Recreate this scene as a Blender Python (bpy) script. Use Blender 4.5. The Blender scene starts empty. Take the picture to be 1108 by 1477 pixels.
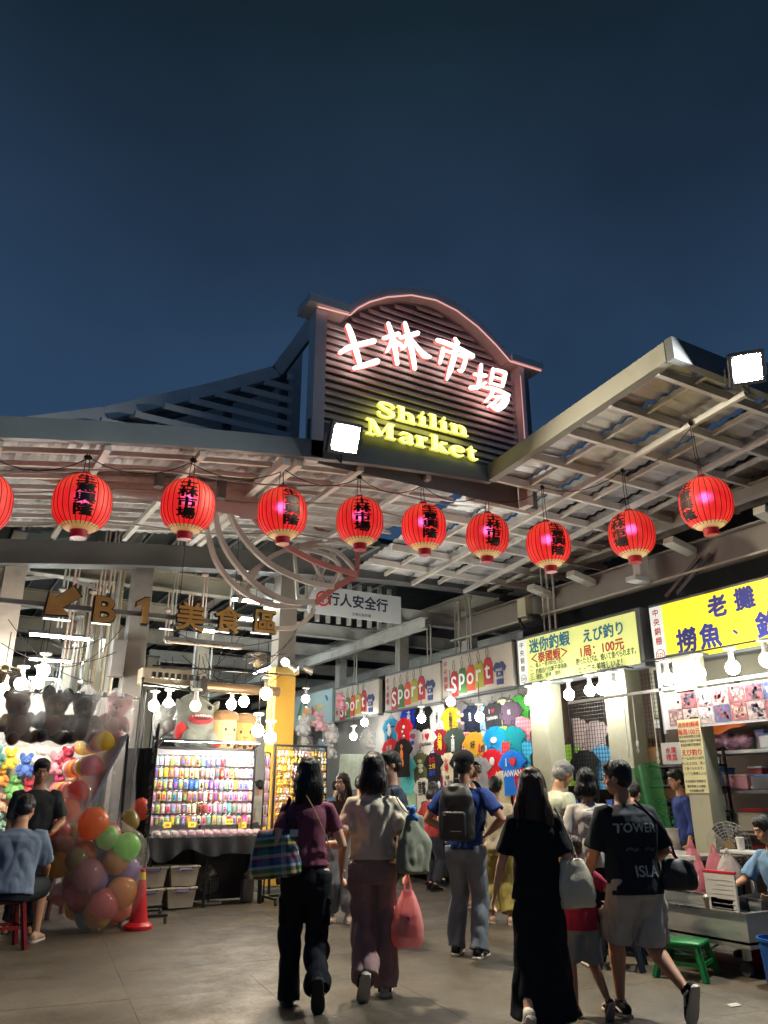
import bpy, bmesh, math, random
from mathutils import Vector, Matrix, Euler, noise
from mathutils.bvhtree import BVHTree
R = math.radians
PI = math.pi
V = Vector
random.seed(7)
scene = bpy.context.scene
col = scene.collection

# ------------------------------------------------------------------ camera
CAM = V((0, 0, 1.38)); PITCH = R(20.3); YAW = R(30)
FPX, CX, CY = 1110.0, 554.0, 738.5
cam = bpy.data.cameras.new('camera')
cam.sensor_fit = 'VERTICAL'; cam.sensor_height = 36.0
cam.lens = FPX / 1477.0 * 36.0
cam.clip_start = 0.05; cam.clip_end = 500
cam_o = bpy.data.objects.new('camera', cam); col.objects.link(cam_o)
cam_o.location = CAM; cam_o.rotation_euler = (PI / 2 + PITCH, 0, -YAW)
scene.camera = cam_o

# ------------------------------------------------------------------ world (night sky, town glow near the horizon)
world = bpy.data.worlds.new('World'); scene.world = world
world.use_nodes = True
wn = world.node_tree.nodes; wl = world.node_tree.links
wn.clear()
w_out = wn.new('ShaderNodeOutputWorld'); w_bg = wn.new('ShaderNodeBackground')
w_sky = wn.new('ShaderNodeTexSky'); w_sky.sky_type = 'NISHITA'; w_sky.sun_disc = False
w_sky.sun_elevation = R(-2.0); w_sky.sun_rotation = R(200); w_sky.dust_density = 0.6; w_sky.ozone_density = 3.0
w_tc = wn.new('ShaderNodeTexCoord'); w_sep = wn.new('ShaderNodeSeparateXYZ')
w_rmp = wn.new('ShaderNodeValToRGB')
cr = w_rmp.color_ramp; cr.elements[0].position = .10; cr.elements[0].color = (.0230, .0520, .1000, 1)
cr.elements[1].position = .95; cr.elements[1].color = (.0040, .0095, .0150, 1)
for p_, c_ in ((.40, (.0180, .0410, .0850)), (.52, (.0150, .0340, .0700)), (.66, (.0098, .0208, .0410)), (.80, (.0050, .0118, .0182))):
    e = cr.elements.new(p_); e.color = (*c_, 1)
w_nz = wn.new('ShaderNodeTexNoise'); w_nz.inputs['Scale'].default_value = 2.2; w_nz.inputs['Detail'].default_value = 5
w_nr = wn.new('ShaderNodeMapRange'); w_nr.inputs[1].default_value = 0.3; w_nr.inputs[2].default_value = 0.7
w_nr.inputs[3].default_value = 0.78; w_nr.inputs[4].default_value = 1.25
w_mul = wn.new('ShaderNodeMixRGB'); w_mul.blend_type = 'MULTIPLY'; w_mul.inputs[0].default_value = 1.0
w_add = wn.new('ShaderNodeMixRGB'); w_add.blend_type = 'ADD'; w_add.inputs[0].default_value = 0.004
wl.new(w_tc.outputs['Generated'], w_sep.inputs[0]); wl.new(w_sep.outputs['Z'], w_rmp.inputs[0])
wl.new(w_tc.outputs['Generated'], w_nz.inputs['Vector']); wl.new(w_nz.outputs['Fac'], w_nr.inputs[0])
wl.new(w_rmp.outputs[0], w_mul.inputs[1]); wl.new(w_nr.outputs[0], w_mul.inputs[2])
wl.new(w_mul.outputs[0], w_add.inputs[1]); wl.new(w_sky.outputs[0], w_add.inputs[2])
wl.new(w_add.outputs[0], w_bg.inputs['Color']); w_bg.inputs['Strength'].default_value = 1.0
wl.new(w_bg.outputs[0], w_out.inputs[0])

# ------------------------------------------------------------------ exposure and engine
vs = scene.view_settings
vs.view_transform = 'Standard'; vs.look = 'None'; vs.gamma = 1.0; vs.exposure = 0.5; vs.use_curve_mapping = False
scene.render.engine = 'CYCLES'
cy = scene.cycles
cy.use_denoising = True; cy.denoiser = 'OPENIMAGEDENOISE'; cy.denoising_input_passes = 'RGB_ALBEDO_NORMAL'
cy.use_light_tree = True
cy.max_bounces = 6; cy.diffuse_bounces = 3; cy.glossy_bounces = 3; cy.transmission_bounces = 4; cy.transparent_max_bounces = 16
cy.caustics_reflective = False; cy.caustics_refractive = False
cy.sample_clamp_indirect = 4.0; cy.sample_clamp_direct = 0.0
cy.use_adaptive_sampling = True; cy.adaptive_threshold = 0.012

# ------------------------------------------------------------------ pixel <-> place
_F = V((math.sin(YAW) * math.cos(PITCH), math.cos(YAW) * math.cos(PITCH), math.sin(PITCH)))
_R = V((math.cos(YAW), -math.sin(YAW), 0)); _U = _R.cross(_F)
def ray(x, y): return _F + _R * ((x - CX) / FPX) + _U * ((CY - y) / FPX)
def atY(x, y, Y): d = ray(x, y); return CAM + d * (Y / d.y)
def atX(x, y, X): d = ray(x, y); return CAM + d * (X / d.x)
def atZ(x, y, Z=0.0): d = ray(x, y); return CAM + d * ((Z - CAM.z) / d.z)

# ------------------------------------------------------------------ materials
_M = {}
def M(name, c=(.5, .5, .5), rough=.55, metal=0.0, var=.0, scale=6.0, bump=0.0, bscale=40.0, emit=None, es=0.0, alpha=1.0,
      spec=.5, coat=0.0, stretch=None, objvar=0.0, sheen=0.0, trans=0.0, dirt=0.0):
    if name in _M: return _M[name]
    m = bpy.data.materials.new(name); m.use_nodes = True
    nt = m.node_tree; n = nt.nodes; l = nt.links
    b = n['Principled BSDF']
    b.inputs['Base Color'].default_value = (*c, 1); b.inputs['Roughness'].default_value = rough
    b.inputs['Metallic'].default_value = metal; b.inputs['Specular IOR Level'].default_value = spec
    if coat: b.inputs['Coat Weight'].default_value = coat; b.inputs['Coat Roughness'].default_value = .15
    if sheen: b.inputs['Sheen Weight'].default_value = sheen
    if trans: b.inputs['Transmission Weight'].default_value = trans
    if emit is not None:
        b.inputs['Emission Color'].default_value = (*emit, 1); b.inputs['Emission Strength'].default_value = es
    if alpha < 1: b.inputs['Alpha'].default_value = alpha
    tc = None
    if var or bump or dirt:
        tc = n.new('ShaderNodeTexCoord'); vec = tc.outputs['Object']
        if stretch:
            mp = n.new('ShaderNodeMapping'); mp.inputs['Scale'].default_value = stretch
            l.new(vec, mp.inputs['Vector']); vec = mp.outputs['Vector']
    out = None
    if var or objvar or dirt:
        mx = n.new('ShaderNodeHueSaturation'); mx.inputs['Color'].default_value = (*c, 1)
        val = None
        if var:
            nz = n.new('ShaderNodeTexNoise'); nz.inputs['Scale'].default_value = scale; nz.inputs['Detail'].default_value = 5
            nz.inputs['Roughness'].default_value = .6
            l.new(vec, nz.inputs['Vector'])
            mr = n.new('ShaderNodeMapRange'); mr.inputs[1].default_value = .25; mr.inputs[2].default_value = .75
            mr.inputs[3].default_value = 1 - var; mr.inputs[4].default_value = 1 + var
            l.new(nz.outputs['Fac'], mr.inputs[0]); val = mr.outputs[0]
        if objvar:
            oi = n.new('ShaderNodeObjectInfo')
            m2 = n.new('ShaderNodeMapRange'); m2.inputs[3].default_value = 1 - objvar; m2.inputs[4].default_value = 1 + objvar
            l.new(oi.outputs['Random'], m2.inputs[0])
            if val is None: val = m2.outputs[0]
            else:
                mm = n.new('ShaderNodeMath'); mm.operation = 'MULTIPLY'; l.new(val, mm.inputs[0]); l.new(m2.outputs[0], mm.inputs[1]); val = mm.outputs[0]
        if val is not None: l.new(val, mx.inputs['Value'])
        out = mx.outputs['Color']
        if dirt:
            nz2 = n.new('ShaderNodeTexNoise'); nz2.inputs['Scale'].default_value = scale * .45; nz2.inputs['Detail'].default_value = 8
            nz2.inputs['Roughness'].default_value = .7
            l.new(vec, nz2.inputs['Vector'])
            rp = n.new('ShaderNodeMapRange'); rp.inputs[1].default_value = .52; rp.inputs[2].default_value = .72
            rp.inputs[3].default_value = 0; rp.inputs[4].default_value = dirt
            l.new(nz2.outputs['Fac'], rp.inputs[0])
            dm = n.new('ShaderNodeMixRGB'); dm.inputs[2].default_value = (.05, .042, .035, 1)
            l.new(rp.outputs[0], dm.inputs[0]); l.new(out, dm.inputs[1]); out = dm.outputs[0]
        l.new(out, b.inputs['Base Color'])
        if emit is None and var:
            rr = n.new('ShaderNodeMapRange'); rr.inputs[1].default_value = .3; rr.inputs[2].default_value = .7
            rr.inputs[3].default_value = max(.02, rough - .1); rr.inputs[4].default_value = min(1, rough + .1)
            l.new(nz.outputs['Fac'], rr.inputs[0]); l.new(rr.outputs[0], b.inputs['Roughness'])
    if bump:
        nb = n.new('ShaderNodeTexNoise'); nb.inputs['Scale'].default_value = bscale; nb.inputs['Detail'].default_value = 4
        l.new(vec, nb.inputs['Vector'])
        bp = n.new('ShaderNodeBump'); bp.inputs['Strength'].default_value = bump; bp.inputs['Distance'].default_value = .02
        l.new(nb.outputs['Fac'], bp.inputs['Height']); l.new(bp.outputs[0], b.inputs['Normal'])
    _M[name] = m
    return m
def cname(c): return '%02x%02x%02x' % tuple(int(max(0, min(1, v)) * 255) for v in c)
def S(r, g, b):                       # 8-bit display colour -> linear
    f = lambda u: (u / 255 / 12.92) if u / 255 <= .04045 else ((u / 255 + .055) / 1.055) ** 2.4
    return (f(r), f(g), f(b))
def cloth(c, **k): return M('cloth_' + cname(c), c, rough=.85, var=.12, scale=9, bump=.25, bscale=160, spec=.2, **k)
def plastic(c, rough=.35): return M('plastic_%s_%d' % (cname(c), rough * 100), c, rough=rough, var=.05, scale=5)
def paint(c, rough=.5, dirt=.35): return M('paint_' + cname(c), c, rough=rough, var=.1, scale=3, bump=.06, bscale=30, dirt=dirt)
def glow(c, s): return M('glow_%s_%d' % (cname(c), s * 10), (.8, .8, .8), emit=c, es=s)

# ------------------------------------------------------------------ things, parts
WM = {}
def link(o): col.objects.link(o); return o
def tag(o, label, cat, group=None, kind=None):
    o['label'] = label
    if cat: o['category'] = cat
    if group: o['group'] = group
    if kind: o['kind'] = kind
    return o
def thing(name, label, cat, loc=(0, 0, 0), rz=0.0, group=None):
    o = link(bpy.data.objects.new(name, None)); o.empty_display_size = .1
    o.location = loc; o.rotation_euler = (0, 0, rz)
    WM[o] = Matrix.Translation(V(loc)) @ Matrix.Rotation(rz, 4, 'Z')
    return tag(o, label, cat, group)
def put(name, me, parent=None, mat=None, local=None):
    """link a mesh; with a parent and local=None its vertices are world coordinates"""
    o = link(bpy.data.objects.new(name, me))
    if mat is not None and not me.materials: me.materials.append(mat)
    elif mat is not None and me.materials[0] is not mat:
        o.material_slots[0].link = 'OBJECT'; o.material_slots[0].material = mat
    if parent is not None:
        o.parent = parent
        w = WM.get(parent, Matrix.Identity(4))
        if local is None:
            o.matrix_parent_inverse = w.inverted(); WM[o] = Matrix.Identity(4)
        else:
            o.matrix_local = local; WM[o] = w @ local
    else:
        if local is not None: o.matrix_world = local
        WM[o] = local if local is not None else Matrix.Identity(4)
    return o
def copy_tree(o, parent=None):
    c = o.copy(); link(c)
    if parent is not None: c.parent = parent; c.matrix_parent_inverse = o.matrix_parent_inverse.copy()
    for ch in o.children: copy_tree(ch, c)
    return c

class MB:
    """collects shapes into one mesh"""
    def __init__(s): s.v = []; s.f = []; s.m = []; s.cur = 0; s.X = None
    def add(s, vs, fs):
        k = len(s.v)
        if s.X is not None: vs = [s.X @ V(p) for p in vs]
        s.v.extend(tuple(p) for p in vs); s.f.extend(tuple(i + k for i in f) for f in fs); s.m.extend([s.cur] * len(fs))
        return s
    def box(s, c, d, rot=None, bev=0.0):
        c = V(c); h = V(d) / 2
        if bev <= 0:
            vs = [V((x * h.x, y * h.y, z * h.z)) for x in (-1, 1) for y in (-1, 1) for z in (-1, 1)]
            fs = [(0, 1, 3, 2), (4, 6, 7, 5), (0, 4, 5, 1), (2, 3, 7, 6), (0, 2, 6, 4), (1, 5, 7, 3)]
        else:
            bm = bmesh.new(); bmesh.ops.create_cube(bm, size=1)
            for q in bm.verts: q.co = V((q.co.x * d[0], q.co.y * d[1], q.co.z * d[2]))
            bmesh.ops.bevel(bm, geom=bm.edges[:], offset=bev, segments=2, affect='EDGES', profile=.5)
            bm.verts.index_update()
            vs = [q.co.copy() for q in bm.verts]; fs = [[q.index for q in f.verts] for f in bm.faces]; bm.free()
        if rot is not None:
            m = rot if isinstance(rot, Matrix) else Euler(rot).to_matrix()
            vs = [m.to_3x3() @ q for q in vs]
        return s.add([q + c for q in vs], fs)
    def span(s, a, b):
        a = V(a); b = V(b); return s.box((a + b) / 2, [abs(q) for q in (b - a)])
    def beam(s, a, b, w, h, up=(0, 0, 1)):
        a = V(a); b = V(b); d = (b - a).normalized(); up = V(up)
        if abs(d.dot(up)) > .99: up = V((0, 1, 0))
        r = d.cross(up).normalized(); u = r.cross(d).normalized()
        vs = [p + r * (i * w / 2) + u * (j * h / 2) for p in (a, b) for i, j in ((-1, -1), (1, -1), (1, 1), (-1, 1))]
        return s.add(vs, [(0, 1, 2, 3), (7, 6, 5, 4), (0, 4, 5, 1), (1, 5, 6, 2), (2, 6, 7, 3), (3, 7, 4, 0)])
    def ibeam(s, a, b, w, h, t=.02, up=(0, 0, 1)):
        a = V(a); b = V(b); u = V(up)
        s.beam(a + u * (h / 2 - t / 2), b + u * (h / 2 - t / 2), w, t, up); s.beam(a - u * (h / 2 - t / 2), b - u * (h / 2 - t / 2), w, t, up)
        return s.beam(a, b, t, h - 2 * t - .002, up)
    def tube(s, pts, r, n=8, closed=False, caps=True):
        pts = [V(p) for p in pts]; k = len(pts)
        rs = r if isinstance(r, (list, tuple)) else [r] * k
        t0 = (pts[1] - pts[0]).normalized()
        nr = t0.cross(V((0, 0, 1)) if abs(t0.z) < .9 else V((1, 0, 0))).normalized()
        vs = []
        for i, p in enumerate(pts):
            if closed: t = (pts[(i + 1) % k] - pts[i - 1])
            else: t = pts[min(i + 1, k - 1)] - pts[max(i - 1, 0)]
            t = t.normalized() if t.length > 1e-9 else t0
            nr = (nr - t * nr.dot(t))
            nr = nr.normalized() if nr.length > 1e-6 else t.orthogonal().normalized()
            bn = t.cross(nr)
            rr = rs[i]; ra, rb = rr if isinstance(rr, (tuple, list)) else (rr, rr)
            vs += [p + nr * (ra * math.cos(2 * PI * j / n)) + bn * (rb * math.sin(2 * PI * j / n)) for j in range(n)]
        fs = []
        for i in range(k if closed else k - 1):
            a = i * n; b = ((i + 1) % k) * n
            for j in range(n): fs.append((a + j, a + (j + 1) % n, b + (j + 1) % n, b + j))
        if caps and not closed:
            fs.append(tuple(range(n - 1, -1, -1))); fs.append(tuple(range((k - 1) * n, k * n)))
        return s.add(vs, fs)
    def cyl(s, a, b, r, n=16): return s.tube([a, b], r, n)
    def lathe(s, prof, n=24, c=(0, 0, 0), cap=True):
        c = V(c); vs = []; fs = []
        for r, z in prof: vs += [c + V((r * math.cos(2 * PI * j / n), r * math.sin(2 * PI * j / n), z)) for j in range(n)]
        for i in range(len(prof) - 1):
            for j in range(n): fs.append((i * n + j, i * n + (j + 1) % n, (i + 1) * n + (j + 1) % n, (i + 1) * n + j))
        if cap: fs.append(tuple(range(n - 1, -1, -1))); fs.append(tuple(range((len(prof) - 1) * n, len(prof) * n)))
        return s.add(vs, fs)
    def ball(s, c, r, nu=14, nv=9, rot=None):
        r = (r, r, r) if not isinstance(r, (tuple, list, Vector)) else r
        c = V(c); vs = [V((0, 0, -r[2]))]; fs = []
        for i in range(1, nv):
            a = -PI / 2 + PI * i / nv
            vs += [V((r[0] * math.cos(a) * math.cos(2 * PI * j / nu), r[1] * math.cos(a) * math.sin(2 * PI * j / nu), r[2] * math.sin(a))) for j in range(nu)]
        vs.append(V((0, 0, r[2])))
        for j in range(nu): fs.append((0, 1 + (j + 1) % nu, 1 + j)); fs.append((len(vs) - 1, len(vs) - 1 - nu + j, len(vs) - 1 - nu + (j + 1) % nu))
        for i in range(nv - 2):
            for j in range(nu): a = 1 + i * nu; fs.append((a + j, a + (j + 1) % nu, a + nu + (j + 1) % nu, a + nu + j))
        if rot is not None:
            m = rot.to_3x3() if isinstance(rot, Matrix) else Euler(rot).to_matrix()
            vs = [m @ q for q in vs]
        return s.add([q + c for q in vs], fs)
    def prism(s, poly, o, u, v, depth):
        """flat outline (a, b) -> o + a*u + b*v, pushed back by depth along -(u x v)"""
        o = V(o); u = V(u); v = V(v); nrm = u.cross(v).normalized(); k = len(poly)
        f = [o + u * a + v * b for a, b in poly]; g = [p - nrm * depth for p in f]
        fs = [tuple(range(k)), tuple(range(2 * k - 1, k - 1, -1))] + [(i, i + k, (i + 1) % k + k, (i + 1) % k) for i in range(k)]
        return s.add(f + g, fs)
    def grid(s, fn, nu, nv, cu=False):
        vs = [fn(i / nu, j / nv) for j in range(nv + 1) for i in range(nu + (0 if cu else 1))]
        w = nu + (0 if cu else 1)
        fs = [(j * w + i, j * w + (i + 1) % w, (j + 1) * w + (i + 1) % w, (j + 1) * w + i) for j in range(nv) for i in range(nu)]
        return s.add(vs, fs)
    def mesh(s, name='m', smooth=False, ang=None):
        me = bpy.data.meshes.new(name); me.from_pydata(s.v, [], s.f)
        if any(s.m): me.polygons.foreach_set('material_index', s.m)
        me.update()
        if smooth:
            me.polygons.foreach_set('use_smooth', [True] * len(me.polygons))
            if ang is not None: me.set_sharp_from_angle(angle=R(ang))
        return me
    def build(s, name, mat, parent=None, smooth=False, ang=40, local=None):
        me = s.mesh(name, smooth, ang if smooth else None)
        if isinstance(mat, (list, tuple)):
            for q in mat: me.materials.append(q)
            return put(name, me, parent, None, local)
        return put(name, me, parent, mat, local)

work = bpy.data.scenes.new('workbench')          # empty side scene: modifiers and text are evaluated there
def tmp_eval(me, mods):
    o = bpy.data.objects.new('tmp', me); work.collection.objects.link(o); mods(o)
    vl = work.view_layers[0]; vl.update(); dg = vl.depsgraph
    r = bpy.data.meshes.new_from_object(o.evaluated_get(dg), depsgraph=dg)
    bpy.data.objects.remove(o); return r
def remesh(mb, voxel, smooth=4, fac=.5):
    me = mb.mesh() if isinstance(mb, MB) else mb
    def mods(o):
        r = o.modifiers.new('r', 'REMESH'); r.mode = 'VOXEL'; r.voxel_size = voxel; r.use_smooth_shade = True
        if smooth:
            q = o.modifiers.new('s', 'SMOOTH'); q.factor = fac; q.iterations = smooth
    r = tmp_eval(me, mods); bpy.data.meshes.remove(me)
    r.polygons.foreach_set('use_smooth', [True] * len(r.polygons))
    return r
def wrinkle(me, amp, freq=(6, 6, 3), seed=0, amp2=0, freq2=(20, 20, 12), ztop=None):
    off = V((seed * 3.7, seed * 1.3, seed * 2.1)); nn = [V((v.normal.x, v.normal.y, v.normal.z * .2)) for v in me.vertices]
    for v, n in zip(me.vertices, nn):
        p = v.co
        d = amp * (abs(noise.noise(V((p.x * freq[0], p.y * freq[1], p.z * freq[2])) + off)) * 2 - .5)
        if amp2: d += amp2 * noise.noise(V((p.x * freq2[0], p.y * freq2[1], p.z * freq2[2])) + off)
        if ztop is not None: d *= max(.12, min(1, (ztop - p.z) / .12))
        v.co = p + n * d
    me.update()
_T = {}
def text_geo(body, size=1.0, bold=0.0, extrude=0.0, align='CENTER', line=1.0):
    """outline text as (verts, faces), centred on its own box when align is CENTER"""
    key = (body, bold, extrude / size if size else 0, align, line)
    if key not in _T:
        cu = bpy.data.curves.new('t', 'FONT'); cu.body = body; cu.size = 1.0; cu.space_line = line
        cu.align_x = align if align in ('CENTER', 'LEFT') else 'CENTER'; cu.resolution_u = 3; cu.extrude = key[2]
        o = bpy.data.objects.new('t', cu); work.collection.objects.link(o)
        vl = work.view_layers[0]; vl.update(); dg = vl.depsgraph; me = bpy.data.meshes.new_from_object(o.evaluated_get(dg), depsgraph=dg)
        bpy.data.objects.remove(o); bpy.data.curves.remove(cu)
        vs = [v.co.copy() for v in me.vertices]; fs = [tuple(p.vertices) for p in me.polygons]; bpy.data.meshes.remove(me)
        ys = [v.y for v in vs]; xs = [v.x for v in vs]
        cyy = (max(ys) + min(ys)) / 2; cxx = (max(xs) + min(xs)) / 2 if align == 'CENTER' else 0
        vs = [V((v.x - cxx, v.y - cyy, v.z)) for v in vs]
        if bold:
            av, af = [], []
            for i, (dx, dy) in enumerate(((0, 0), (1, 0), (-1, 0), (0, 1), (0, -1), (.7, .7), (-.7, .7), (.7, -.7), (-.7, -.7))):
                k = len(av); av += [v + V((dx * bold, dy * bold, i * .0012)) for v in vs]; af += [tuple(j + k for j in f) for f in fs]
            vs, fs = av, af
        _T[key] = (vs, fs)
    vs, fs = _T[key]
    return [v * size for v in vs], fs
def text_on(mb, body, o, u, v, size, bold=0.0, extrude=0.0, align='CENTER', sx=1.0, lift=.003, line=1.0):
    vs, fs = text_geo(body, size, bold, extrude, align, line)
    o = V(o); u = V(u); v = V(v); n = u.cross(v)
    mb.add([o + u * (p.x * sx) + v * p.y + n * (p.z + lift) for p in vs], fs); return mb
FX, FZ = V((1, 0, 0)), V((0, 0, 1)); SX = V((0, -1, 0))     # facade (faces -Y) and shop row (faces -X) directions
# ================================================================== THE SETTING
m_steel = M('steel_paint_grey', (.56, .57, .56), rough=.45, var=.12, scale=2.5, bump=.05, bscale=25, dirt=.45)
m_steel_dk = M('steel_paint_dark', (.12, .13, .135), rough=.5, var=.12, scale=2.5, bump=.05, bscale=25, dirt=.2)
m_steel_br = M('steel_paint_brown', (.25, .235, .22), rough=.5, var=.12, scale=2.5, bump=.05, bscale=25, dirt=.2)
m_steel_lt = M('steel_paint_cream', (.50, .50, .44), rough=.5, var=.1, scale=2.5, bump=.05, bscale=25, dirt=.3)
m_galv = M('galvanised_sheet', (.62, .64, .66), rough=.38, metal=.35, var=.2, scale=5, bump=.25, bscale=9, stretch=(1, 1, 1), objvar=.12)
m_black = M('black_metal', (.012, .012, .013), rough=.45, var=.1)
m_wire = M('black_wire', (.010, .010, .011), rough=.6)
m_chrome = M('chrome', (.62, .62, .63), rough=.22, metal=1.0, var=.05)

# ---- ground: joint bed + stone paving slabs
m_ground = M('ground_mortar', (.05, .042, .032), rough=.9, var=.2, scale=3)
g = MB(); g.add([(-150, -150, -.022), (150, -150, -.022), (150, 150, -.022), (-150, 150, -.022)], [(0, 1, 2, 3)])
ground = g.build('ground', m_ground); ground['kind'] = 'structure'; ground['label'] = 'grey stone slab paving of the market square'
def paving_material():
    m = bpy.data.materials.new('paving_stone'); m.use_nodes = True; nt = m.node_tree; n = nt.nodes; l = nt.links; b = n['Principled BSDF']
    tc = n.new('ShaderNodeNewGeometry')
    oi = n.new('ShaderNodeObjectInfo')
    big = n.new('ShaderNodeTexNoise'); big.inputs['Scale'].default_value = 1.3; big.inputs['Detail'].default_value = 6; big.inputs['Roughness'].default_value = .65
    sp = n.new('ShaderNodeTexNoise'); sp.inputs['Scale'].default_value = 34; sp.inputs['Detail'].default_value = 6; sp.inputs['Roughness'].default_value = .75
    stn = n.new('ShaderNodeTexNoise'); stn.inputs['Scale'].default_value = 3.1; stn.inputs['Detail'].default_value = 9; stn.inputs['Roughness'].default_value = .75
    for q in (big, sp, stn): l.new(tc.outputs['Position'], q.inputs['Vector'])
    r1 = n.new('ShaderNodeValToRGB'); r1.color_ramp.elements[0].position = .3; r1.color_ramp.elements[1].position = .72
    r1.color_ramp.elements[0].color = (.028, .021, .0135, 1); r1.color_ramp.elements[1].color = (.094, .073, .047, 1)
    l.new(big.outputs['Fac'], r1.inputs[0])
    hv = n.new('ShaderNodeHueSaturation'); l.new(r1.outputs[0], hv.inputs['Color'])
    m1 = n.new('ShaderNodeMapRange'); m1.inputs[1].default_value = .28; m1.inputs[2].default_value = .72; m1.inputs[3].default_value = .42; m1.inputs[4].default_value = 1.65
    l.new(sp.outputs['Fac'], m1.inputs[0])
    m2 = n.new('ShaderNodeMapRange'); m2.inputs[3].default_value = .9; m2.inputs[4].default_value = 1.1; l.new(oi.outputs['Random'], m2.inputs[0])
    mm = n.new('ShaderNodeMath'); mm.operation = 'MULTIPLY'; l.new(m1.outputs[0], mm.inputs[0]); l.new(m2.outputs[0], mm.inputs[1]); l.new(mm.outputs[0], hv.inputs['Value'])
    m3 = n.new('ShaderNodeMapRange'); m3.inputs[1].default_value = .56; m3.inputs[2].default_value = .7; m3.inputs[3].default_value = 0; m3.inputs[4].default_value = .75
    l.new(stn.outputs['Fac'], m3.inputs[0])
    mx = n.new('ShaderNodeMixRGB'); mx.inputs[2].default_value = (.05, .045, .04, 1); l.new(m3.outputs[0], mx.inputs[0]); l.new(hv.outputs[0], mx.inputs[1])
    vo = n.new('ShaderNodeTexVoronoi'); vo.inputs['Scale'].default_value = 2.6; vo.inputs['Randomness'].default_value = 1
    l.new(tc.outputs['Position'], vo.inputs['Vector'])
    vr = n.new('ShaderNodeMapRange'); vr.inputs[1].default_value = .03; vr.inputs[2].default_value = .05; vr.inputs[3].default_value = .8; vr.inputs[4].default_value = 0
    l.new(vo.outputs['Distance'], vr.inputs[0])
    mg = n.new('ShaderNodeMixRGB'); mg.inputs[2].default_value = (.045, .042, .04, 1); l.new(vr.outputs[0], mg.inputs[0]); l.new(mx.outputs[0], mg.inputs[1])
    l.new(mg.outputs[0], b.inputs['Base Color'])
    rg = n.new('ShaderNodeMapRange'); rg.inputs[1].default_value = .35; rg.inputs[2].default_value = .65; rg.inputs[3].default_value = .42; rg.inputs[4].default_value = .72
    l.new(stn.outputs['Fac'], rg.inputs[0]); l.new(rg.outputs[0], b.inputs['Roughness'])
    bp = n.new('ShaderNodeBump'); bp.inputs['Strength'].default_value = .35; bp.inputs['Distance'].default_value = .006
    l.new(sp.outputs['Fac'], bp.inputs['Height']); l.new(bp.outputs[0], b.inputs['Normal'])
    return m
m_pave = paving_material()
tb = MB(); tb.box((0, 0, -.0125), (.9982, .9982, .025), bev=.0012); t_me = tb.mesh('paving_slab')
ta = R(-7.4); tr = Matrix.Rotation(ta, 3, 'Z')
for i in range(-2, 12):
    for j in range(2, 24):
        p = tr @ V((i * 1.0, j * 1.0, 0)) + V((.3, .15, 0))
        if j > 16 and i > 9: continue
        q = p - CAM; fr = math.degrees(math.atan2(q.x, q.y))
        if not (-2 < fr < 62) or q.xy.length < 3.0: continue
        o = put('paving_slab', t_me, ground, m_pave, Matrix.Translation(V((p.x, p.y, random.uniform(-.0015, .001)))) @ Matrix.Rotation(ta + random.uniform(-.002, .002), 4, 'Z'))

# ---- entrance canopy
zf = lambda x: 4.69 + .208 * x - .0123 * x * x
zb = lambda x: 4.93 + .15 * x - .0075 * x * x
YF, YB = 7.9, 12.07
def can(x, t, dz=0.0): return V((x, YF + (YB - YF) * t, zf(x) * (1 - t) + zb(x) * t + dz))
m_cs = M('canopy_sheet', (.58, .58, .60), rough=.42, metal=.1, var=.22, scale=4, bump=.25, bscale=9, objvar=.15, dirt=.3)
m_bar = M('canopy_bar', (.80, .79, .76), rough=.5, var=.12, scale=3, dirt=.35)
canopy = thing('entrance_canopy', 'grey steel canopy with curved front fascia over the market entrance', 'canopy', (2.5, 10, 0))
NX = 18; xs = [-2.2 + i * (8.5 / NX) for i in range(NX + 1)]
b = MB()
for i in range(NX):                                   # fascia: box section following the curve
    a0, a1 = xs[i], xs[i + 1]
    P = [can(a0, 0), can(a1, 0)]
    vs = []
    for p in P: vs += [p + V((0, -.02, .0)), p + V((0, -.02, .24)), p + V((0, .07, .24)), p + V((0, .07, 0))]
    b.add(vs, [(0, 4, 5, 1), (1, 5, 6, 2), (2, 6, 7, 3), (3, 7, 4, 0)])
b.build('fascia', M('fascia_bluegrey', (.24, .28, .30), rough=.5, var=.12, scale=2, dirt=.3), canopy)
rows = 9
for r_ in range(1, rows):
    t = r_ / rows; b = MB()
    for i in range(NX): b.beam(can(xs[i], t, .04), can(xs[i + 1], t, .04), .04, .06)
    b.build('purlin', m_bar, canopy)
rx = [-1.9 + k * 1.03 for k in range(8)]
for k, x in enumerate(rx):
    big = k in (5,)
    b = MB(); b.beam(can(x, .02, -.03), can(x, .995, -.03), .07 if not big else .1, .07 if not big else .12)
    if big: b.beam(can(x + .17, .02, -.03), can(x + .17, .995, -.03), .08, .12)
    b.build('rafter', m_bar, canopy)
for r_ in range(rows):
    for k in range(len(xs) // 2 + 1):
        x0 = -2.2 + k * .85; x1 = x0 + .845
        if x0 > 6.1: continue
        x1 = min(x1, 6.28)
        t0 = r_ / rows; t1 = (r_ + 1) / rows + .012
        dz0 = .125 + random.uniform(-.008, .02); dz1 = .105 + random.uniform(-.008, .02)
        b = MB(); n_ = 12
        for m_ in range(n_):                          # corrugated sheet
            xa = x0 + (x1 - x0) * m_ / n_; xb = x0 + (x1 - x0) * (m_ + 1) / n_
            ha = .02 * (m_ % 2); hb = .02 * ((m_ + 1) % 2)
            A = [can(xa, t0, dz0 + ha), can(xb, t0, dz0 + hb), can(xb, t1, dz1 + hb), can(xa, t1, dz1 + ha)]
            b.add(A + [p + V((0, 0, .006)) for p in A], [(3, 2, 1, 0), (4, 5, 6, 7)])
        b.build('roof_sheet', m_cs, canopy)
b = MB()
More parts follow.
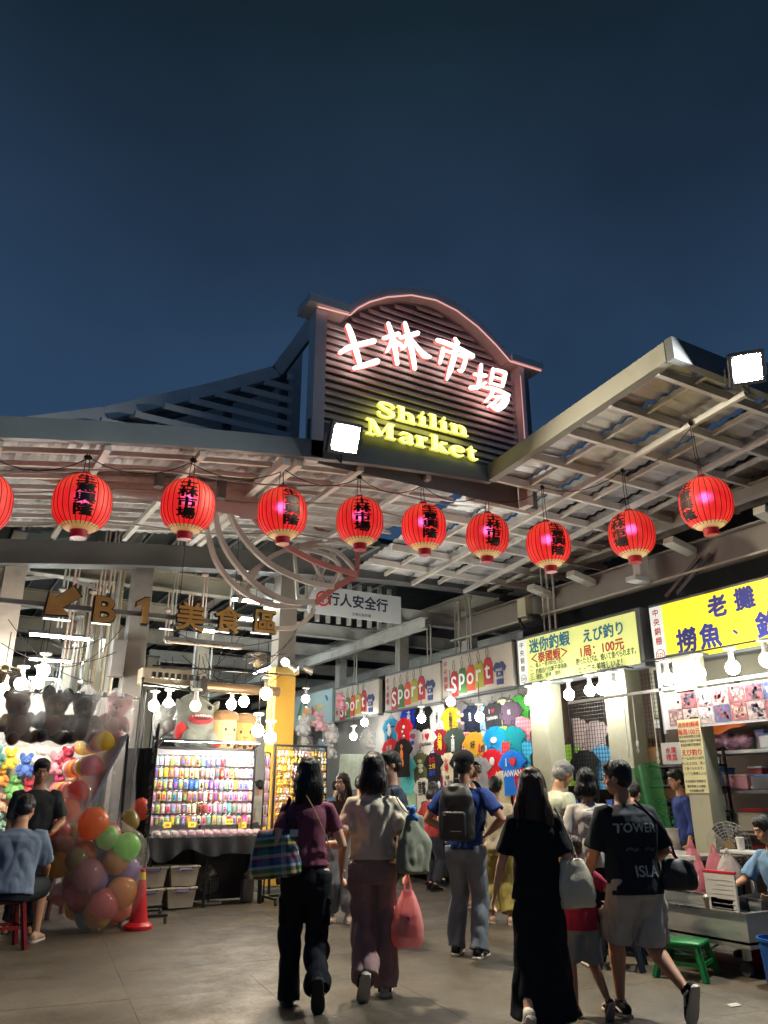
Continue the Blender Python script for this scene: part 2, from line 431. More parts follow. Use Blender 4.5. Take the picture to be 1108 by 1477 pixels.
for i in range(24):
    a0 = -2.2 + i * .5; a1 = a0 + .5
    b.beam(V((a0, YB + .12, zb(a0) - .26)), V((a1, YB + .12, zb(a1) - .26)), .2, .36 if a0 < 6.2 else .32)
b.build('back_beam', m_steel_dk, canopy)
b = MB()
for i in range(24):
    a0 = -2.2 + i * .5; a1 = a0 + .5; hh = .36 if a0 < 6.2 else .32
    b.beam(V((a0, YB + .11, zb(a0) - .26 - hh / 2 - .012)), V((a1, YB + .11, zb(a1) - .26 - hh / 2 - .012)), .3, .02)
b.build('beam_flange', m_steel_dk, canopy)
# slack cables under the sheets
for yy, za, zb_ in ((8.6, -.1, .06), (9.3, -.13, .05), (10.9, -.14, .04)):
    b = MB(); pts = []
    for i in range(17):
        x = -1.8 + i * .5; t = (yy - YF) / (YB - YF)
        pts.append(can(x, t, za + .05 * math.sin(i * 1.1)))
    b.tube(pts, .012, 6); b.build('cable', M('grey_cable', (.34, .32, .3), rough=.6), canopy)

# ---- canopy over the shop row
side = thing('shop_row_canopy', 'grey steel canopy jutting out over the right-hand shop row', 'canopy', (8, 7, 0))
zs = lambda y: 5.54 + (7.9 - y) * .080
XL, XR, Y0, Y1 = 6.3, 9.9, 4.72, 12.0
b = MB(); b.add([V((XL - .07, Y0, zs(Y0) - .02)), V((XL - .07, Y0, zs(Y0) + .22)), V((XL + .05, Y0, zs(Y0) + .22)), V((XL + .05, Y0, zs(Y0) - .02)),
                 V((XL - .07, 7.88, zs(7.88) - .02)), V((XL - .07, 7.88, zs(7.88) + .22)), V((XL + .05, 7.88, zs(7.88) + .22)), V((XL + .05, 7.88, zs(7.88) - .02))],
                [(0, 1, 2, 3), (7, 6, 5, 4), (0, 4, 5, 1), (1, 5, 6, 2), (2, 6, 7, 3), (3, 7, 4, 0)])
b.build('edge_beam', M('edge_paint', (.27, .265, .22), rough=.5, var=.08, scale=2, dirt=.3), side)
b = MB(); b.box(((XL + 10.6) / 2, Y0 - .06, zs(Y0) + .1), (10.6 - XL + .14, .1, .27)); b.build('front_fascia', m_steel_dk, side)
yb = [4.95 + .72 * k for k in range(10)]
for y in yb:
    b = MB(); b.beam((XL + .05, y, zs(y) + .03), (10.6, y, zs(y) + .03), .06, .11); b.build('purlin', m_bar, side)
xb_ = [6.95, 7.55, 8.15, 8.75, 9.35]
for k, x in enumerate(xb_):
    b = MB()
    if k % 2: b.beam((x, Y0, zs(Y0) - .04), (x, Y1, zs(Y1) - .04), .055, .08)
    else: b.beam((x, Y0, zs(Y0) + .05), (x, Y1, zs(Y1) + .05), .045, .06)
    b.build('rafter', m_bar, side)
for j, y in enumerate([Y0] + yb):
    for k in range(7):
        x0 = XL + .06 + k * .6; y1 = y + .74
        n_ = 8; b = MB(); tl = random.uniform(-.02, .025); w0 = random.uniform(.05, .09)
        for m_ in range(n_):
            ya = y + (y1 - y) * m_ / n_; yc = y + (y1 - y) * (m_ + 1) / n_
            ha, hb = .03 * (m_ % 2), .03 * ((m_ + 1) % 2)
            A = [V((x0, ya, zs(ya) + w0 + .04 + ha)), V((x0 + .57, ya, zs(ya) + w0 + .05 + tl + ha)), V((x0 + .57, yc, zs(yc) + w0 + .05 + tl + hb)), V((x0, yc, zs(yc) + w0 + .04 + hb))]
            b.add(A + [p + V((0, 0, .006)) for p in A], [(3, 2, 1, 0), (4, 5, 6, 7)])
        b.build('roof_sheet', m_galv, side)
b = MB(); b.ibeam((9.9, 4.5, 5.52), (9.9, 12.2, 5.52), .2, .3); b.build('wall_beam', m_steel_lt, side)
b = MB(); b.beam((9.78, 4.5, 5.40), (9.78, 12.2, 5.40), .1, .06); b.build('conduit', m_steel, side)

# ---- gable roof behind the sign: raking beam and louvres
m_gab = M('gable_paint', (.84, .83, .82), rough=.5, var=.1, scale=2.5, dirt=.15)
gable = thing('gable_roof', 'dark gable roof with raking beam and louvres left of the sign panel', 'roof', (2, 9, 0))
rk = [atY(x, y, 9.0) for x, y in ((-60, 636), (0, 622), (150, 602), (300, 567), (395, 541), (418, 510), (440, 482), (452, 462))]
b = MB()
for p, q in zip(rk[:-1], rk[1:]): b.beam(p, q, .26, .17)
b.build('raking_beam', m_gab, gable)
b = MB()
for p, q in zip(rk[:-1], rk[1:]): b.beam(p + V((0, .06, -.17)), q + V((0, .06, -.17)), .1, .1)
b.build('raking_rail', m_steel_dk, gable)
for x, y in ((145, 606), (194, 597), (236, 585), (275, 577), (313, 568), (350, 560), (384, 551), (417, 543)):
    p = atY(x, y, 8.7)
    b = MB(); b.box(((p.x + 3.55) / 2, 8.7, p.z), (3.55 - p.x, .16, .075), rot=(R(25), 0, 0)); b.build('louvre', m_gab, gable)
b = MB()
for x, y in ((240, 600), (330, 575), (410, 550)):
    p = atY(x, y, 9.1); b.beam((p.x, 9.1, 5.0), (p.x, 9.1, p.z + .1), .1, .1)
b.build('louvre_post', m_steel_dk, gable)
b = MB(); pts = [p + V((0, .35, -.1)) for p in rk]; base = [V((p.x, p.y, 4.9)) for p in pts]
b.add(pts + base, [(i, i + 8, i + 9, i + 1) for i in range(7)]); b.build('back_board', m_gab, gable)
b = MB(); b.beam(atY(400, 535, 9.6), atY(444, 470, 9.6), .12, .14); b.build('brace', m_gab, gable)

# ---- sign panel
sign = thing('market_sign', 'slatted arched sign panel with neon calligraphy and yellow Shilin Market lettering', 'sign', (5.2, 8.0, 5.5))
YS = 7.98
arch_px = ((497, 462), (508, 452), (525, 443), (550, 436), (585, 433), (620, 440), (650, 455), (680, 478), (705, 503), (726, 527))
arch = [atY(x, y, YS) for x, y in arch_px]
e0, e1 = atY(441, 447, YS), atY(772, 541, YS)
def arch_z(x):
    pts = [e0] + arch + [e1]
    for p, q in zip(pts[:-1], pts[1:]):
        if p.x <= x <= q.x: return p.z + (q.z - p.z) * (x - p.x) / max(1e-6, q.x - p.x)
    return e0.z
def rim(pts, dz0, dz1, y0, y1, name, mat):
    b = MB()
    for p, q in zip(pts[:-1], pts[1:]):
        vs = []
        for r_ in (p, q):
            vs += [V((r_.x, y0, r_.z + dz0)), V((r_.x, y0, r_.z + dz1)), V((r_.x, y1, r_.z + dz1)), V((r_.x, y1, r_.z + dz0))]
        b.add(vs, [(0, 4, 5, 1), (1, 5, 6, 2), (2, 6, 7, 3), (3, 7, 4, 0), (3, 2, 1, 0), (4, 5, 6, 7)])
    return b.build(name, mat, sign)
rim(arch, .0, .13, YS - .16, YS + .2, 'arch_cap', m_gab)
rim([e0 + V((-.03, 0, .02)), arch[0] + V((-.02, 0, 0))], .0, .13, YS - .2, YS + .22, 'eave_cap', m_gab)
rim([arch[-1] + V((.02, 0, 0)), e1], .0, .11, YS - .2, YS + .22, 'eave_cap', m_gab)
for x0, x1 in ((3.52, 3.68), (6.93, 7.03)):
    b = MB(); b.span((x0, YS - .1, 5.3), (x1, YS + .1, arch_z((x0 + x1) / 2) - .005)); b.build('post', m_gab, sign)
b = MB(); b.span((7.06, YS + .0, 5.3), (7.2, YS + .12, 7.45)); b.build('post', m_steel_dk, sign)
m_slat = M('sign_slat', (.66, .66, .65), rough=.42, var=.12, scale=4)
z = 5.86
while z < 8.15:
    lo, hi = 3.70, 6.91
    if z > arch[0].z - .06:
        xs_ = [3.7 + i * .02 for i in range(162)]; ok = [x for x in xs_ if arch_z(x) > z + .06 and (arch[0].x < x < arch[-1].x)]
        if z < min(arch_z(3.75), arch_z(6.85)) - .06: ok = xs_
        if len(ok) < 8: break
        lo, hi = ok[0], ok[-1]
    b = MB(); b.box(((lo + hi) / 2, YS + .03, z), (hi - lo, .018, .085), rot=(R(-28), 0, 0)); b.build('slat', m_slat, sign)
    z += .112
b = MB(); nn = 16; bk = [V((3.7 + i * .201, YS + .09, min(arch_z(3.7 + i * .201), 9))) for i in range(nn + 1)]
b.add(bk + [V((p.x, p.y, 5.3)) for p in bk], [(i, i + nn + 1, i + nn + 2, i + 1) for i in range(nn)]); b.build('backing', M('sign_backing', (.20, .20, .21), rough=.6), sign)
b = MB()
nb_ = 12
for i in range(nb_):                                   # plain dark base of the panel above the fascia
    xa = 3.5 + i * 2.8 / nb_; xc = 3.5 + (i + 1) * 2.8 / nb_
    b.span((xa, YS - .05, zf(xa) + .23), (xc, YS + .0, 5.82 - .0 * i))
b.build('base_panel', m_steel_dk, sign)
m_led = glow((1.0, .46, .40), .6)
b = MB(); b.tube([p + V((0, -.17, -.02)) for p in [e0 + V((.1, 0, .0))] + arch + [e1 + V((-.03, 0, 0))]], .011, 6); b.build('led_strip', m_led, sign)
b = MB(); b.tube([V((6.92, YS - .14, 7.38)), V((6.92, YS - .14, 5.75))], .008, 6); b.build('led_strip', glow((1.0, .42, .36), .45), sign)

# brush lettering traced as strokes on the plane of the sign (a, b are pixels of the photograph / 2.916)
def zpt(X, Y, yy): return atY(420 + X / 2.916, 410 + Y / 2.916, yy)
def stroke(b, pts, ws, y_front, depth):
    """a brush stroke: smooth centre line with a width at each point, pushed back by depth"""
    P = []
    for i in range(len(pts) - 1):
        p0 = V(pts[max(i - 1, 0)]); p1 = V(pts[i]); p2 = V(pts[i + 1]); p3 = V(pts[min(i + 2, len(pts) - 1)])
        for k in range(5):
            t = k / 5
            q = .5 * ((2 * p1) + (p2 - p0) * t + (2 * p0 - 5 * p1 + 4 * p2 - p3) * t * t + (3 * p1 - p0 - 3 * p2 + p3) * t ** 3)
            P.append((q, ws[i] + (ws[i + 1] - ws[i]) * t))
    P.append((V(pts[-1]), ws[-1]))
    L, Rr = [], []
    for i, (q, w) in enumerate(P):
        d = (P[min(i + 1, len(P) - 1)][0] - P[max(i - 1, 0)][0]).normalized(); n = V((-d.y, d.x))
        L.append(q + n * w / 2); Rr.append(q - n * w / 2)
    d0 = (P[1][0] - P[0][0]).normalized(); d1 = (P[-1][0] - P[-2][0]).normalized()
    out = L + [P[-1][0] + d1 * P[-1][1] * .35] + Rr[::-1] + [P[0][0] - d0 * P[0][1] * .35]
    F_ = [zpt(q.x, q.y, y_front) for q in out]; B_ = [p + V((0, depth, 0)) for p in F_]; k = len(out)
    n = len(L)
    fs = [(i, i + 1, k - 3 - i, k - 2 - i) for i in range(n - 1)] + [(n - 1, n, n + 1), (0, k - 2, k - 1)]
    b.cur = 0; b.add(F_, fs)
    b.cur = 1; b.add(F_ + B_, [(i, (i + 1) % k, (i + 1) % k + k, i + k) for i in range(k)]); b.cur = 0
HAN = {
 'shi': [([(238, 172), (255, 215), (277, 290), (292, 345)], [20, 25, 24, 18]), ([(203, 290), (240, 268), (290, 252), (352, 238)], [15, 24, 22, 24]), ([(262, 354), (310, 340), (366, 322)], [16, 23, 26])],
 'lin': [([(408, 162), (425, 215), (440, 285), (447, 338)], [16, 22, 21, 16]), ([(386, 228), (420, 218), (455, 208)], [13, 20, 20]), ([(428, 222), (418, 255), (398, 288)], [18, 18, 6]), ([(440, 235), (452, 250), (468, 262)], [8, 18, 14]),
         ([(478, 160), (494, 220), (512, 300), (521, 358)], [16, 23, 22, 18]), ([(456, 226), (490, 217), (536, 204)], [12, 20, 20]), ([(492, 224), (482, 255), (462, 276)], [18, 17, 6]), ([(504, 226), (535, 270), (562, 298), (590, 306)], [10, 20, 28, 8])],
 'shi2': [([(688, 226), (702, 252)], [13, 22]), ([(612, 234), (650, 246), (700, 268), (766, 304)], [17, 21, 21, 24]), ([(640, 268), (634, 300), (625, 334)], [16, 18, 12]), ([(646, 278), (690, 292), (738, 308)], [12, 15, 17]),
          ([(737, 304), (728, 340), (716, 364), (700, 360)], [19, 18, 18, 6]), ([(694, 262), (684, 310), (670, 360), (655, 402)], [20, 23, 22, 10])],
 'chang': [([(800, 336), (795, 385), (787, 430)], [14, 19, 16]), ([(768, 378), (795, 382), (822, 384)], [12, 17, 15]), ([(752, 436), (785, 432), (822, 412)], [20, 20, 8]),
           ([(850, 354), (845, 385), (838, 420)], [14, 16, 14]), ([(852, 360), (878, 364), (904, 374)], [13, 15, 17]), ([(902, 372), (896, 402), (888, 432)], [17, 17, 14]), ([(848, 388), (868, 394), (890, 400)], [8, 11, 9]), ([(842, 416), (864, 422), (886, 430)], [9, 12, 9]),
           ([(806, 432), (850, 440), (885, 452), (918, 468)], [11, 17, 17, 15]), ([(850, 448), (836, 474), (812, 496)], [16, 16, 6]), ([(846, 472), (880, 474), (908, 480), (898, 508), (868, 526), (838, 514)], [10, 15, 20, 19, 20, 6]),
           ([(872, 480), (852, 500), (824, 516)], [14, 14, 6]), ([(892, 484), (878, 504), (850, 520)], [12, 12, 6])]}
m_neon_f = glow((1.0, .82, .76), 2.2); m_neon_s = glow((1.0, .13, .09), .55)
for k in ('shi', 'lin', 'shi2', 'chang'):
    b = MB()
    for pts, ws in HAN[k]: stroke(b, pts, ws, YS - .2, .055)
    o = b.build('neon_character', [m_neon_f, m_neon_s], sign)
# serif Latin lettering, drawn as pen strokes in em units
def serif_glyph(ch):
    T, t = .17, .07                                    # thick and thin pen
    s = []
    def L(x0, y0, x1, y1, w): s.append(([(x0, y0), ((x0 + x1) / 2, (y0 + y1) / 2), (x1, y1)], [w, w, w]))
    def sf(x, y, w=.30): L(x - w / 2, y, x + w / 2, y, .07)
    if ch == 'S':
        s.append(([(.52, .56), (.50, .68), (.33, .735), (.14, .68), (.10, .55), (.22, .44), (.40, .36), (.50, .24), (.44, .08), (.26, .0), (.09, .06), (.06, .22)], [.10, .08, .09, .12, .15, .17, .17, .15, .12, .09, .08, .10])); a = .62
    elif ch == 'h':
        L(.17, .03, .17, .74, T); sf(.17, .035); sf(.12, .72, .2); s.append(([(.20, .38), (.33, .48), (.45, .42), (.48, .3), (.48, .04)], [.06, .09, .14, T, T])); sf(.48, .035); a = .68
    elif ch in 'il':
        L(.17, .03, .17, .5 if ch == 'i' else .74, T); sf(.17, .035); sf(.12, .48 if ch == 'i' else .72, .2)
        if ch == 'i': s.append(([(.13, .67), (.17, .67), (.21, .67)], [.12, .17, .12]))
        a = .36
    elif ch == 'n':
        L(.17, .03, .17, .5, T); sf(.17, .035); sf(.12, .48, .2); s.append(([(.20, .38), (.33, .48), (.45, .42), (.48, .3), (.48, .04)], [.06, .09, .14, T, T])); sf(.48, .035); a = .68
    elif ch == 'M':
        L(.14, .03, .14, .72, .06); sf(.14, .035, .26); sf(.12, .715, .22); s.append(([(.17, .70), (.30, .38), (.43, .06)], [.15, .17, .15])); s.append(([(.43, .06), (.56, .4), (.68, .70)], [.07, .06, .07]))
        L(.73, .03, .73, .72, T); sf(.74, .035, .30); sf(.76, .715, .22); a = .95
    elif ch == 'a':
        s.append(([(.12, .38), (.18, .47), (.30, .48), (.40, .42), (.41, .3), (.41, .08), (.50, .03)], [.11, .09, .08, .12, T * .95, T, .07])); s.append(([(.38, .27), (.22, .24), (.12, .13), (.20, .02), (.32, .05), (.39, .14)], [.06, .07, .13, .1, .07, .06])); a = .56
    elif ch == 'r':
        L(.17, .03, .17, .5, T); sf(.17, .035); sf(.12, .48, .2); s.append(([(.20, .34), (.28, .46), (.40, .45)], [.06, .10, .15])); a = .48
    elif ch == 'k':
        L(.17, .03, .17, .74, T); sf(.17, .035); sf(.12, .72, .2); L(.22, .22, .46, .46, .07); s.append(([(.30, .29), (.40, .17), (.50, .04)], [.14, .16, .14])); sf(.46, .475, .22); sf(.50, .035, .26); a = .64
    elif ch == 'e':
        s.append(([(.14, .28), (.46, .28), (.44, .42), (.30, .48), (.14, .40), (.09, .25), (.16, .07), (.32, .01), (.47, .10)], [.06, .07, .11, .08, .13, T, .13, .10, .06])); a = .56
    elif ch == 't':
        s.append(([(.18, .66), (.19, .4), (.19, .12), (.28, .02), (.40, .08)], [.05, .15, T, .12, .06])); L(.05, .47, .36, .47, .07); a = .44
    else: a = .3
    return s, a
def stroke_plane(b, pts, ws, o, sc, sx):
    pts = [V((p[0], p[1])) for p in pts]; P = []
    for i in range(len(pts) - 1):
        p0 = pts[max(i - 1, 0)]; p1 = pts[i]; p2 = pts[i + 1]; p3 = pts[min(i + 2, len(pts) - 1)]
        for k in range(4):
            t = k / 4
            P.append((.5 * ((2 * p1) + (p2 - p0) * t + (2 * p0 - 5 * p1 + 4 * p2 - p3) * t * t + (3 * p1 - p0 - 3 * p2 + p3) * t ** 3), ws[i] + (ws[i + 1] - ws[i]) * t))
    P.append((pts[-1], ws[-1])); L, Rr = [], []
    for i, (q, w) in enumerate(P):
        d = (P[min(i + 1, len(P) - 1)][0] - P[max(i - 1, 0)][0]).normalized(); n = V((-d.y, d.x)); L.append(q + n * w / 2); Rr.append(q - n * w / 2)
    n = len(L); o = V(o)
    A = [o + V((q.x * sc * sx, 0, q.y * sc)) for q in L + Rr]; k = 2 * n
    loop = list(range(n)) + list(range(2 * n - 1, n - 1, -1))
    b.cur = 0; b.add(A, [(i, i + n, i + n + 1, i + 1) for i in range(n - 1)])
    b.cur = 1; B_ = [p + V((0, .05, 0)) for p in A]
    b.add(A + B_, [(loop[i], loop[(i + 1) % k], loop[(i + 1) % k] + k, loop[i] + k) for i in range(k)]); b.cur = 0
m_yel_f = glow((1.0, .95, .30), 1.15); m_yel_s = glow((.9, .85, .05), .6)
def serif_word(word, p0, p1, sc):
    adv = sum(serif_glyph(c)[1] for c in word); sx = (p1.x - p0.x) / (adv * sc); x = 0
    for c in word:
        st, a = serif_glyph(c); b = MB()
        for i, (pts, ws) in enumerate(st): stroke_plane(b, pts, ws, p0 + V((x * sc * sx, -.0006 * i, (p1.z - p0.z) * x / adv)), sc, sx)
        b.build('letter', [m_yel_f, m_yel_s], sign); x += a
pS0, pS1 = zpt(362, 548, YS - .18), zpt(752, 640, YS - .18); serif_word('Shilin', pS0, pS1, .285)
pM0, pM1 = zpt(316, 625, YS - .18), zpt(792, 742, YS - .18); serif_word('Market', pM0, pM1, .30)

# ---- decorative curved bracket beside the column
brk = thing('curved_bracket', 'fan of crossing curved steel tubes under the canopy beside the column', 'bracket', (4.6, 11, 0))
m_rust = M('bracket_red_brown', (.36, .12, .12), rough=.45, var=.12, scale=4)
def arc_px(pts, y0, y1, r_, name, mat):
    P = [V((*p, 0)) for p in pts]; out = []
    n = len(pts)
    for i in range(n - 1):
        p0, p1, p2, p3 = P[max(i - 1, 0)], P[i], P[i + 1], P[min(i + 2, n - 1)]
        for k in range(6):
            t = k / 6; q = .5 * ((2 * p1) + (p2 - p0) * t + (2 * p0 - 5 * p1 + 4 * p2 - p3) * t * t + (3 * p1 - p0 - 3 * p2 + p3) * t ** 3)
            f = (i + t) / (n - 1); out.append(atY(q.x, q.y, y0 + (y1 - y0) * f))
    out.append(atY(*pts[-1], y1))
    b = MB()
    for p, q in zip(out[:-1], out[1:]): b.beam(p, q + (q - p) * .06, .05, r_ * 2)
    b.build(name, mat, brk)
m_brk = M('bracket_grey', (.40, .35, .33), rough=.45, var=.1, scale=3)
A_ = [([(338, 672), (352, 725), (395, 775), (455, 810), (513, 828)], m_rust, .045), ([(318, 690), (338, 755), (382, 808), (440, 838), (480, 846)], m_brk, .045), ([(308, 715), (320, 780), (360, 835), (410, 866), (452, 868)], m_brk, .045),
      ([(298, 760), (312, 810), (345, 850), (390, 872), (432, 874)], m_brk, .04)]
for pts, m_, r_ in A_: arc_px(pts, 9.6, 11.3, r_, 'arc_tube', m_)
for pts in ([(345, 868), (380, 812), (440, 785), (515, 778)], [(352, 835), (400, 798), (450, 788), (485, 795), (512, 822)], [(395, 700), (430, 738), (470, 768), (515, 764)], [(430, 790), (470, 800), (490, 818), (478, 846)]):
    arc_px(pts, 10.8, 11.4, .03, 'cross_tube', m_rust if pts[0][1] == 700 else m_brk)
arc_px([(516, 762), (516, 800), (514, 832)], 11.35, 11.35, .05, 'end_post', m_rust)
arc_px([(514, 830), (480, 850), (455, 870)], 11.35, 11.45, .05, 'end_rail', m_rust)
arc_px([(452, 866), (450, 885), (425, 905), (385, 905)], 11.45, 11.6, .035, 'hoop', m_brk)
for pts in ([(470, 846), (440, 790)], [(455, 850), (480, 790)], [(440, 870), (470, 800)], [(430, 868), (425, 800)], [(495, 838), (470, 770)]):
    arc_px(pts, 11.5, 11.7, .022, 'strut', m_steel)

# ---- columns under the canopy
def column(name, label, x0, x1, y0, y1, z1, mat, z0=0, sub=None):
    t = thing(name, label, 'column', ((x0 + x1) / 2, (y0 + y1) / 2, 0))
    b = MB(); b.box(((x0 + x1) / 2, (y0 + y1) / 2, (z0 + z1) / 2), (x1 - x0, y1 - y0, z1 - z0), bev=.008); b.build('shaft', mat, t)
    b = MB(); b.box(((x0 + x1) / 2, (y0 + y1) / 2, .03), (x1 - x0 + .12, y1 - y0 + .12, .06), bev=.006); b.build('base_plate', m_steel_dk, t)
    b = MB(); b.box(((x0 + x1) / 2, (y0 + y1) / 2, z1 + .02), (x1 - x0 + .1, y1 - y0 + .1, .04), bev=.006); b.build('cap_plate', m_steel_dk, t)
    return t
m_cream = M('column_cream', (.42, .41, .29), rough=.5, var=.08, scale=3, bump=.05, bscale=25, dirt=.25)
m_yellow = M('column_yellow', (.72, .42, .06), rough=.5, var=.1, scale=4, dirt=.25)
ct = column('steel_column', 'tall grey steel column rising behind the letters B1', 2.48, 2.78, 12.2, 12.5, 4.86, m_steel_br)
b = MB(); b.box((2.36, 12.2, 3.35), (.2, .22, .55), bev=.01); b.build('electric_box', m_steel_br, ct)
column('steel_column', 'pale steel column at the photo edge beside the hanging plush toys', .62, .92, 12.2, 12.5, 4.62, M('column_taupe', (.36, .32, .28), rough=.55, var=.12, dirt=.4))
cy_ = column('steel_column', 'grey column with yellow painted lower half beside the key-ring rack', 4.95, 5.27, 12.15, 12.47, 5.05, m_steel_br)
b = MB(); b.span((4.935, 12.135, .1), (5.285, 12.485, 3.28)); b.build('yellow_sleeve', m_yellow, cy_)
b = MB(); b.box((5.11, 12.3, 3.36), (.44, .42, .1), bev=.01); b.build('sleeve_cap', M('cap_pale_yellow', (.8, .62, .2), rough=.5, var=.1), cy_)
rv = random.Random(3)
b = MB()
for k in range(26): b.cyl((5.305, 12.3, .4 + k * .11), (5.305, 12.3, .48 + k * .11), .016, 6)
b.build('chain', m_steel_dk, cy_)

# ---- hall behind: ceiling deck, beams, columns, far wall
m_deck = M('deck_dark', (.085, .10, .105), rough=.5, metal=.3, var=.15, scale=3, bump=.1, bscale=8)
m_hall = M('hall_paint', (.26, .235, .185), rough=.55, var=.15, scale=2.5, dirt=.45)
hc = thing('hall_roof', 'dark ribbed steel roof deck of the market hall', 'roof', (3, 20, 0))
b = MB()
for k in range(52):
    x = -4 + k * .25
    b.span((x, 12.25, 5.95 + .04 * (k % 2)), (x + .25, 34, 6.0 + .04 * (k % 2)))
b.build('deck', m_deck, hc)
b = MB()
for k in range(26): b.span((-4 + k * .5, 12.3, 5.90), (-3.97 + k * .5, 34, 5.94))
b.build('deck_rib', M('deck_rib_pale', (.42, .42, .40), rough=.5), hc)
for y in (13.7, 16.3, 19.0, 21.8, 25, 29):
    b = MB(); b.ibeam((-4, y, 5.05), (4.95, y, 5.05), .22, .34); b.build('cross_beam', m_hall, hc)
for x in (.78, 2.62, 4.9):
    b = MB(); b.ibeam((x, 12.7, 5.42), (x, 34, 5.42), .2, .3); b.build('long_beam', m_steel_br, hc)
for y in (14.6, 17.4, 20.2): 
    b = MB(); b.beam((.9, y, 4.95), (2.5, y + 1.1, 5.6), .07, .07); b.beam((2.5, y, 4.95), (.9, y + 1.1, 5.6), .07, .07); b.build('wind_brace', m_steel, hc)
hall = MB(); hall.span((-8, 34.0, 0), (14, 34.3, 7.5))
o = hall.build('hall_back_wall', M('wall_grime', (.20, .19, .17), rough=.8, var=.2, scale=1.5, dirt=.4)); o['kind'] = 'structure'; o['label'] = 'far grey wall closing the market hall'
for k, (x, y, side_) in enumerate(((.78, 16.3, 'left'), (.78, 20.2, 'left'), (2.66, 15.8, 'middle'), (2.66, 19.2, 'middle'), (2.66, 22.8, 'middle'), (4.95, 16.5, 'right'), (4.95, 21, 'right'))):
    od = {0: 'nearest', 1: 'second', 2: 'nearest', 3: 'second', 4: 'third', 5: 'nearest', 6: 'second'}[k]
    t = column('hall_column', 'pale hall column, %s of the %s row behind the B1 sign' % (od, side_), x - .13, x + .13, y - .13, y + .13, 4.86, m_hall)
    b = MB()
    for d in (-.19, .19): b.cyl((x + d, y - .1, 1.9), (x + d, y - .1, 4.8), .022, 8)
    b.build('conduit', m_steel, t)
# hanging pipes with collars (drop rods for sprinklers and lamps)
m_pipe = M('pipe_pink_beige', (.52, .40, .34), rough=.5, var=.1)
ORD = 'first second third fourth fifth sixth seventh eighth ninth tenth eleventh twelfth thirteenth fourteenth fifteenth sixteenth seventeenth eighteenth nineteenth twentieth twenty-first twenty-second twenty-third twenty-fourth'.split()
for pid, (px, y0p, y1p, Y) in enumerate(sorted(((90, 800, 960, 13.0), (83, 850, 905, 13.1), (140, 808, 880, 13.4), (125, 853, 920, 14.5), (113, 888, 915, 15), (157, 800, 855, 13.2), (102, 930, 975, 16), (118, 935, 978, 16.5),
                        (246, 822, 900, 13), (290, 828, 900, 13.2), (272, 818, 880, 14), (332, 835, 880, 13.4), (134, 890, 960, 15.2), (238, 880, 920, 15), (180, 820, 950, 14.4), (198, 850, 930, 15.0)))):
    p = atY(px, y1p, Y); z1 = 5.86
    b = MB(); b.cyl((p.x, p.y, p.z), (p.x, p.y, z1), .018, 8); b.cyl((p.x + .06, p.y, p.z), (p.x + .06, p.y, z1), .012, 6)
    q = atY(px, y0p, Y)
    b.lathe([(.02, -.05), (.05, -.03), (.07, 0), (.05, .02), (.02, .04)], 10, (p.x, p.y, min(q.z, 5.8)))
    o = b.build('drop_pipe', m_pipe if pid % 3 else m_steel_lt)
    tag(o, 'thin drop pipe with round collar behind the B1 sign, %s from the left' % ORD[pid], 'pipe', 'drop pipes in the hall')
# right upper floor: beams and posts above the shop signs
up = thing('upper_frame', 'steel beams and posts of the open storey above the shop row', 'steel frame', (9.9, 15, 4.2))
b = MB(); b.ibeam((9.85, 12.3, 5.35), (9.85, 33, 5.35), .26, .36); b.build('long_beam', m_steel_lt, up)
b = MB(); b.ibeam((9.25, 4.0, 4.62), (9.25, 13.0, 4.62), .24, .42); b.build('long_beam', m_steel_br, up)
b = MB(); b.beam((9.12, 4.0, 4.385), (9.12, 13.0, 4.385), .1, .03); b.build('beam_lip', m_steel_lt, up)
for y in (14.2, 16.6, 19, 22, 25): 
    b = MB(); b.ibeam((5.1, y, 5.1), (13.5, y, 5.1), .2, .3); b.build('cross_beam', m_steel, up)
for y in (13.4, 16.2, 19.5):
    b = MB(); b.span((9.75, y - .13, 3.6), (9.98, y + .13, 5.2)); b.build('post', m_steel, up)
for x in (8.6, 11.2): 
    b = MB(); b.ibeam((x, 13.2, 4.75), (x, 30, 4.75), .16, .24); b.build('long_beam', m_steel, up)
for k in range(9):
    b = MB(); b.span((6.7 + k * .26, 15.0, 4.95), (6.78 + k * .26, 15.08, 5.9)); b.build('fin', m_steel, up)
b = MB(); b.span((9.2, 3.0, 6.3), (16, 34, 6.36)); b.span((4.9, 12.4, 6.08), (9.2, 34, 6.12)); b.build('upper_deck', m_deck, up)
b = MB(); b.span((13.5, 3, 3.9), (13.6, 34, 6.3)); b.build('rear_wall', m_steel_dk, up)
for k in range(8):
    y = 5.2 + k * 1.05
    b = MB(); b.beam((9.4, y, 5.9), (13.4, y, 5.9), .06, .1); b.build('joist', m_steel_dk, up)
for x, y, z0, z1 in ((9.1, 12.7, 4.0, 5.2), (9.1, 12.3, 4.0, 5.2), (9.2, 13.9, 4.0, 5.0), (9.2, 15.2, 3.9, 5.0), (9.3, 17.5, 3.9, 5.0), (9.1, 10.0, 4.05, 5.4), (9.1, 9.85, 4.05, 5.4)):
    b = MB(); b.cyl((x, y, z0), (x, y, z1), .02, 8); b.cyl((x, y + .14, z0), (x, y + .14, z1), .014, 8); b.lathe([(.02, 0), (.06, .03), (.05, .06)], 10, (x, y, z1 - .08)); b.build('drop_pipe', m_steel_lt, up)
for y in (5.55, 7.0, 9.0, 10.0):        # stubby lamp arms on the lower beam
    b = MB(); b.box((8.95, y, 4.75), (.5, .18, .1), rot=(0, R(12), 0), bev=.01); b.build('lamp_housing', m_steel_lt, up)
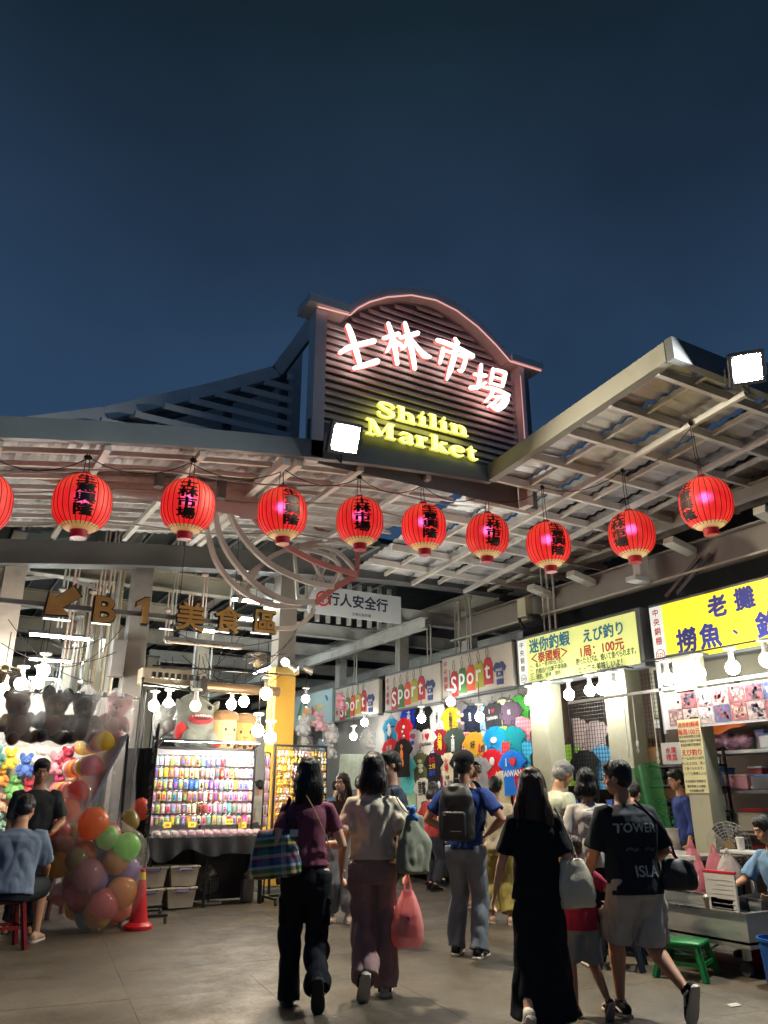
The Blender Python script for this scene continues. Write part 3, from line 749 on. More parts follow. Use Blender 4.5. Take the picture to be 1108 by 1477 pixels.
b = MB(); b.box((8.95, 7.75, 4.62), (.2, .14, .5), bev=.01); b.box((8.85, 7.75, 4.42), (.3, .2, .08), bev=.01); b.build('bracket', m_steel, up)
b = MB(); b.beam((9.0, 7.4, 4.1), (9.2, 6.9, 4.6), .05, .05); b.beam((9.0, 7.2, 4.1), (9.2, 6.7, 4.6), .05, .05); b.build('brace', m_steel_dk, up)
# small outdoor unit and camera above the sign row
ac = thing('junction_box', 'cream electric meter box and black security camera above the green shop sign', 'electric box', (8.9, 10.4, 4.1))
b = MB(); b.box((8.95, 10.45, 4.55), (.18, .22, .34), bev=.01); b.build('box', m_cream, ac)
b = MB(); b.cyl((8.75, 10.1, 4.3), (8.98, 10.15, 4.33), .06, 12); b.ball((8.75, 10.1, 4.3), .055); b.build('security_camera', m_black, ac, smooth=True)
b = MB(); b.tube([(8.93, 10.5, 4.2), (8.9, 10.55, 4.3), (8.93, 10.6, 4.4)], .03, 8); b.build('cable', m_wire, ac)
# ================================================================== LAMPS
m_paper_r = None
def lantern_mats():
    def paper(name, base, em, s, tr, noise_c=None):
        m = bpy.data.materials.new(name); m.use_nodes = True; nt = m.node_tree; n = nt.nodes; l = nt.links; b = n['Principled BSDF']
        b.inputs['Base Color'].default_value = (*base, 1); b.inputs['Roughness'].default_value = .6
        tc = n.new('ShaderNodeTexCoord'); nz = n.new('ShaderNodeTexNoise'); nz.inputs['Scale'].default_value = 9; nz.inputs['Detail'].default_value = 4
        l.new(tc.outputs['Object'], nz.inputs['Vector'])
        mx = n.new('ShaderNodeMixRGB'); mx.inputs[1].default_value = (*em, 1); mx.inputs[2].default_value = (*(noise_c or em), 1)
        mr = n.new('ShaderNodeMapRange'); mr.inputs[1].default_value = .42; mr.inputs[2].default_value = .75; l.new(nz.outputs['Fac'], mr.inputs[0]); l.new(mr.outputs[0], mx.inputs[0])
        sp = n.new('ShaderNodeSeparateXYZ'); l.new(tc.outputs['Object'], sp.inputs[0]); zr = n.new('ShaderNodeMapRange'); zr.inputs[1].default_value = .02; zr.inputs[2].default_value = .34; zr.inputs[4].default_value = .4; l.new(sp.outputs['Z'], zr.inputs[0])
        m3 = n.new('ShaderNodeMixRGB'); m3.inputs[2].default_value = (1.0, .16, .06, 1) if name.endswith('red') else (*em, 1); l.new(zr.outputs[0], m3.inputs[0]); l.new(mx.outputs[0], m3.inputs[1]); l.new(m3.outputs[0], b.inputs['Emission Color']); oi = n.new('ShaderNodeObjectInfo'); ov_ = n.new('ShaderNodeMapRange'); ov_.inputs[3].default_value = s * .82; ov_.inputs[4].default_value = s * 1.15; l.new(oi.outputs['Random'], ov_.inputs[0]); l.new(ov_.outputs[0], b.inputs['Emission Strength'])
        t = n.new('ShaderNodeBsdfRefraction'); t.inputs['Color'].default_value = (1, .55, .62, 1); t.inputs['Roughness'].default_value = .55; t.inputs['IOR'].default_value = 1.3
        ms = n.new('ShaderNodeMixShader'); ms.inputs[0].default_value = tr
        l.new(b.outputs[0], ms.inputs[1]); l.new(t.outputs[0], ms.inputs[2]); l.new(ms.outputs[0], n['Material Output'].inputs[0])
        return m
    red = paper('lantern_paper_red', (.50, .03, .02), (.72, .014, .016), .60, .13, (.85, .04, .025))
    cream = paper('lantern_paper_cream', (.6, .5, .25), (.50, .33, .12), .42, .05, (.55, .12, .04))
    return red, cream
mat_lr, mat_lc = lantern_mats()
m_ink = M('black_ink', (.006, .005, .005), rough=.6)
m_cap_red = M('lantern_cap_red', (.30, .012, .02), rough=.4, emit=(.5, .01, .03), es=.10)
m_bulb_pink = glow((1.0, .25, .75), 11)
LH, LR = .64, .30
def lant_r(z):                                   # z in -1..1
    return LR * (max(0.0, 1 - abs(z) ** 2.5) ** .5 * .72 + .28 * (1 - .55 * abs(z) ** 3))
NR = 26
def lantern_mesh():
    b = MB(); nz_ = 22; nu = NR * 4
    for k in range(nz_):
        z0 = -1 + 2 * k / nz_; z1 = -1 + 2 * (k + 1) / nz_
        b.cur = 1 if (z1 < -.78 or z0 > .9) else 0
        ring = []
        for z in (z0, z1):
            for j in range(nu):
                th = 2 * PI * j / nu; pl = 1 - .018 * (abs(math.sin(th * NR / 2)) < .3)
                r_ = lant_r(z) * pl; ring.append(V((r_ * math.cos(th), r_ * math.sin(th), z * LH / 2)))
        b.add(ring, [(j, (j + 1) % nu, (j + 1) % nu + nu, j + nu) for j in range(nu)])
    me = b.mesh('shade', True); me.materials.append(mat_lr); me.materials.append(mat_lc); return me
lm_shade = lantern_mesh()
b = MB()
for k in range(NR):
    th = 2 * PI * k / NR
    b.tube([(lant_r(z) * .992 * math.cos(th), lant_r(z) * .992 * math.sin(th), z * LH / 2) for z in [-1 + i / 7 for i in range(15)]], .0042, 4, caps=False)
lm_ribs = b.mesh('ribs'); lm_ribs.materials.append(M('lantern_rib', (.05, .006, .005), rough=.7))
b = MB(); b.lathe([(.02, -.08), (.078, -.08), (.085, -.07), (.085, -.012), (.09, 0), (.05, .01)], 20); lm_cap = b.mesh('cap', True, 40); lm_cap.materials.append(m_cap_red)
b = MB(); b.ball((0, 0, 0), .055, 12, 8); lm_bulb = b.mesh('bulb', True); lm_bulb.materials.append(m_bulb_pink)
def lantern_text(word, az, sc):
    b = MB(); step = .117
    for i, ch in enumerate(word):
        vs, fs = text_geo(ch, .122, .042)
        bm = bmesh.new(); bv = [bm.verts.new(v) for v in vs]
        for f in fs:
            try: bm.faces.new([bv[q] for q in f])
            except ValueError: pass
        bmesh.ops.triangulate(bm, faces=bm.faces[:])
        for _ in range(2):
            ed = [e_ for e_ in bm.edges if e_.calc_length() > .03]
            if ed: bmesh.ops.subdivide_edges(bm, edges=ed, cuts=1); bmesh.ops.triangulate(bm, faces=bm.faces[:])
        bm.verts.index_update(); out = []
        for v in bm.verts:
            z = v.co.y * .98 + (1.5 - i) * step + .016; zn = max(-.98, min(.98, z / (LH / 2)))
            r_ = lant_r(zn) + .004 + v.co.z * 2; a = az + v.co.x * 1.85 / lant_r(zn * .6)
            out.append(V((r_ * math.cos(a), r_ * math.sin(a), z)))
        b.add(out, [[v.index for v in f.verts] for f in bm.faces]); bm.free()
    me = b.mesh('characters'); me.materials.append(m_ink); return me
LPX = [(-29, 726, 0, 0, None), (120, 726, 1, 2, None), (270, 731, 0, -2, None), (410, 741, 1, 14, None), (520, 752, 0, 4, None), (612, 761, 1, 11, None), (701, 773, 0, 11, None),
       (792, 786, 1, 17, (7.03, 7.63)), (912, 771, 0, -19, (7.68, 6.73)), (1020, 727, 1, -26, (7.56, 5.46))]
for i, (px, py, w, dx, xy) in enumerate(LPX):
    if xy is None: c = atY(px, py, 8.2)
    else:
        d = ray(px, py); k = (V(xy).length) / d.xy.length; c = CAM + d * k
    word = ('士林市場', '生意興隆')[w]
    lab = 'red paper lantern with black characters, %s in the row from the left photo edge' % ORD[i]
    t = thing('paper_lantern', lab, 'lantern', c - V((0, 0, LH / 2 + .08)), 0, 'red lanterns strung along the canopy')
    base = V((0, 0, LH / 2 + .08)); t.rotation_euler = (R(random.Random(i).uniform(-3, 3)), R(random.Random(i + 40).uniform(-3, 3)), 0); L = lambda z: Matrix.Translation(V((0, 0, z)))
    put('shade', lm_shade, t, None, L(base.z)); put('ribs', lm_ribs, t, None, L(base.z))
    put('cap', lm_cap, t, None, L(base.z - LH / 2 + .01)); put('cap', lm_cap, t, None, Matrix.Translation(V((0, 0, base.z + LH / 2 - .012))) @ Matrix.Rotation(PI, 4, 'X') @ Matrix.Scale(.62, 4))
    put('bulb', lm_bulb, t, None, L(base.z + .06))
    tocam = V((CAM.x - c.x, CAM.y - c.y, 0)).normalized(); rt = V((-tocam.y, tocam.x, 0)); al = math.asin(max(-.9, min(.9, dx / 35)))
    dv = tocam * math.cos(al) + rt * math.sin(al)
    put('characters', lantern_text(word, math.atan2(dv.y, dv.x), 1), t, None, L(base.z))
    zt = (zf(c.x) - .05 if xy is None else zs(c.y) - .06) - c.z + base.z
    b = MB()
    for s_ in (-.03, .03): b.tube([V((s_, 0, base.z + LH / 2 - .03)), V((s_ * .8, .01, (base.z + LH / 2 + zt) / 2)), V((s_ * .4, 0, zt + .05))], .0045, 5)
    b.ball((0, 0, zt), (.045, .02, .03), 8, 5); b.build('hanger', m_wire, t, local=Matrix.Identity(4))

lc_ = []
for i, (px, py, w, dx, xy) in enumerate(LPX):
    c = atY(px, py, 8.2) if xy is None else CAM + ray(px, py) * (V(xy).length / ray(px, py).xy.length)
    lc_.append(V((c.x, c.y + .03, (zf(c.x) if xy is None else zs(c.y)) - .06)))
b = MB(); pts = []
for p, q in zip(lc_[:-1], lc_[1:]): pts += [p.lerp(q, k / 6) - V((0, 0, .16 * 4 * (k / 6) * (1 - k / 6))) for k in range(6)]
b.tube(pts + [lc_[-1]], .006, 5); tag(b.build('lantern_cable', m_wire), 'thin black cable sagging from lantern to lantern', 'cable')
# ---- floodlights
def floodlight(label, c, aim, w, h, power, mast, tint):
    c = V(c); t = thing('floodlight', label, 'floodlight', c)
    f = V(aim).normalized(); rt = f.cross(V((0, 0, 1))).normalized(); u = rt.cross(f).normalized()
    m = Matrix((rt, u, -f)).transposed().to_4x4(); m.translation = c
    def P(b, name, mat): return b.build(name, mat, t, smooth=True, ang=30, local=WM[t].inverted() @ m)
    b = MB(); b.box((0, 0, .04), (w + .09, h + .09, .09), bev=.02); P(b, 'housing', M('flood_housing', (.05, .05, .055), rough=.45, var=.1))
    b = MB()
    for k in range(7): b.box((-(w / 2) + k * w / 6, 0, .10), (.008, h * .9, .05))
    P(b, 'cooling_fin', M('flood_fin', (.07, .07, .075), rough=.45))
    b = MB()
    for sx in (-1, 1):
        b.box((sx * (w / 2 + .025), 0, -.012), (.035, h + .08, .02)); b.box((0, sx * (h / 2 + .025), -.012), (w + .014, .035, .02))
    P(b, 'bezel', M('flood_bezel', (.25, .25, .26), rough=.4))
    b = MB(); rr = .05; b.add([(sx * (w / 2 - rr) + rr * math.cos(a0 + k * PI / 8), sy * (h / 2 - rr) + rr * math.sin(a0 + k * PI / 8), -.008) for sx, sy, a0 in ((1, 1, 0), (-1, 1, PI / 2), (-1, -1, PI), (1, -1, PI * 1.5)) for k in range(5)], [tuple(range(19, -1, -1))])
    P(b, 'led_panel', glow(tint, power))
    b = MB()
    for sx in (-1, 1): b.box((sx * (w / 2 + .075), -h * .25, .05), (.012, h * .7, .035))
    b.box((0, -h * .6, .05), (w + .162, .012, .035)); P(b, 'yoke', m_chrome)
    b = MB(); b.tube([c - f * .05 - u * h * .6, c - f * .05 - u * h * .6 + V((0, 0, -.12)), V(mast)], .014, 6); b.build('cable', m_wire, t)
    return t
FLP = (1500.0, 2300.0)
floodlight('glaring square floodlight on the fascia below the Shilin Market letters', atY(498, 632, 7.55), (-.10, -.78, -.42), .31, .31, FLP[0], (3.86, 7.9, 5.35), (1.0, .87, .64))
floodlight('glaring floodlight on the corner of the shop row canopy', atY(1077, 531, 4.28), (-.66, -.58, -.48), .27, .27, FLP[1], (7.1, 4.6, 5.85), (.97, 1.0, .94))

# ---- bulbs
b = MB(); b.ball((0, 0, 0), (.082, .082, .086), 14, 9); bm_glass = b.mesh('glass', True); bm_glass.materials.append(glow((1.0, .99, .92), 60))
b = MB(); b.lathe([(.058, .035), (.05, .075), (.034, .12), (.03, .15)], 14); bm_neck = b.mesh('neck', True, 40); bm_neck.materials.append(M('bulb_neck', (.75, .75, .72), rough=.4))
b = MB(); b.lathe([(.032, .15), (.034, .19), (.03, .2), (.075, .215), (.08, .235), (.06, .245)], 14); bm_sock = b.mesh('socket', True, 40); bm_sock.materials.append(M('bulb_socket', (.62, .62, .6), rough=.5))
m_bw = glow((1.0, .70, .34), 130); m_bc = glow((.95, .98, 1.0), 170); m_bn = glow((1.0, .95, .82), 190)
def bulb(label, p, group, scale=1.0, mat=None, cord=.0):
    t = thing('light_bulb', label, 'light bulb', p, 0, group); t.scale = (scale,) * 3
    WM[t] = Matrix.Translation(V(p)) @ Matrix.Scale(scale, 4)
    put('glass', bm_glass, t, mat, Matrix.Identity(4)); put('neck', bm_neck, t, None, Matrix.Identity(4)); put('socket', bm_sock, t, None, Matrix.Identity(4))
    if cord:
        b = MB(); b.cyl((0, 0, .24), (0, 0, .24 + cord), .006, 6); b.build('cord', m_wire, t, local=Matrix.Identity(4))
    return t
for i, (px, py) in enumerate(((764, 1010), (776, 1006), (791, 1004), (821, 1002), (851, 996), (868, 994), (886, 991))):
    bulb('lit bulb under the green shrimp sign, %s from its left end' % ORD[i], atX(px, py, 8.6), 'bulbs under the green sign')
for i, (px, py) in enumerate(((963, 979), (1008, 971), (1057, 963), (1106, 952))):
    bulb('lit bulb under the yellow sign, %s from its left end' % ORD[i], atX(px, py, 8.25), 'bulbs under the yellow sign')
for i, (px, py, X, lab) in enumerate(((650, 1012, 8.55, 'lit bulb hanging at the corner between the two big Sport signs'), (608, 1036, 8.5, 'lit bulb hanging in front of the black heart T-shirt'), (692, 1034, 8.5, 'lit bulb hanging in front of the pale blue T-shirt'),
                                      (510, 1062, 8.5, 'lit bulb hanging before the farthest Sport sign'), (526, 1042, 8.6, 'small lit bulb just above its neighbour by the far clothes'), (441, 1008, 7.0, 'round lit bulb right of the yellow column'))):
    bulb(lab, atX(px, py, X), 'bulbs over the clothes stalls', cord=.35)
for i, (px, py, Y, lab, mt) in enumerate(((63, 967, 11.6, 'lit bulb above the plush toys, topmost of three', m_bc), (30, 986, 11.6, 'lit bulb above the plush toys, leftmost of three', None), (55, 985, 11.8, 'lit bulb above the plush toys, between its two neighbours', None), (3, 992, 11.4, 'warm lit bulb at the left photo edge above the plush toys', m_bw),
                                          (243, 1016, 12.4, 'lit bulb left of the shark plush', None), (282, 1018, 11.2, 'cream bulb with a weak painted glow hanging before the shark plush', 'off'), (334, 1016, 12.6, 'white lit bulb above the cup plush pair', m_bc), (352, 1012, 12.2, 'warm lit bulb above the cup plush pair', m_bw),
                                          (384, 1000, 10.55, 'warm lit bulb left of the yellow column', m_bw), (372, 1054, 10.6, 'lit bulb beside the second cup plush', None), (390, 1064, 10.6, 'small lit bulb at the foot of the yellow column', None), (222, 1018, 12.8, 'small lit bulb behind the tall black rack', None))):
    mt = mt or m_bn
    if mt == 'off': mt = glow((1.0, .85, .55), 1.2)  # unlit bulb: its cream brightness is a weak emission in the glass material
    bulb(lab, atY(px, py, Y), 'bulbs over the toy stalls', cord=.5, mat=mt)

for X_, z_, ya_, yb_, lab in ((8.6, 3.135, 7.9, 10.4, 'thin black lamp rail below the green shrimp sign'), (8.25, 3.09, 4.6, 7.3, 'thin black lamp rail below the yellow sign')):
    b = MB(); b.beam((X_, ya_, z_), (X_, yb_, z_), .02, .02); b.beam((X_, ya_ + .1, z_), (8.85, ya_ + .1, z_ + .01), .015, .015); b.beam((X_, yb_ - .1, z_), (8.85, yb_ - .1, z_ + .01), .015, .015); tag(b.build('lamp_rail', m_black), lab, 'rail')
# ---- fluorescent battens in the hall
def batten(label, a, b_, strength=75, mat=None):
    a = V(a); b_ = V(b_); c = (a + b_) / 2; d = (b_ - a); t = thing('tube_light', label, 'tube light', c, 0, 'tube lights in the hall')
    q = MB(); q.beam(a + V((0, 0, .05)), b_ + V((0, 0, .05)), .11, .05); q.build('housing', m_steel_dk, t)
    q = MB(); q.cyl(a + d * .02, b_ - d * .02, .022, 8); q.build('tube', mat or glow((.92, 1.0, .95), strength), t)
    q = MB()
    for f in (.15, .85): p = a + d * f; q.cyl(p + V((0, 0, .07)), V((p.x, p.y, 5.9)), .006, 5)
    q.build('hanger', m_wire, t)
TL = [((42, 913), (167, 928), 4.2), ((40, 951), (145, 958), 4.2), ((40, 978), (126, 983), 4.2), ((336, 864), (404, 874), 4.6), ((344, 891), (371, 896), 4.6), ((284, 908), (308, 912), 4.6), ((266, 924), (284, 927), 4.6)]
for i, (p, q, z) in enumerate(TL):
    pa = atZ(*p, z); pb = atZ(*q, z); ym = (pa.y + pb.y) / 2
    batten('lit fluorescent tube seen behind the B1 letters, %s' % ('left aisle, %s from the top' % ORD[i] if i < 3 else 'right aisle, %s from the top' % ORD[i - 3]), (pa.x, ym, z), (pb.x, ym, z))
for i, (x, y) in enumerate(((7.0, 18), (7.0, 22), (7.0, 27))):
    batten('lit tube over the street, %s from the camera' % ORD[i], (x, y - .7, 4.3), (x, y + .7, 4.3))
pa = atY(236, 925, 11.9); pb = atY(350, 938, 11.9)
batten('unlit long tube lamp hanging below the B1 sign', (pa.x, 11.9, pa.z), (pb.x, 11.9, pa.z), mat=M('tube_unlit', (.7, .62, .55), rough=.3))
pa = atX(420, 1003, 8.3); pb = atX(497, 985, 8.3)
# ================================================================== SHOP ROW (faces -X)
def sheet_box(b, X, y0, y1, z0, z1, t=.1): return b.span((X, y0, z0), (X + t, y1, z1))
def lightbox_mat(name, c, s):
    m = M(name, c, rough=.35, emit=c, es=s); return m
def decal(t, name, items, mat):
    b = MB()
    for it in items: text_on(b, *it[:1], **it[1])
    return b.build(name, mat, t)
# -- Sport signs
m_beige = M('sign_board_beige', (.50, .46, .40), rough=.6, var=.08, scale=3, dirt=.25)
TAGC = [S(175, 40, 50), S(70, 115, 60), S(215, 75, 45), S(165, 160, 60), S(180, 45, 55)]
def sport_sign(label, ya, yb_, zb0, zt, strip=True, far=False):
    # ya: near (right) end, yb_: far (left) end
    t = thing('sport_sign', label, 'shop sign', (8.85, (ya + yb_) / 2, zb0), 0, 'Sport signs')
    b = MB(); b.box((8.86, (ya + yb_) / 2, (zb0 + zt) / 2), (.1, yb_ - ya, zt - zb0), bev=.006); b.build('board', m_beige, t)
    b = MB()
    for z in (zb0 - .02, zt + .02): b.box((8.86, (ya + yb_) / 2, z), (.13, yb_ - ya + .02, .035))
    b.build('rail', m_steel_dk, t)
    L = yb_ - ya; h = zt - zb0; f = L / 2.2
    for i, ch in enumerate('Sport'):
        yc = yb_ - (.42 + i * .27) * f; zc = zb0 + h * (.30 + .035 * i); w = .137 * f; hh = .235
        poly = [(-w, -hh), (w, -hh), (w, hh * .55), (w * .55, hh * 1.05), (-w * .55, hh * 1.05), (-w, hh * .55)]
        b = MB(); b.prism(poly, (8.80 - .004 * (i % 2), yc, zc), SX, FZ, .02)
        o = b.build('price_tag', plastic(TAGC[i], .6), t)
        b = MB(); b.tube([(8.785, yc - .02, zc + hh * .85), (8.785, yc - .05, zc + hh * 1.5), (8.785, yc - .02, zc + hh * 1.95), (8.785, yc + .03, zc + hh * 1.5), (8.785, yc - .01, zc + hh * .85)], .006, 5); b.build('string', M('tag_string', (.16, .15, .14)), o)
        b = MB(); text_on(b, ch, (8.79, yc, zc - .01), SX, FZ, .44, .014); b.build('letter', M('white_print', (.8, .8, .78), rough=.6), o)
    yc = yb_ - 1.84 * f; zc = zb0 + h * .34
    b = MB(); b.prism([(-.09, -.2), (.09, -.2), (.09, .07), (.14, .03), (.19, .1), (.1, .2), (.04, .2), (0, .17), (-.04, .2), (-.1, .2), (-.19, .1), (-.14, .03), (-.09, .07)], (8.793, yc, zc), SX, FZ, .012)
    o = b.build('shirt_emblem', plastic(S(50, 60, 110), .6), t)
    b = MB()
    for k, w in enumerate(('MADE', 'IN', 'TAIWAN')): text_on(b, w, (8.792, yc, zc + .06 - k * .07), SX, FZ, .07, .01)
    b.build('lettering', M('white_print', (.8, .8, .78)), o)
    if strip:
        b = MB()
        for k, w in enumerate('中央鋼棚'): text_on(b, w, (8.806, yb_ - .12, zt - .12 - k * .15), SX, FZ, .13, .02)
        b.build('lettering', M('red_print', S(170, 40, 45)), t)
sport_sign('beige Sport shop sign with five price tags, beside the green shrimp sign', 10.72, 12.92, 3.20, 3.98)
sport_sign('beige Sport shop sign, middle one of the three', 13.0, 15.2, 3.16, 3.92)
sport_sign('beige Sport shop sign, farthest down the street', 15.5, 17.7, 3.14, 3.9)
# far light blue board beyond
t = thing('cartoon_sign', 'pale blue shop board with brush doodles farthest down the shop row', 'shop sign', (8.86, 20, 3.2))
b = MB(); b.box((8.86, 20.1, 3.55), (.1, 4.4, .85), bev=.006); b.build('board', M('sign_board_blue', S(170, 195, 200), rough=.5, var=.06), t)
rd = random.Random(5)
for k in range(9):
    y = 18.1 + k * .46; b = MB(); pts = [(8.80, y + rd.uniform(-.2, .2), 3.25 + rd.random() * .6) for _ in range(3)]
    b.tube(pts, .03, 5); b.build('doodle', plastic([S(60, 120, 180), S(230, 190, 60), S(210, 80, 60), S(70, 90, 100), S(90, 170, 120)][k % 5]), t)

# -- green shrimp sign
m_lbg = lightbox_mat('lightbox_green', S(214, 222, 135), .45)
gs = thing('shrimp_sign', 'pale green lightbox sign for mini shrimp fishing, 100 per round', 'shop sign', (8.85, 9.2, 3.15))
b = MB(); b.box((8.92, 9.17, 3.57), (.22, 2.84, .86), bev=.008); b.build('case', m_steel_dk, gs)
b = MB(); b.span((8.796, 7.83, 3.19), (8.806, 10.30, 3.95)); b.build('face', m_lbg, gs)
b = MB(); b.span((8.796, 10.305, 3.19), (8.806, 10.53, 3.95)); b.build('side_strip', lightbox_mat('lightbox_white', S(215, 222, 215), .5), gs)
Q = lambda y, z: (8.792, y, z)
b = MB()
text_on(b, '迷你釣蝦', Q(9.72, 3.80), SX, FZ, .25, .03); text_on(b, 'えび釣り', Q(8.50, 3.76), SX, FZ, .225, .03)
b.build('lettering', M('blue_print', S(50, 130, 160)), gs)
b = MB()
text_on(b, '＜泰國蝦＞', Q(9.74, 3.585), SX, FZ, .185, .03); text_on(b, '1局：100元', Q(8.55, 3.52), SX, FZ, .19, .03, sx=1.0)
b.build('lettering', M('red_print2', S(190, 70, 50)), gs)
b = MB()
for k, w in enumerate(('一、每人一局100元(7支)。', '二、釣蝦自行拉斷不得換新。', '三、現釣、現烤、現吃。')): text_on(b, w, Q(10.24, 3.46 - k * .095), SX, FZ, .095, .015, align='LEFT', sx=.80)
text_on(b, '釣ったえびは、焼いて食べられます。', Q(8.50, 3.385), SX, FZ, .115, .018, sx=.66); text_on(b, 'とっても美味しいよ！', Q(8.62, 3.255), SX, FZ, .125, .02, sx=.80)
b.build('lettering', M('dark_print', (.02, .03, .03)), gs)
b = MB()
for k, w in enumerate('中央銅棚'): text_on(b, w, Q(10.42, 3.86 - k * .135), SX, FZ, .11, .015)
text_on(b, '224', Q(10.42, 3.28), SX, FZ, .07, .01); b.build('lettering', M('grey_print', S(140, 100, 100)), gs)
b = MB(); b.tube([Q(10.42 + .07 * math.cos(a), 3.28 + .07 * math.sin(a)) for a in [2 * PI * k / 20 for k in range(20)]], .005, 4, closed=True); b.build('ring', M('grey_print', S(140, 100, 100)), gs)
# -- yellow sign
m_lby = lightbox_mat('lightbox_yellow', S(238, 224, 50), .58)
ys = thing('fish_game_sign', 'bright yellow lightbox sign with blue characters at the right photo edge', 'shop sign', (8.85, 6.4, 3.15))
b = MB(); b.box((8.92, 6.05, 3.54), (.22, 3.06, .88), bev=.008); b.build('case', m_steel_dk, ys)
b = MB(); b.span((8.796, 4.55, 3.14), (8.806, 7.34, 3.94)); b.build('face', m_lby, ys)
b = MB(); b.span((8.796, 7.345, 3.14), (8.806, 7.56, 3.94)); b.build('side_strip', lightbox_mat('lightbox_white', S(215, 222, 215), .5), ys)
b = MB()
text_on(b, '老', Q(6.43, 3.745), SX, FZ, .30, .04); text_on(b, '攤', Q(6.02, 3.76), SX, FZ, .30, .035)
for k, w in enumerate('撈魚、釣'): text_on(b, w, Q((6.98, 6.60, 6.22, 5.76)[k], (3.38, 3.38, 3.36, 3.38)[k]), SX, FZ, .34 if w != '、' else .22, .035)
b.build('lettering', M('blue_print2', S(38, 48, 150)), ys)
b = MB()
for k, w in enumerate('中央銅棚'): text_on(b, w, Q(7.45, 3.85 - k * .135), SX, FZ, .115, .018)
text_on(b, '225', Q(7.45, 3.25), SX, FZ, .075, .012); b.tube([Q(7.45 + .075 * math.cos(a), 3.25 + .075 * math.sin(a)) for a in [2 * PI * k / 20 for k in range(20)]], .006, 4, closed=True)
b.build('lettering', M('red_print3', S(205, 40, 50)), ys)

# -- shop walls and columns
rw = MB(); rw.span((9.16, 10.5, 0), (9.26, 18.2, 3.2)); o = rw.build('clothes_shop_wall', M('wall_white', (.30, .29, .27), rough=.7, var=.1, dirt=.3)); o['kind'] = 'structure'; o['label'] = 'pale wall behind the hanging T-shirts'
rw = MB(); rw.span((10.6, 3.0, 0), (10.7, 10.45, 4.0)); rw.span((9.3, 10.42, 0), (10.6, 10.5, 4.0)); o = rw.build('shop_back_wall', M('wall_brown', (.13, .085, .06), rough=.65, var=.15, scale=4, stretch=(1, 1, 6), dirt=.3)); o['kind'] = 'structure'; o['label'] = 'brown board wall at the back of the fish game stall'
rw = MB(); rw.span((9.4, 18.2, 0), (9.5, 33, 4.0)); o = rw.build('far_shop_wall', M('wall_white', (.30, .29, .27))); o['kind'] = 'structure'; o['label'] = 'pale wall of the far shops along the street'
column('shop_column', 'cream square column right of the hanging T-shirts', 8.78, 9.1, 9.86, 10.3, 3.15, m_cream)
column('shop_column', 'cream square column right of the wire mesh with plaid shirts', 8.78, 9.1, 8.14, 8.58, 3.15, m_cream)
c3 = column('shop_column', 'cream column carrying the tall paper notice', 8.4, 8.66, 6.65, 6.95, 3.1, m_cream)
# notice on the column
nt_ = thing('paper_notice', 'tall yellowed paper notice with red and black lines on the cream column', 'notice', (8.39, 6.8, 1.5))
b = MB(); b.span((8.376, 6.63, 1.42), (8.390, 6.97, 2.30)); b.build('sheet', M('paper_yellow', S(228, 220, 170), rough=.8, var=.06), nt_)
P_ = lambda y, z: (8.374, y, z)
b = MB(); text_on(b, '迷你釣蝦場', P_(6.8, 2.24), SX, FZ, .065, .02); text_on(b, '每局100元', P_(6.8, 2.15), SX, FZ, .075, .02); text_on(b, 'えび釣り', P_(6.8, 1.90), SX, FZ, .08, .02); b.build('lettering', M('red_print3', S(205, 40, 50)), nt_)
b = MB()
for k, (w, s_, z) in enumerate((('每次使用時間五分鐘', .036, 2.09), ('釣蝦自行拉斷不得換', .036, 2.04), ('釣起的蝦可現場烤', .038, 1.99), ('ゲームは大小100円', .04, 1.83), ('釣ったえびは、焼い', .04, 1.77), ('て食べられます。', .04, 1.71), ('とっても美味しいよ', .04, 1.65), ('本店謝絕外食謝謝您', .034, 1.56), ('請勿踩踏小心滑倒', .034, 1.50), ('中央銅棚225號', .034, 1.45))): text_on(b, w, P_(6.8, z), SX, FZ, s_, .012)
b.build('lettering', M('dark_print', (.02, .03, .03)), nt_)
# photo banner
pb = thing('photo_banner', 'white banner printed with small photographs under the yellow sign', 'banner', (8.4, 6.4, 2.2))
b = MB(); b.span((8.40, 4.6, 2.20), (8.425, 7.2, 2.66)); b.build('sheet', M('banner_white', S(225, 228, 238), rough=.5, emit=S(225, 228, 240), es=.0), pb)
rd = random.Random(11)
for r_ in range(2):
    for k in range(11):
        y = 7.10 - k * .232; 
        c = rd.choice([S(165, 130, 130), S(105, 105, 140), S(180, 160, 160), S(130, 95, 105), S(80, 90, 135), S(195, 175, 168), S(150, 85, 92)])
        b = MB(); b.span((8.393, y - .222, 2.235 + r_ * .205), (8.3985, y, 2.432 + r_ * .205)); o = b.build('photo_print', M('photo_' + cname(c), c, rough=.4, var=.75, scale=18), pb)
        b = MB()
        for q in range(15):
            yy = y - .03 - rd.random() * .17; zz = 2.245 + r_ * .205 + rd.random() * .15
            b.span((8.3915, yy - .012 - rd.random() * .02, zz), (8.3925, yy + .012, zz + .02 + rd.random() * .03))
        b.build('photo_figures', M('photo_fig_%d' % (k % 4), [(.6, .45, .38), (.05, .05, .08), (.7, .7, .75), (.35, .1, .12)][k % 4]), o)
fr = thing('banner_frame', 'white slotted angle frame holding the photo banner and bulbs', 'frame', (8.45, 6, 2.2))
b = MB(); b.span((8.43, 4.5, 2.70), (8.47, 9.0, 2.74)); b.build('top_rail', M('white_angle', S(200, 200, 195), rough=.5, var=.1, dirt=.3), fr)
b = MB(); b.span((8.43, 7.2, 2.15), (8.47, 7.245, 3.1)); b.build('upright', M('white_angle', S(200, 200, 195)), fr)
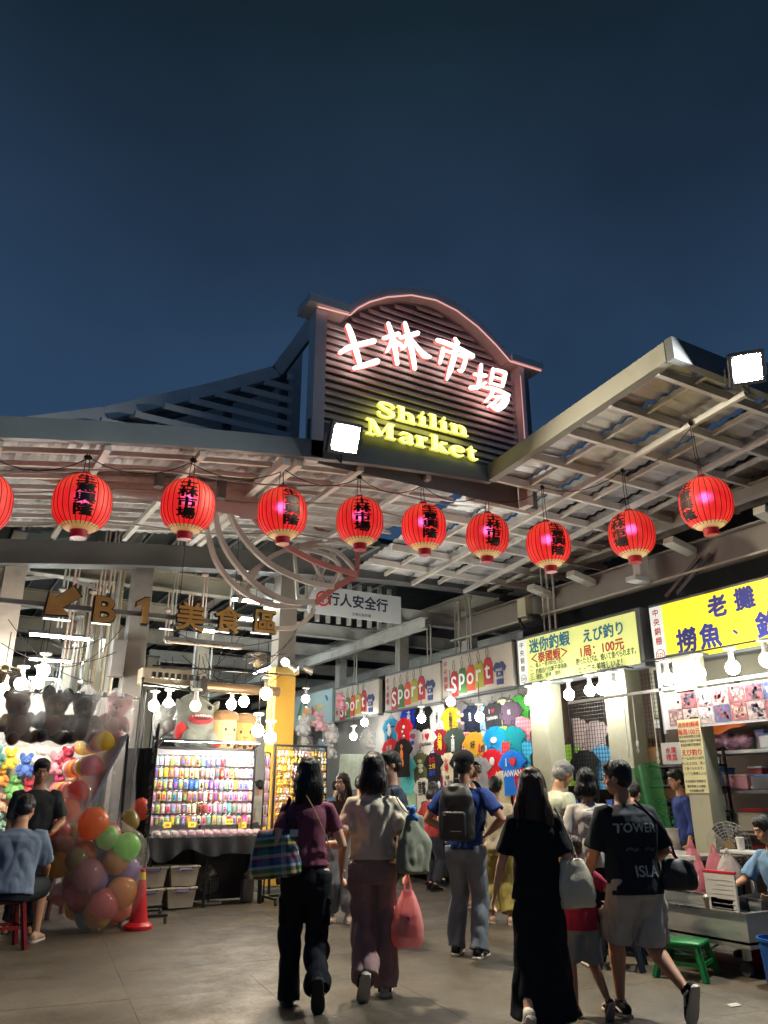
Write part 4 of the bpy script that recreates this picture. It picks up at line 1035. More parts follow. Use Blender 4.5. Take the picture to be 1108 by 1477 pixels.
# pull cords
for i, (y, z) in enumerate(((7.95, 1.95), (7.78, 2.0), (7.45, 1.85))):
    b = MB(); b.cyl((8.5, y, z), (8.5, y, 2.75), .008, 6); b.ball((8.5, y, z + .06), (.02, .02, .05), 8, 6); b.tube([(8.5, y, z), (8.5, y + .02, z - .03), (8.5, y, z - .06), (8.5, y - .02, z - .03), (8.5, y, z)], .008, 5)
    tag(b.build('pull_cord', M('rope_white', (.6, .58, .5), rough=.8)), 'white pull cord with knot between the two lit shop signs, %s from the left' % ORD[i], 'cord', 'pull cords')

# -- wire mesh with shirts behind (shrimp stall)
wm = thing('wire_mesh_screen', 'black wire grid screen between the two cream columns', 'screen', (9.25, 9.2, 1.6))
b = MB()
for k in range(33): y = 8.62 + k * .052; 
b = MB()
y = 8.0
while y < 9.84: b.span((9.25, y, 1.65), (9.256, y + .006, 3.12)); y += .06
z = 1.65
while z < 3.12: b.span((9.247, 8.0, z), (9.25, 9.84, z + .006)); z += .06
b.build('grid', m_black, wm)
b = MB(); b.span((9.24, 7.96, 1.62), (9.27, 8.0, 3.14)); b.span((9.24, 9.84, 1.62), (9.27, 9.87, 3.14)); b.span((9.24, 8.0, 1.61), (9.27, 9.84, 1.64)); b.build('frame', m_black, wm)
ctr = thing('white_counter', 'white counter with boxes behind the old man', 'counter', (9.3, 9.2, 0))
b = MB(); b.box((9.35, 9.3, .55), (.5, 1.7, 1.1), bev=.01); b.build('body', M('counter_white', S(195, 200, 198), rough=.4, var=.05, dirt=.2), ctr)
b = MB(); b.box((9.33, 9.3, 1.12), (.58, 1.76, .04), bev=.008); b.build('top', M('counter_top', S(205, 208, 205), rough=.35), ctr)
rd = random.Random(21)
for i in range(9):
    y = 8.6 + i * .15; c = rd.choice([S(210, 215, 215), S(90, 120, 190), S(200, 200, 190), S(60, 90, 170), S(180, 190, 190)])
    h = rd.uniform(.08, .2); b = MB(); b.box((9.25, y, 1.14 + h / 2), (.2, .12, h), bev=.008); b.box((9.25, y, 1.14 + h + .01), (.21, .13, .02), bev=.004)
    tag(b.build('food_box', plastic(c, .4)), 'small plastic box on the white counter, %s from the right' % ORD[i], 'box', 'boxes on the white counter')

# -- T-shirts
def shirt_mesh(w=.27, h=.78, seed=0, sl=.16):
    r_ = random.Random(seed); b = MB(); pts = []; rad = []
    for k in range(11):
        f = k / 10; z = -h + h * f * .93
        ww = w * (1.0 + .03 * math.sin(f * 5 + seed) - (.06 if f > .7 else 0)); pts.append(V((0, 0, z))); rad.append((ww if f < .93 else ww * .82, .022))
    pts.append(V((0, 0, 0))); rad.append((w * .42, .016))
    # build rings by hand to keep width on X and add folds
    n = 28; vs = []
    for k, (p, (ra, rb)) in enumerate(zip(pts, rad)):
        f = min(1, k / 10)
        for j in range(n):
            a = 2 * PI * j / n; x = ra * math.copysign(abs(math.cos(a)) ** .6, math.cos(a)); y = rb * math.copysign(abs(math.sin(a)) ** .8, math.sin(a))
            fold = .006 * (1 - f * .6) * math.sin(x * 38 + seed * 1.7 + 2 * math.sin(p.z * 5)) * (abs(math.sin(a)))
            vs.append(V((x, y + fold, p.z)))
    K = len(pts); fs = [(i * n + j, i * n + (j + 1) % n, (i + 1) * n + (j + 1) % n, (i + 1) * n + j) for i in range(K - 1) for j in range(n)]
    fs += [tuple(range(n - 1, -1, -1)), tuple(range((K - 1) * n, K * n))]; b.add(vs, fs)
    for s_ in (-1, 1):
        d = V((s_ * .58, 0, -.81)).normalized(); up = V((s_ * .81, 0, .58)); st = V((s_ * w * .62, 0, -.075)); vs = []
        for k in range(4):
            c = st + d * (k / 3 * (sl + w * .35)); ra = .085 + .012 * k
            for j in range(12):
                a = 2 * PI * j / 12; vs.append(c + up * (ra * math.cos(a)) + V((0, .02 * math.sin(a), 0)))
        b.add(vs, [(i * 12 + j, i * 12 + (j + 1) % 12, (i + 1) * 12 + (j + 1) % 12, (i + 1) * 12 + j) for i in range(3) for j in range(12)] + [tuple(range(11, -1, -1)), tuple(range(36, 48))])
    return b.mesh('shirt', True, 60)
shirt_me = [shirt_mesh(seed=k) for k in range(4)]
b = MB(); b.tube([(.10 * math.cos(a), -.018, -.005 + .075 * math.sin(a)) for a in [PI + PI * k / 10 for k in range(11)]], .009, 6); b.tube([(-.1, .0, -.005), (0, .012, -.02), (.1, .0, -.005)], .008, 6); collar_me = b.mesh('collar', True)
b = MB(); b.tube([(-.2, 0, -.06), (-.08, 0, .03), (0, 0, .05), (.08, 0, .03), (.2, 0, -.06)], .006, 5); b.tube([(0, 0, .05), (0, 0, .10), (.02, 0, .125), (.035, 0, .10)], .005, 5); hanger_me = b.mesh('hanger', True); hanger_me.materials.append(m_wire)
def heart(b, c, u, v, s):
    pts = []
    for k in range(24):
        a = 2 * PI * k / 24; pts.append((s * .06 * 16 * math.sin(a) ** 3 / 16, s * .06 * (13 * math.cos(a) - 5 * math.cos(2 * a) - 2 * math.cos(3 * a) - math.cos(4 * a)) / 16))
    b.prism(pts, c, u, v, .003)
COLN = {}
_plaid = {}
def plaid(c1, c2):
    k = cname(c1) + cname(c2)
    if k in _plaid: return _plaid[k]
    m = bpy.data.materials.new('plaid_' + k); m.use_nodes = True; n = m.node_tree.nodes; l = m.node_tree.links; bs = n['Principled BSDF']; bs.inputs['Roughness'].default_value = .85
    tc = n.new('ShaderNodeTexCoord'); sp = n.new('ShaderNodeSeparateXYZ'); l.new(tc.outputs['Object'], sp.inputs[0]); prev = None
    for ax in ('X', 'Z'):
        ml = n.new('ShaderNodeMath'); ml.operation = 'MULTIPLY'; ml.inputs[1].default_value = 13; l.new(sp.outputs[ax], ml.inputs[0])
        fr_ = n.new('ShaderNodeMath'); fr_.operation = 'FRACT'; l.new(ml.outputs[0], fr_.inputs[0])
        gt = n.new('ShaderNodeMath'); gt.operation = 'GREATER_THAN'; gt.inputs[1].default_value = .62; l.new(fr_.outputs[0], gt.inputs[0])
        if prev is None: prev = gt.outputs[0]
        else:
            ad = n.new('ShaderNodeMath'); ad.operation = 'ADD'; l.new(prev, ad.inputs[0]); l.new(gt.outputs[0], ad.inputs[1]); hf = n.new('ShaderNodeMath'); hf.operation = 'MULTIPLY'; hf.inputs[1].default_value = .5; l.new(ad.outputs[0], hf.inputs[0]); prev = hf.outputs[0]
    mx = n.new('ShaderNodeMixRGB'); mx.inputs[1].default_value = (*c1, 1); mx.inputs[2].default_value = (*c2, 1); l.new(prev, mx.inputs[0]); l.new(mx.outputs[0], bs.inputs['Base Color'])
    _plaid[k] = m; return m
def tshirt(label, p, mat, sc=1.0, rz=-PI / 2, prints=(), group='T-shirts hung on the clothes stall', tilt=0.0, idx=0, name='hanging_shirt'):
    m0 = Matrix.Translation(V(p)) @ Matrix.Rotation(rz, 4, 'Z') @ Matrix.Rotation(tilt, 4, 'Y') @ Matrix.Scale(sc, 4)
    t = thing(name, label, 'shirt', p, 0, group); t.matrix_world = m0; WM[t] = m0; I = Matrix.Identity(4)
    put('garment', shirt_me[idx % 4], t, mat, I); put('collar', collar_me, t, mat, I); put('hanger', hanger_me, t, None, I)
    for pr in prints:
        b = MB()
        if pr[0] == 'heart': heart(b, V((pr[1], -.045, pr[2])), FX, FZ, pr[3]); mt = pr[4]
        elif pr[0] == 'blob':
            for q in pr[1]: b.ball((q[0], -.036, q[1]), (q[2], .012, q[3]), 10, 6)
            mt = pr[2]
        else: text_on(b, pr[0], (pr[1], -.036, pr[2]), FX, FZ, pr[3], .025, line=.85); mt = pr[4]
        b.build('print', mt, t, local=I)
    return t
W_, K_, RD_, YL_ = M('print_white', (.8, .8, .78), rough=.7), M('print_black', (.012, .012, .012), rough=.7), M('print_red', S(200, 30, 40), rough=.7), M('print_yellow', S(235, 190, 40), rough=.7)
GN_, BL_, OR_ = M('print_green', S(90, 150, 70), rough=.7), M('print_blue', S(40, 80, 190), rough=.7), M('print_orange', S(230, 120, 40), rough=.7)
TW = '台\n灣'
def C8(*c): return cloth(S(*c))
SH = [  # px, py of the collar, colour words, material, prints
 (590, 1018, 'royal blue T-shirt with white characters', C8(30, 60, 190), [('太\n魯', .04, -.25, .17, W_)]),
 (610, 1015, 'black T-shirt with small red heart', C8(30, 30, 34), [('heart', 0, -.12, .9, RD_), ('TAIPEI', 0, -.22, .09, W_)]),
 (630, 1014, 'white T-shirt with tiny black characters', C8(232, 232, 228), [('小\n籠\n包', .06, -.3, .09, K_)]),
 (650, 1020, 'yellow T-shirt with black characters', C8(238, 185, 45), [('台\n灣\n茶', .03, -.27, .13, K_)]),
 (666, 1014, 'grey T-shirt with pink patches', C8(120, 118, 120), [('blob', [(-.08, -.2, .08, .05), (.08, -.26, .08, .05), (-.06, -.36, .09, .05), (.07, -.42, .08, .04)], M('print_pink', S(225, 170, 170)))]),
 (679, 1018, 'navy T-shirt with white letters', C8(38, 44, 66), [('台\n北', 0, -.22, .1, W_)]),
 (693, 1018, 'pale blue T-shirt', C8(165, 205, 225), []),
 (710, 1014, 'dark grey T-shirt with red heart', C8(66, 66, 70), [('I', -.07, -.16, .12, W_), ('heart', .05, -.16, .8, RD_), ('TAIWAN', 0, -.3, .09, W_)]),
 (724, 1009, 'cream T-shirt with sketch print', C8(232, 224, 190), [('人\n人', 0, -.28, .12, K_)]),
 (735, 1012, 'mauve T-shirt with small letters', C8(112, 92, 112), [('福', 0, -.2, .1, W_)]),
 (748, 1004, 'bright green T-shirt', C8(80, 185, 75), []),
 (750, 1034, 'pink checked shirt', plaid(S(240, 140, 160), S(250, 190, 200)), []),
 (564, 1036, 'light blue dancing bear T-shirt', C8(60, 165, 215), [('blob', [(0, -.3, .09, .11), (-.03, -.17, .075, .06)], W_), ('blob', [(-.09, -.13, .025, .02), (.03, -.125, .025, .02), (.14, -.19, .11, .022), (-.12, -.26, .07, .025), (-.06, -.43, .03, .06), (.06, -.43, .03, .06)], K_)]),
 (582, 1036, 'red T-shirt with white dots', C8(220, 35, 45), [('blob', [(.06, -.2, .05, .04), (0, -.3, .05, .03), (.05, -.4, .06, .03)], W_)]),
 (563, 1066, 'coral red T-shirt', C8(228, 45, 55), [('台灣', 0, -.2, .14, M('print_pink', S(225, 170, 170)))]),
 (581, 1066, 'black shirt with orange figure', C8(34, 30, 32), [('blob', [(0, -.16, .05, .05), (0, -.33, .07, .12), (-.05, -.5, .03, .08), (.05, -.5, .03, .08)], OR_)]),
 (596, 1052, 'white T-shirt with red and blue map', C8(215, 214, 214), [('blob', [(.04, -.16, .10, .06)], RD_), ('blob', [(-.02, -.3, .11, .05), (-.04, -.15, .05, .05)], BL_)]),
 (615, 1052, 'white I love Taiwan T-shirt', C8(232, 224, 214), [('I', -.09, -.16, .16, K_), ('heart', .08, -.16, 1.5, RD_), ('TAIWAN', 0, -.32, .11, K_)]),
 (634, 1052, 'maroon T-shirt with yellow blocks', C8(140, 28, 48), [('台\n灣', .06, -.26, .2, YL_)]),
 (655, 1050, 'dark green T-shirt with white characters', C8(64, 78, 70), [('太\n陽\n餅', .0, -.3, .13, W_)]),
 (672, 1056, 'red striped T-shirt', plaid(S(205, 40, 55), S(240, 200, 200)), []),
 (683, 1056, 'mustard T-shirt with black marks', C8(225, 165, 50), [('好', 0, -.25, .16, K_)]),
 (696, 1056, 'white T-shirt with red and black marks', C8(222, 218, 212), [('水\n餃', .03, -.26, .13, K_), ('blob', [(-.08, -.3, .04, .1)], RD_)]),
 (713, 1048, 'azure T-shirt', C8(20, 150, 215), [('blob', [(0, -.25, .1, .06)], W_)]),
 (726, 1048, 'lime T-shirt with dark doodle', C8(205, 215, 60), [('犬', 0, -.3, .2, K_)]),
 (738, 1048, 'teal T-shirt', C8(20, 150, 160), []),
 (714, 1068, 'blue checked shirt', plaid(S(70, 140, 210), S(220, 235, 245)), []),
 (732, 1068, 'red checked shirt', plaid(S(200, 30, 45), S(235, 80, 80)), []),
 (751, 1066, 'turquoise checked shirt', plaid(S(20, 150, 200), S(90, 200, 230)), []),
 (587, 1092, 'mint T-shirt with white cartoon sketch', C8(95, 195, 195), [('blob', [(.04, -.2, .09, .08), (-.03, -.34, .07, .1)], W_)]),
 (606, 1086, 'olive T-shirt with pale leaf print', C8(100, 100, 70), [('blob', [(.03, -.18, .09, .04), (.05, -.28, .12, .05), (.06, -.38, .1, .05)], M('print_leaf', S(190, 195, 150)))]),
 (625, 1086, 'black T-shirt with colourful lettering', C8(40, 38, 46), [('台北', 0, -.14, .13, RD_), ('士林', 0, -.28, .13, YL_), ('夜市', 0, -.42, .13, BL_)]),
 (646, 1086, 'cream T-shirt with red characters', C8(232, 214, 180), [('火\n燒', -.03, -.24, .15, RD_), ('豆腐', .0, -.5, .08, K_)]),
 (664, 1084, 'black T-shirt with red heart print', C8(28, 28, 30), [('heart', .05, -.2, 1.2, RD_)]),
 (709, 1081, 'red T-shirt with round white badge', C8(218, 30, 45), [('blob', [(.05, -.22, .08, .08)], W_)]),
 (737, 1083, 'blue I love Taiwan T-shirt', C8(30, 120, 220), [('I', -.12, -.2, .2, W_), ('heart', .08, -.2, 1.7, RD_), ('TAIWAN', 0, -.4, .15, W_)]),
 (634, 1118, 'plum T-shirt with pale disc', C8(120, 50, 90), [('blob', [(0, -.2, .09, .09)], W_)]),
 (690, 1092, 'grey marl T-shirt', C8(150, 150, 152), [('夜市', 0, -.2, .13, K_)]),
 (722, 1112, 'sand T-shirt with green leaf', C8(214, 196, 160), [('blob', [(0, -.2, .1, .06)], GN_)]),
 (750, 1108, 'crimson shirt', C8(190, 34, 44), []),
 (590, 1122, 'pale green T-shirt', C8(170, 200, 160), []),
 (610, 1122, 'white T-shirt with big brush characters', C8(222, 214, 196), [('我愛\n台灣', 0, -.22, .16, K_)]),
]
cnt = {}
for i, (px, py, lab, mt, prn) in enumerate(SH):
    sc = 1.0 if py > 1020 else 1.0
    X = 9.09
    if px in (564, 582, 563, 581): X = 8.72
    p = atX(px, py, X - (.022 if i % 2 else 0) - (0 if py < 1040 else (.06 if py < 1078 else .12)))
    row = 'top row' if py < 1035 else ('second row' if py < 1075 else 'lower row')
    tshirt('%s on the clothes stall, %s' % (lab, row), p, mt, 0.90 + .06 * random.Random(i).random(), prints=prn, idx=i, tilt=random.Random(i + 50).uniform(-.05, .05))
for i, (px, py, lab, mt, X) in enumerate(((800, 1040, 'dark red shirt', C8(170, 30, 50), 9.75), (829, 1036, 'pale pink checked shirt', plaid(S(232, 200, 195), S(245, 228, 224)), 9.8), (857, 1040, 'white pink checked shirt', plaid(S(225, 200, 195), S(240, 225, 222)), 9.85), (800, 1074, 'peach checked shirt', plaid(S(240, 195, 175), S(250, 225, 210)), 9.6), (820, 1074, 'lime checked shirt', plaid(S(140, 200, 50), S(190, 225, 110)), 9.55), (842, 1082, 'black shirt', C8(30, 32, 36), 9.5), (868, 1076, 'blue checked shirt', plaid(S(50, 140, 195), S(120, 190, 225)), 9.6))):
    tshirt('%s hung behind the black wire grid' % lab, atX(px, py, X), mt, .85, group='shirts behind the wire grid', idx=i)
# clothes table in front of the shirts
ct_ = thing('clothes_table', 'low display table piled with folded clothes in front of the T-shirts', 'table', (8.4, 12.9, 0))
b = MB(); b.box((8.45, 12.9, .92), (.9, 3.4, .05), bev=.01); b.build('top', M('table_grey', (.25, .24, .23), rough=.5), ct_)
b = MB(); b.span((8.06, 11.3, .12), (8.84, 14.5, .89)); b.build('skirt', M('table_skirt_dark', (.03, .03, .035), rough=.8), ct_)
for i, (x, y) in enumerate(((8.1, 11.25), (8.1, 14.55), (8.85, 11.25), (8.85, 14.55))):
    b = MB(); b.span((x - .02, y - .02, 0), (x + .02, y + .02, .9)); b.build('leg', m_black, ct_)
rd = random.Random(9); stc = [S(210, 60, 60), S(220, 215, 205), S(60, 90, 160), S(60, 60, 64), S(190, 150, 120), S(120, 170, 190), S(235, 200, 90), S(200, 190, 180)]
for i in range(12):
    y = 11.45 + i * .265
    for r_ in range(2):
        b = MB(); h = rd.uniform(.05, .16); b.box((8.24 + r_ * .38 + rd.uniform(-.02, .02), y, .945 + h / 2), (.30, .22, h), rot=(0, 0, rd.uniform(-.15, .15)), bev=.015)
        tag(b.build('folded_clothes', cloth(stc[rd.randrange(8)])), 'folded clothes pile on the display table, %s from the right in the %s row' % (ORD[i], ('front', 'back')[r_]), 'clothes', 'folded clothes on the display table')
# red dress and dark trousers hanging from the table front
rd_ = thing('red_dress', 'small red dress hanging in front of the clothes table', 'dress', (7.98, 13.0, .9))
b = MB(); n = 20; vs = []
prof = [(-.72, .20), (-.45, .165), (-.28, .12), (-.2, .13), (-.1, .14), (-.02, .06)]
for z, w in prof:
    for j in range(n):
        a = 2 * PI * j / n; vs.append(V((8.0 + .03 * math.sin(a) + .008 * math.sin(j * 2.2), 12.9 + w * math.cos(a), .98 + z)))
b.add(vs, [(i * n + j, i * n + (j + 1) % n, (i + 1) * n + (j + 1) % n, (i + 1) * n + j) for i in range(len(prof) - 1) for j in range(n)] + [tuple(range(n - 1, -1, -1)), tuple(range((len(prof) - 1) * n, len(prof) * n))])
b.build('fabric', cloth(S(220, 50, 55)), rd_, smooth=True)
b = MB(); text_on(b, 'TAIWAN', (7.965, 12.9, .52), SX, FZ, .09, .02); heart(b, V((7.965, 12.9, .68)), SX, FZ, .8); b.build('print', K_, rd_)
b = MB(); b.tube([(8.0, 12.8, .95), (8.0, 12.9, 1.0), (8.0, 13.0, .95)], .008, 5); b.tube([(8.0, 12.9, 1.0), (8.0, 12.9, 1.06)], .006, 5); b.build('hanger', m_wire, rd_)
for i, (y, c, lab) in enumerate(((13.55, S(35, 36, 40), 'black trousers with green stitching'), (12.45, S(60, 150, 190), 'turquoise shorts'), (14.1, S(120, 100, 80), 'brown trousers'))):
    b = MB()
    for s_ in (-.08, .08): b.tube([(8.0, y + s_, .95), (7.99, y + s_ * 1.1, .6), (8.0, y + s_ * 1.2, .22 if i != 1 else .5)], [(.09, .03), (.085, .03), (.08, .03)], 10)
    tag(b.build('hanging_trousers', cloth(c)), '%s hanging in front of the clothes table' % lab, 'trousers', 'garments hung on the table front')
# ================================================================== FISH GAME STALL (right edge)
m_stain = M('stainless', (.62, .60, .56), rough=.42, metal=.75, var=.18, scale=3, bump=.06, bscale=12, stretch=(1, 1, 5), dirt=.2)
tk = thing('fish_tank', 'long stainless steel fish scooping tank on castors', 'tank', (6.6, 5.7, 0))
x0, x1, y0, y1, zb_, zt_ = 6.08, 7.0, 4.62, 6.7, .25, .47
b = MB(); b.span((x0, y0, zb_), (x1, y1, zb_ + .02)); b.build('floor', m_stain, tk)
b = MB()
for (a, c) in (((x0, y0, zb_ - .03), (x0 + .02, y1, zt_)), ((x1 - .02, y0, zb_ - .03), (x1, y1, zt_)), ((x0 + .02, y0, zb_ - .03), (x1 - .02, y0 + .02, zt_)), ((x0 + .02, y1 - .02, zb_ - .03), (x1 - .02, y1, zt_))): b.span(a, c)
b.build('wall', m_stain, tk)
b = MB(); b.span((x0 - .025, y0 - .025, zt_), (x0 + .03, y1 + .02, zt_ + .015)); b.span((x1 - .03, y0 - .025, zt_), (x1 + .02, y1 + .02, zt_ + .015)); b.span((x0 + .03, y0 - .025, zt_), (x1 - .03, y0 + .03, zt_ + .015)); b.build('rim', m_chrome, tk)
b = MB(); b.add([(x0 + .02, y0 + .02, .38), (x1 - .02, y0 + .02, .38), (x1 - .02, y1 - .02, .38), (x0 + .02, y1 - .02, .38)], [(0, 1, 2, 3)])
b.build('tank_water', M('tank_water', (.03, .05, .05), rough=.06, spec=.6, bump=.15, bscale=12), tk)
for x, y in ((x0 + .1, y0 + .12), (x1 - .1, y0 + .12), (x0 + .1, y1 - .15), (x1 - .1, y1 - .15)):
    b = MB(); b.span((x - .025, y - .025, .12), (x + .025, y + .025, zb_ - .03)); o = b.build('leg', m_stain, tk)
    b = MB(); b.tube([(x - .018, y + .02, .055), (x + .018, y + .02, .055)], .055, 16); b.build('castor', M('rubber_grey', (.06, .06, .06), rough=.7), o)
for y in (5.0, 5.5, 6.1):
    for x in (x0 + .01, x1 - .01):
        b = MB(); b.cyl((x, y, zt_ + .015), (x, y, zt_ + .09), .022, 10); b.ball((x, y, zt_ + .09), .03, 10, 7); b.build('rod_holder', M('holder_brass', (.35, .26, .2), rough=.4, metal=.5), tk)
b = MB(); b.tube([(6.3, 5.9, .2), (6.25, 5.6, .1), (6.2, 5.3, .05), (6.3, 5.1, .18)], .01, 6); b.build('drain_hose', M('hose_clear', (.7, .75, .75), rough=.2), tk)
# things on the tank rim
bc_ = atX(1041, 1288, 6.78); bd = thing('price_board', 'white translucent board with red top edge standing on the tank', 'board', (bc_.x, bc_.y, .48))
b = MB(); b.box(bc_, (.02, .34, .34), bev=.003); b.build('panel', M('board_milky', S(205, 200, 195), rough=.35, var=.06), bd)
b = MB(); b.box(bc_ + V((0, 0, .18)), (.03, .36, .024), bev=.004); b.build('clip', plastic(S(190, 30, 50)), bd)
b = MB()
for k in range(7): b.span((bc_.x - .0135, bc_.y - .14, bc_.z - .13 + k * .04), (bc_.x - .0105, bc_.y + .14 - (k % 3) * .05, bc_.z - .125 + k * .04))
b.build('ruling', M('print_grey', (.45, .44, .44)), bd); b = MB(); b.span((bc_.x - .01, bc_.y - .12, .486), (bc_.x + .01, bc_.y + .12, bc_.z - .168)); b.build('foot', m_stain, bd)
pk = thing('tray_stack', 'clear plastic trays heaped on the tank edge', 'tray', (6.4, 6.0, .48))
for k in range(4):
    b = MB(); b.box((6.3 + .05 * k, 5.95 - .06 * k, .52 + .045 * k), (.22, .26, .05), rot=(.1 * k, .1, .4 * k), bev=.012); b.build('tray', M('clear_tray', (.5, .52, .55), rough=.15, alpha=.55), pk)
# stools
def stool(label, loc, rz, c, h=.45, w=.30, group='plastic stools'):
    t = thing('plastic_stool', label, 'stool', loc, rz, group); m = plastic(c, .32); I = Matrix.Identity(4)
    b = MB(); b.box((0, 0, h - .02), (w, w, .04), bev=.014); b.box((0, 0, h - .045), (w - .02, w - .02, .03), bev=.008); b.build('seat', m, t, local=I, smooth=True)
    for sx in (-1, 1):
        for sy in (-1, 1):
            b = MB(); a0 = V((sx * (w / 2 - .03), sy * (w / 2 - .03), h - .04)); a1 = V((sx * (w / 2 + .03), sy * (w / 2 + .03), 0))
            b.beam(a0, a1, .055, .02, up=(sx, 0, 0)); b.beam(a0, a1, .02, .055, up=(sx, 0, 0)); b.build('leg', m, t, local=I)
    b = MB(); q = w / 2 + .005
    for sx in (-1, 1): b.beam((sx * q, -q, h * .42), (sx * q, q, h * .42), .012, .03); b.beam((-q, sx * q, h * .42), (q, sx * q, h * .42), .012, .03)
    b.build('stretcher', m, t, local=I)
    return t
stool('low green stool with glossy seat in front of the steel tank', atZ(992, 1408), R(25), S(20, 110, 55), h=.27, w=.34)
stool('dark teal stool behind the man in cargo shorts', atZ(898, 1395), R(40), S(20, 50, 60), h=.30, w=.30)
# buckets and tubs
def bucket(label, loc, c, r0, r1, h, lid=None, handle=True):
    t = thing('bucket', label, 'bucket', loc); I = Matrix.Identity(4)
    b = MB(); b.lathe([(r0 * .96, .0), (r0, .01), (r1, h), (r1 + .012, h), (r1 + .012, h - .02), (r1 - .004, h - .02), (r0 - .006, .02)], 24, cap=False); b.lathe([(.001, .015), (r0, .015)], 24, cap=False); b.build('tub', plastic(c, .35), t, smooth=True, local=I)
    if lid:
        b = MB(); b.lathe([(r1 + .02, h), (r1 + .02, h + .02), (r1 - .02, h + .03), (.01, h + .032)], 24); b.build('lid', plastic(lid, .35), t, smooth=True, local=I)
    if handle:
        b = MB(); b.tube([(r1 * math.cos(a), -.02 - .5 * r1 * abs(math.sin(a)) * .3 - .0, h - .03 - r1 * .9 * math.sin(a)) for a in [PI * k / 10 for k in range(11)]], .004, 5); b.build('handle', M('handle_white', (.7, .7, .7), rough=.4), t, local=I)
    return t
bucket('red bucket under the steel tank', (6.26, 6.35, 0), S(190, 30, 30), .12, .15, .24)
bucket('blue bucket under the steel tank', (6.30, 5.92, 0), S(25, 50, 200), .12, .15, .24)
bucket('red tub farther under the steel tank', (6.7, 5.0, 0), S(170, 30, 45), .13, .16, .22)
bucket('blue drum at the right photo edge', atZ(1136, 1425), S(30, 80, 150), .14, .16, .34, handle=False)
bucket('white pail with brown rim stains behind the counter', (8.75, 7.55, .62), S(205, 200, 190), .18, .2, .38, handle=False)
bb = thing('dark_bin', 'black wheeled bin behind the tank legs', 'bin', (6.9, 5.35, 0))
b = MB(); b.box((7.3, 5.3, .2), (.3, .3, .3), bev=.03); b.build('body', plastic((.015, .012, .014), .3), bb); b = MB(); b.tube([(7.12, 5.18, .07), (7.12, 5.26, .07)], .07, 16); b.build('wheel', M('rubber_grey', (.06, .06, .06)), bb)
# low steel counter behind with pink bags
lc = thing('steel_counter', 'grey steel counter behind the fish tank', 'counter', (8.2, 7.4, 0))
b = MB(); b.box((8.2, 7.35, .72), (.7, 1.7, .05), bev=.006); b.build('top', m_stain, lc)
b = MB(); b.span((7.9, 6.55, .08), (8.5, 8.15, .69)); b.build('panel', M('panel_grey', S(120, 124, 122), rough=.5, var=.1, dirt=.3), lc)
for x in (7.9, 8.5):
    for y in (6.56, 8.14): b = MB(); b.span((x - .02, y - .02, 0), (x + .02, y + .02, .69)); b.build('leg', m_stain, lc)
st_ = thing('red_chair', 'dark red plastic chair back in front of the grey counter', 'chair', (7.35, 6.55, 0))
b = MB(); b.tube([(7.2, 6.8, .42), (7.22, 6.82, .7), (7.28, 6.72, .82), (7.36, 6.58, .84), (7.42, 6.46, .8), (7.44, 6.4, .7), (7.46, 6.38, .42)], .02, 8); b.build('back_frame', plastic(S(110, 25, 32), .35), st_)
b = MB(); b.box((7.45, 6.66, .42), (.4, .42, .03), bev=.01); b.build('seat', plastic(S(110, 25, 32), .35), st_)
for x, y in ((7.28, 6.5), (7.6, 6.5), (7.28, 6.82), (7.6, 6.82)): b = MB(); b.span((x - .015, y - .015, 0), (x + .015, y + .015, .41)); b.build('leg', plastic(S(110, 25, 32), .35), st_)
# plastic bags hanging from the column
def film(name, c, a, rough=.25):
    if name in _M: return _M[name]
    m = bpy.data.materials.new(name); m.use_nodes = True; n = m.node_tree.nodes; l = m.node_tree.links; b = n['Principled BSDF']
    b.inputs['Base Color'].default_value = (*c, 1); b.inputs['Roughness'].default_value = rough; b.inputs['Specular IOR Level'].default_value = .7
    tc = n.new('ShaderNodeTexCoord'); nz = n.new('ShaderNodeTexNoise'); nz.inputs['Scale'].default_value = 7; nz.inputs['Detail'].default_value = 4; nz.inputs['Distortion'].default_value = 1.2
    l.new(tc.outputs['Object'], nz.inputs['Vector'])
    bp = n.new('ShaderNodeBump'); bp.inputs['Strength'].default_value = .8; bp.inputs['Distance'].default_value = .03; l.new(nz.outputs['Fac'], bp.inputs['Height']); l.new(bp.outputs[0], b.inputs['Normal'])
    tr = n.new('ShaderNodeBsdfTransparent'); ms = n.new('ShaderNodeMixShader'); ms.inputs[0].default_value = a; tl = n.new('ShaderNodeBsdfTranslucent'); tl.inputs[0].default_value = (*c, 1); m2 = n.new('ShaderNodeMixShader'); m2.inputs[0].default_value = .45
    l.new(b.outputs[0], m2.inputs[1]); l.new(tl.outputs[0], m2.inputs[2]); l.new(tr.outputs[0], ms.inputs[1]); l.new(m2.outputs[0], ms.inputs[2]); l.new(ms.outputs[0], n['Material Output'].inputs[0])
    _M[name] = m; return m
